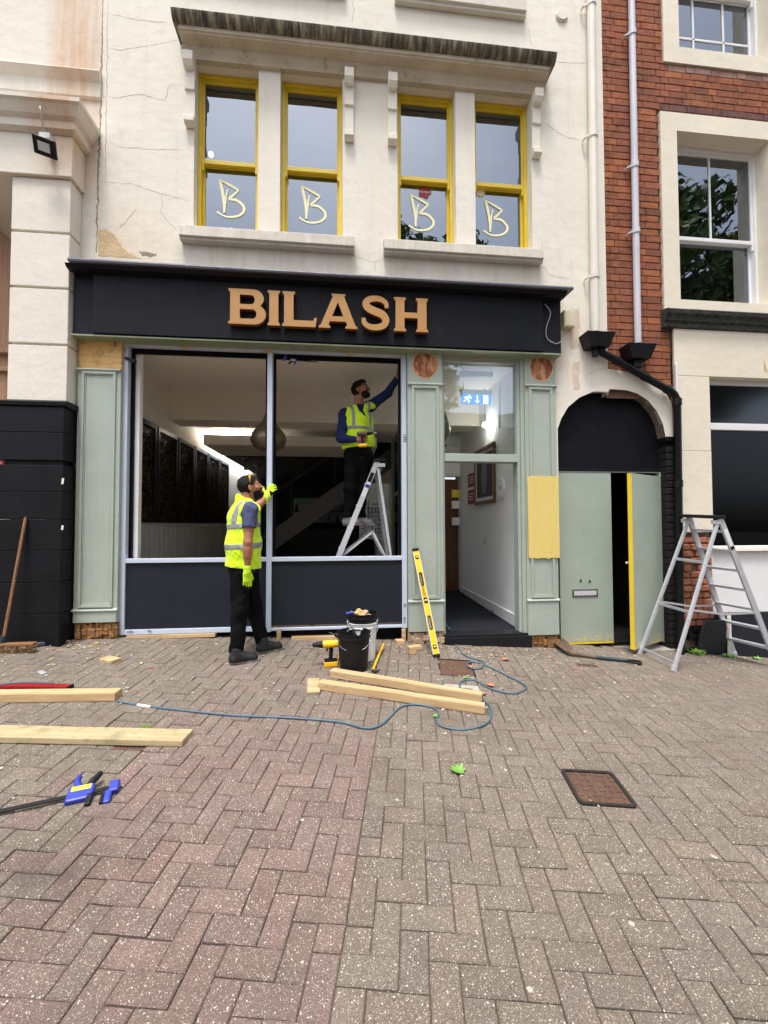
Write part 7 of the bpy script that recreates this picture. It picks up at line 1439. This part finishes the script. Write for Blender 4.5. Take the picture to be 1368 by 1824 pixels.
    for s_ in 'rl':
        if spec['sleeve'] < 1:
            d = nrm(J[s_ + 'elb'] - J[s_ + 'sho']); e = J[s_ + 'sho'] + (J[s_ + 'elb'] - J[s_ + 'sho']) * spec['sleeve']; sl = S_.sub(e - .13, e + .13); xx, yy, zz = S_.P(sl); along = (xx - e[0]) * d[0] + (yy - e[1]) * d[1] + (zz - e[2]) * d[2]; rad = np.sqrt((xx - e[0]) ** 2 + (yy - e[1]) ** 2 + (zz - e[2]) ** 2 - along ** 2 + 1e-9); S_.d[sl] = np.where(rad < .095, np.maximum(S_.d[sl], along), S_.d[sl])
    S_.seg(J['neck'] + [0, 0, .0], J['neck'] + [0, 0, .12], .056, .08, .01, op='s'); S_.mesh('shirt', spec['shirt'], root)
    # hi-vis vest
    V = Field(lo, hi, res); hem = J['hem']; V.seg(hem - [0, 0, .08], J['waist'], spec['vr'][0], spec['vr'][0] - .006, .04, spec['vw'], r); V.seg(J['waist'], J['chest'], spec['vr'][0] - .006, spec['vr'][1], .05, spec['vw'], r)
    mid = (J['rsho'] + J['lsho']) / 2; V.seg(mid + (J['rsho'] - mid) * .92, mid + (J['lsho'] - mid) * .92, .074, .074, .05, 1.25, f)
    V.seg(mid - [0, 0, .02], J['neck'] + [0, 0, spec['coll']] - f * spec['cback'], .085, .064, .05); V.folds(.006, 24, spec['seed'] + 30, (1, 1, .12)); V.folds(.0075, 30, spec['seed'] + 8, (1, 1, .5)); V.folds(.0022, 90, spec['seed'] + 9, (1, 1, 1))
    V.half(hem, spec['hem_n'])
    for s_ in 'rl':
        out = nrm(J[s_ + 'sho'] - mid); V.half(J[s_ + 'sho'] + out * spec['cutx'], out + np.array([0, 0, .75]))
        sl = V.sub(J[s_ + 'sho'] - .2, J[s_ + 'sho'] + .2); d = nrm(J[s_ + 'elb'] - J[s_ + 'sho'])
        V.seg(J[s_ + 'sho'] + out * .03 + d * .02, J[s_ + 'sho'] + out * .05 + d * spec['armhole'], .074, .078, .01, op='s')
    V.seg(J['neck'] + [0, 0, -.02], J['neck'] + [0, 0, .14], spec['neckr'], .11, .01, op='s')
    if spec.get('vneck'): 
        a = J['neck'] + f * .10; b = J['vee'] + f * .06; V.seg(a + [0, 0, .03], b, .065, .008, .01, op='s'); V.seg(a + f * .09 + [0, 0, .03], b + f * .08, .07, .012, .01, op='s')
    vest = V.mesh('vest', 'hivis', root); 
    for p, n, h in spec['bands']:
        Bd = V.copy().grow(.0035); Bd.slab(p, n, h); b_ = Bd.mesh('reflective_band', 'reflective', vest)
    for (p, n, h, p2, n2, lim) in spec.get('straps', []):
        Bd = V.copy().grow(.003); Bd.slab(p, n, h); Bd.half(p2, n2)
        if lim: Bd.half(*lim)
        Bd.mesh('reflective_strap', 'reflective', vest)
    # shoes
    for s_ in 'rl':
        h_, t_, z_ = spec['foot_' + s_]; Sh = Field(np.array([min(h_[0], t_[0]) - .12, min(h_[1], t_[1]) - .12, z_ - .02]), np.array([max(h_[0], t_[0]) + .12, max(h_[1], t_[1]) + .12, z_ + .24]), .005); shoe(Sh, h_, t_, z_); Sh.half((0, 0, z_ + .018), (0, 0, -1)); Sh.half((0, 0, z_ + .15), (0, 0, 1)); so = Sh.mesh('shoe', spec['shoe'], root); sole('sole', h_, t_, z_, 'sole', so)
        d = nrm(np.array([t_[0] - h_[0], t_[1] - h_[1], 0])); sd_ = np.array([-d[1], d[0], 0])
        for q_ in range(4):
            c = np.array([h_[0], h_[1], z_]) + d * (.11 + .028 * q_) + [0, 0, .118 - .017 * q_]; mb = MB(); mb.tube([c - sd_ * .022 - [0, 0, .006], c + [0, 0, .004], c + sd_ * .022 - [0, 0, .006]], .0035, 6); mb.build('lace', 'tool_black', so, smooth='all')
    # gloves
    if spec.get('gloves'):
        for s_ in 'rl':
            w = J[s_ + 'wri']; G_ = Field(w - .24, w + .24, .0045); hand(G_, w, *spec['hand_' + s_], inf=.0016); d = nrm(spec['hand_' + s_][0]); G_.seg(w - d * .045, w, .036, .034, .012); g_ = G_.mesh('glove', 'glove_lime', root, 1)
            G2 = Field(w - .24, w + .24, .0045); hand(G2, w, *spec['hand_' + s_], inf=.0036); n_ = nrm(spec['hand_' + s_][1]); G2.half(w + n_ * .006, -n_); G2.half(w + d * .03, -d); G2.half(w + d * (.30 if s_ == 'r' else .075), d); G2.mesh('palm_coating', 'tool_black', g_, 1)
    return root, q, ax
# standing man, seen from behind his right side, left hand on the middle post
A = dict(loc=(-.85, -.5, gz(-.85, -.5)), base=gz(-.85, -.5), label='man in yellow hi-vis vest standing on the paving, gloved hand on the window post', f=(.90, .43, 0), hf=(.93, .27, .26), hback=np.array([-.03, -.008, -.05]), seed=3, sleeve=.56, shirt='slate_cloth', shoe='shoe', gloves=True,
  coll=.018, cback=.03, vr=(.160, .148), vw=1.36, cutx=.012, armhole=.17, neckr=.062, hem_n=(-.10, 0, -1),
  J=dict(head=(-0.897, -0.48, 1.832), neck=(-0.933, -0.51, 1.72), chest=(-0.95, -0.52, 1.539), waist=(-0.949, -0.52, 1.278), pelvis=(-0.947, -0.52, 1.082), hem=(-0.957, -0.52, 1.066),
         rsho=(-0.852, -0.685, 1.61), lsho=(-0.971, -0.36, 1.649), relb=(-0.86, -0.745, 1.308), rwri=(-0.868, -0.72, 1.034), lelb=(-0.904, -0.2, 1.638), lwri=(-0.81, -0.085, 1.77),
         rhip=(-0.954, -0.6, 1.058), rkne=(-0.949, -0.63, 0.663), rank=(-0.976, -0.655, 0.306), lhip=(-0.933, -0.44, 1.041), lkne=(-0.868, -0.4, 0.625), lank=(-0.791, -0.395, 0.3)),
  hand_r=((.0, .04, -1), (-.55, .8, 0), (.75, .55, -.1), (.30, .28, .34, .42), (.8, .5, .25)), hand_l=((.35, .25, .75), (.55, .85, -.15), (-.75, .2, .62), (.5, .55, .6, .7), (.3, .95, -.1), .02),
  foot_r=((-1.03, -.70), (-.765, -.60), gz(-.9, -.65)), foot_l=((-.835, -.44), (-.585, -.30), gz(-.71, -.37) ),
  bands=[((-0.95, -0.52, 1.457), (-.08, 0, 1), .026), ((-0.948, -0.52, 1.267), (-.06, 0, 1), .026)])
rr_ = nrm(np.cross(nrm(A['f']), (0, 0, 1))); Jm = (np.array(A['J']['rsho']) + np.array(A['J']['lsho'])) / 2
A['straps'] = [(Jm + rr_ * .105 * s_, rr_, .024, np.array(A['J']['chest']) - [0, 0, .08], (0, 0, -1), None) for s_ in (1, -1)]
pa, q, ax = person(A)
mb = MB(); mb.tube([q(.088, .0, .045), q(.083, .012, .09), q(.05, .016, .122), q(0, .018, .134), q(-.05, .016, .122), q(-.083, .012, .09)], [.004, .010, .013, .010, .013, .010], 8); mb.build('sunglasses', 'amber', pa, smooth='all')
# man on the ladder, right hand holding a drill, left hand reaching up to the corner
B_ = dict(loc=(0.198, 0.47, 1.45), base=1.436, label='man in hi-vis vest on the indoor ladder holding a drill and reaching up', f=(.42, -.90, 0), hf=(.84, -.42, .30), hback=np.array([-.02, .02, -.05]), seed=21, sleeve=1, shirt='navy_cloth', shoe='shoe_grey', tall=True, collar=True,
  coll=-.02, cback=.012, vr=(.150, .150), vw=1.40, cutx=.006, armhole=.13, neckr=.075, hem_n=(.10, 0, -1), vneck=True,
  J=dict(head=(0.232, 0.42, 3.122), neck=(0.191, 0.45, 2.933), chest=(0.191, 0.45, 2.751), waist=(0.199, 0.46, 2.515), pelvis=(0.206, 0.47, 2.335), hem=(0.199, 0.46, 2.41), vee=(0.245, 0.4, 2.642),
         rsho=(0.025, 0.39, 2.815), lsho=(0.363, 0.51, 2.962), relb=(-0.016, 0.31, 2.501), rwri=(0.174, 0.17, 2.462), lelb=(0.565, 0.4, 3.097), lwri=(0.656, 0.19, 3.215),
         rhip=(0.129, 0.44, 2.273), lhip=(0.284, 0.5, 2.285), rkne=(0.101, 0.42, 1.911), lkne=(0.241, 0.48, 1.903), rank=(0.074, 0.47, 1.575), lank=(0.221, 0.52, 1.576)),
  hand_r=((1, -.15, .0), (.0, .95, .2), (.1, 0, 1), (1.1, 1.1, 1.1, 1.15), (.7, .5, -.4)), hand_l=((.12, -.25, 1), (.9, .35, 0), (-.35, -.9, -.1), (.75, .8, .8, .9), (.9, .4, .5)),
  foot_r=((-2.217, -1.684), (-2.217, -1.684), 0), foot_l=((-2.217, -1.684), (-2.217, -1.684), 0),
  bands=[((0.198, 0.45, 2.639), (0, 0, 1), .022)])
zf = 1.457; ra, la = B_['J']['rank'], B_['J']['lank']
B_['foot_r'] = ((ra[0] - .065, ra[1] + .03), (ra[0] + .19, ra[1] - .06), zf); B_['foot_l'] = ((la[0] - .065, la[1] + .03), (la[0] + .19, la[1] - .06), zf)
rr_ = nrm(np.cross(nrm(B_['f']), (0, 0, 1))); Jm = (np.array(B_['J']['rsho']) + np.array(B_['J']['lsho'])) / 2
B_['straps'] = [(Jm + rr_ * .115 * s_, rr_, .020, np.array(B_['J']['chest']) - [0, 0, .11], (0, 0, -1), None) for s_ in (1, -1)]
pb_, q, ax = person(B_)
hb_ = Vector(B_['J']['rwri']) + Vector((.075, -.03, -.09)); drill('cordless_drill', hb_, (1, -.12, .04), (0, 0, 1), 'cordless drill held by the man on the ladder', .82, True, 'spade_steel')
# ---------------------------------------------------------------- across the street, seen only in the glass: trees and houses
def tree(c, h, rad, seed, label, nleaf=15000, zlow=.28):
    r = np.random.default_rng(seed); t = thing('plane_tree', (c[0], c[1], 0), label, 'tree'); c = Vector((c[0], c[1], 0)); mb = MB()
    mb.tube([c + Vector((0, 0, -.2)), c + Vector((.05, .02, h * .15)), c + Vector((.1, -.1, h * .35)), c + Vector((0, .1, h * .6))], [h * .028, h * .022, h * .018, h * .008], 10); tips = []
    for k in range(14):
        a = r.uniform(0, 6.28); z0 = h * r.uniform(.25, .55); e = c + Vector((math.cos(a) * rad * r.uniform(.4, .8), math.sin(a) * rad * r.uniform(.4, .8), z0 + h * r.uniform(.12, .38))); s0 = c + Vector((.05, 0, z0)); m_ = s0.lerp(e, .5) + Vector((0, 0, h * .03)); mb.tube([s0, m_, e], [h * .01, h * .006, h * .002], 6); tips += [m_, e]
    mb.build('trunk', 'bark', t, smooth=True)
    cl = []
    while len(cl) < 70:
        p = r.uniform(-1, 1, 3)
        if (p ** 2).sum() < 1 and (p ** 2).sum() > .12: cl.append((c.x + p[0] * rad, c.y + p[1] * rad, h * (zlow + (1 - zlow) * .5) + p[2] * h * (1 - zlow) * .5 * .93, rad * r.uniform(.13, .27)))
    vs = []; fs = []
    for k in range(nleaf):
        x, y, z, s = cl[r.integers(len(cl))]; d = r.normal(size=3); d /= np.linalg.norm(d); p = np.array([x, y, z]) + d * s * r.uniform(.55, 1.05) * np.array([1, 1, .8]); n = d + r.normal(size=3) * .7; n /= np.linalg.norm(n); a = np.cross(n, r.normal(size=3)); a /= np.linalg.norm(a); b = np.cross(n, a); w = r.uniform(.11, .22)
        i = len(vs); vs += [tuple(p - a * w), tuple(p + b * w * .6), tuple(p + a * w), tuple(p - b * w * .6)]; fs.append((i, i + 1, i + 2, i + 3))
    mb = MB(); mb.v = vs; mb.f = fs; mb.m = [0] * len(fs); mb.build('crown', 'foliage', t, fix=False)
tree((3.1, -16), 17.0, 4.7, 1, 'green tree across the street reflected in the middle yellow windows and the fanlight'); tree((15.5, -14.5), 18.0, 5.4, 2, 'large green tree across the street reflected in the right building windows', 30000)
def far_house(x0, x1, y, h, label, floors, cols):
    b = thing('terrace_house', ((x0 + x1) / 2, y, 0), label, 'building'); mb = MB(); mb.box(x0, x1, y - 8, y, -.5, h); mb.build('wall', 'far_brick', b); mb = MB(); mb.add([(x0 - .3, y + .4, h + .001), (x1 + .3, y + .4, h + .001), (x1 + .3, y - 8.4, h + .001), (x0 - .3, y - 8.4, h + .001), (x0 - .3, y - 4, h + 2.2), (x1 + .3, y - 4, h + 2.2)], [(0, 1, 5, 4), (2, 3, 4, 5), (0, 4, 3), (1, 2, 5), (0, 3, 2, 1)]); mb.build('roof', 'far_roof', b)
    for i in range(floors):
        for j in range(cols):
            x = x0 + (x1 - x0) * (j + .5) / cols; z = 1.0 + i * 3.0; w = MB().box(x - .6, x + .6, y + .0005, y + .06, z, z + 1.7).build('window', 'far_trim', b); MB().box(x - .5, x + .5, y + .0605, y + .08, z + .1, z + 1.6).build('pane', 'glass_dark', w)
far_house(-18, -1, -24, 7.5, 'brick terrace across the street behind the viewer, left part', 2, 5); far_house(3.5, 22, -25, 8.6, 'brick terrace across the street behind the viewer, right part', 3, 6)
print('objects', len(bpy.data.objects))
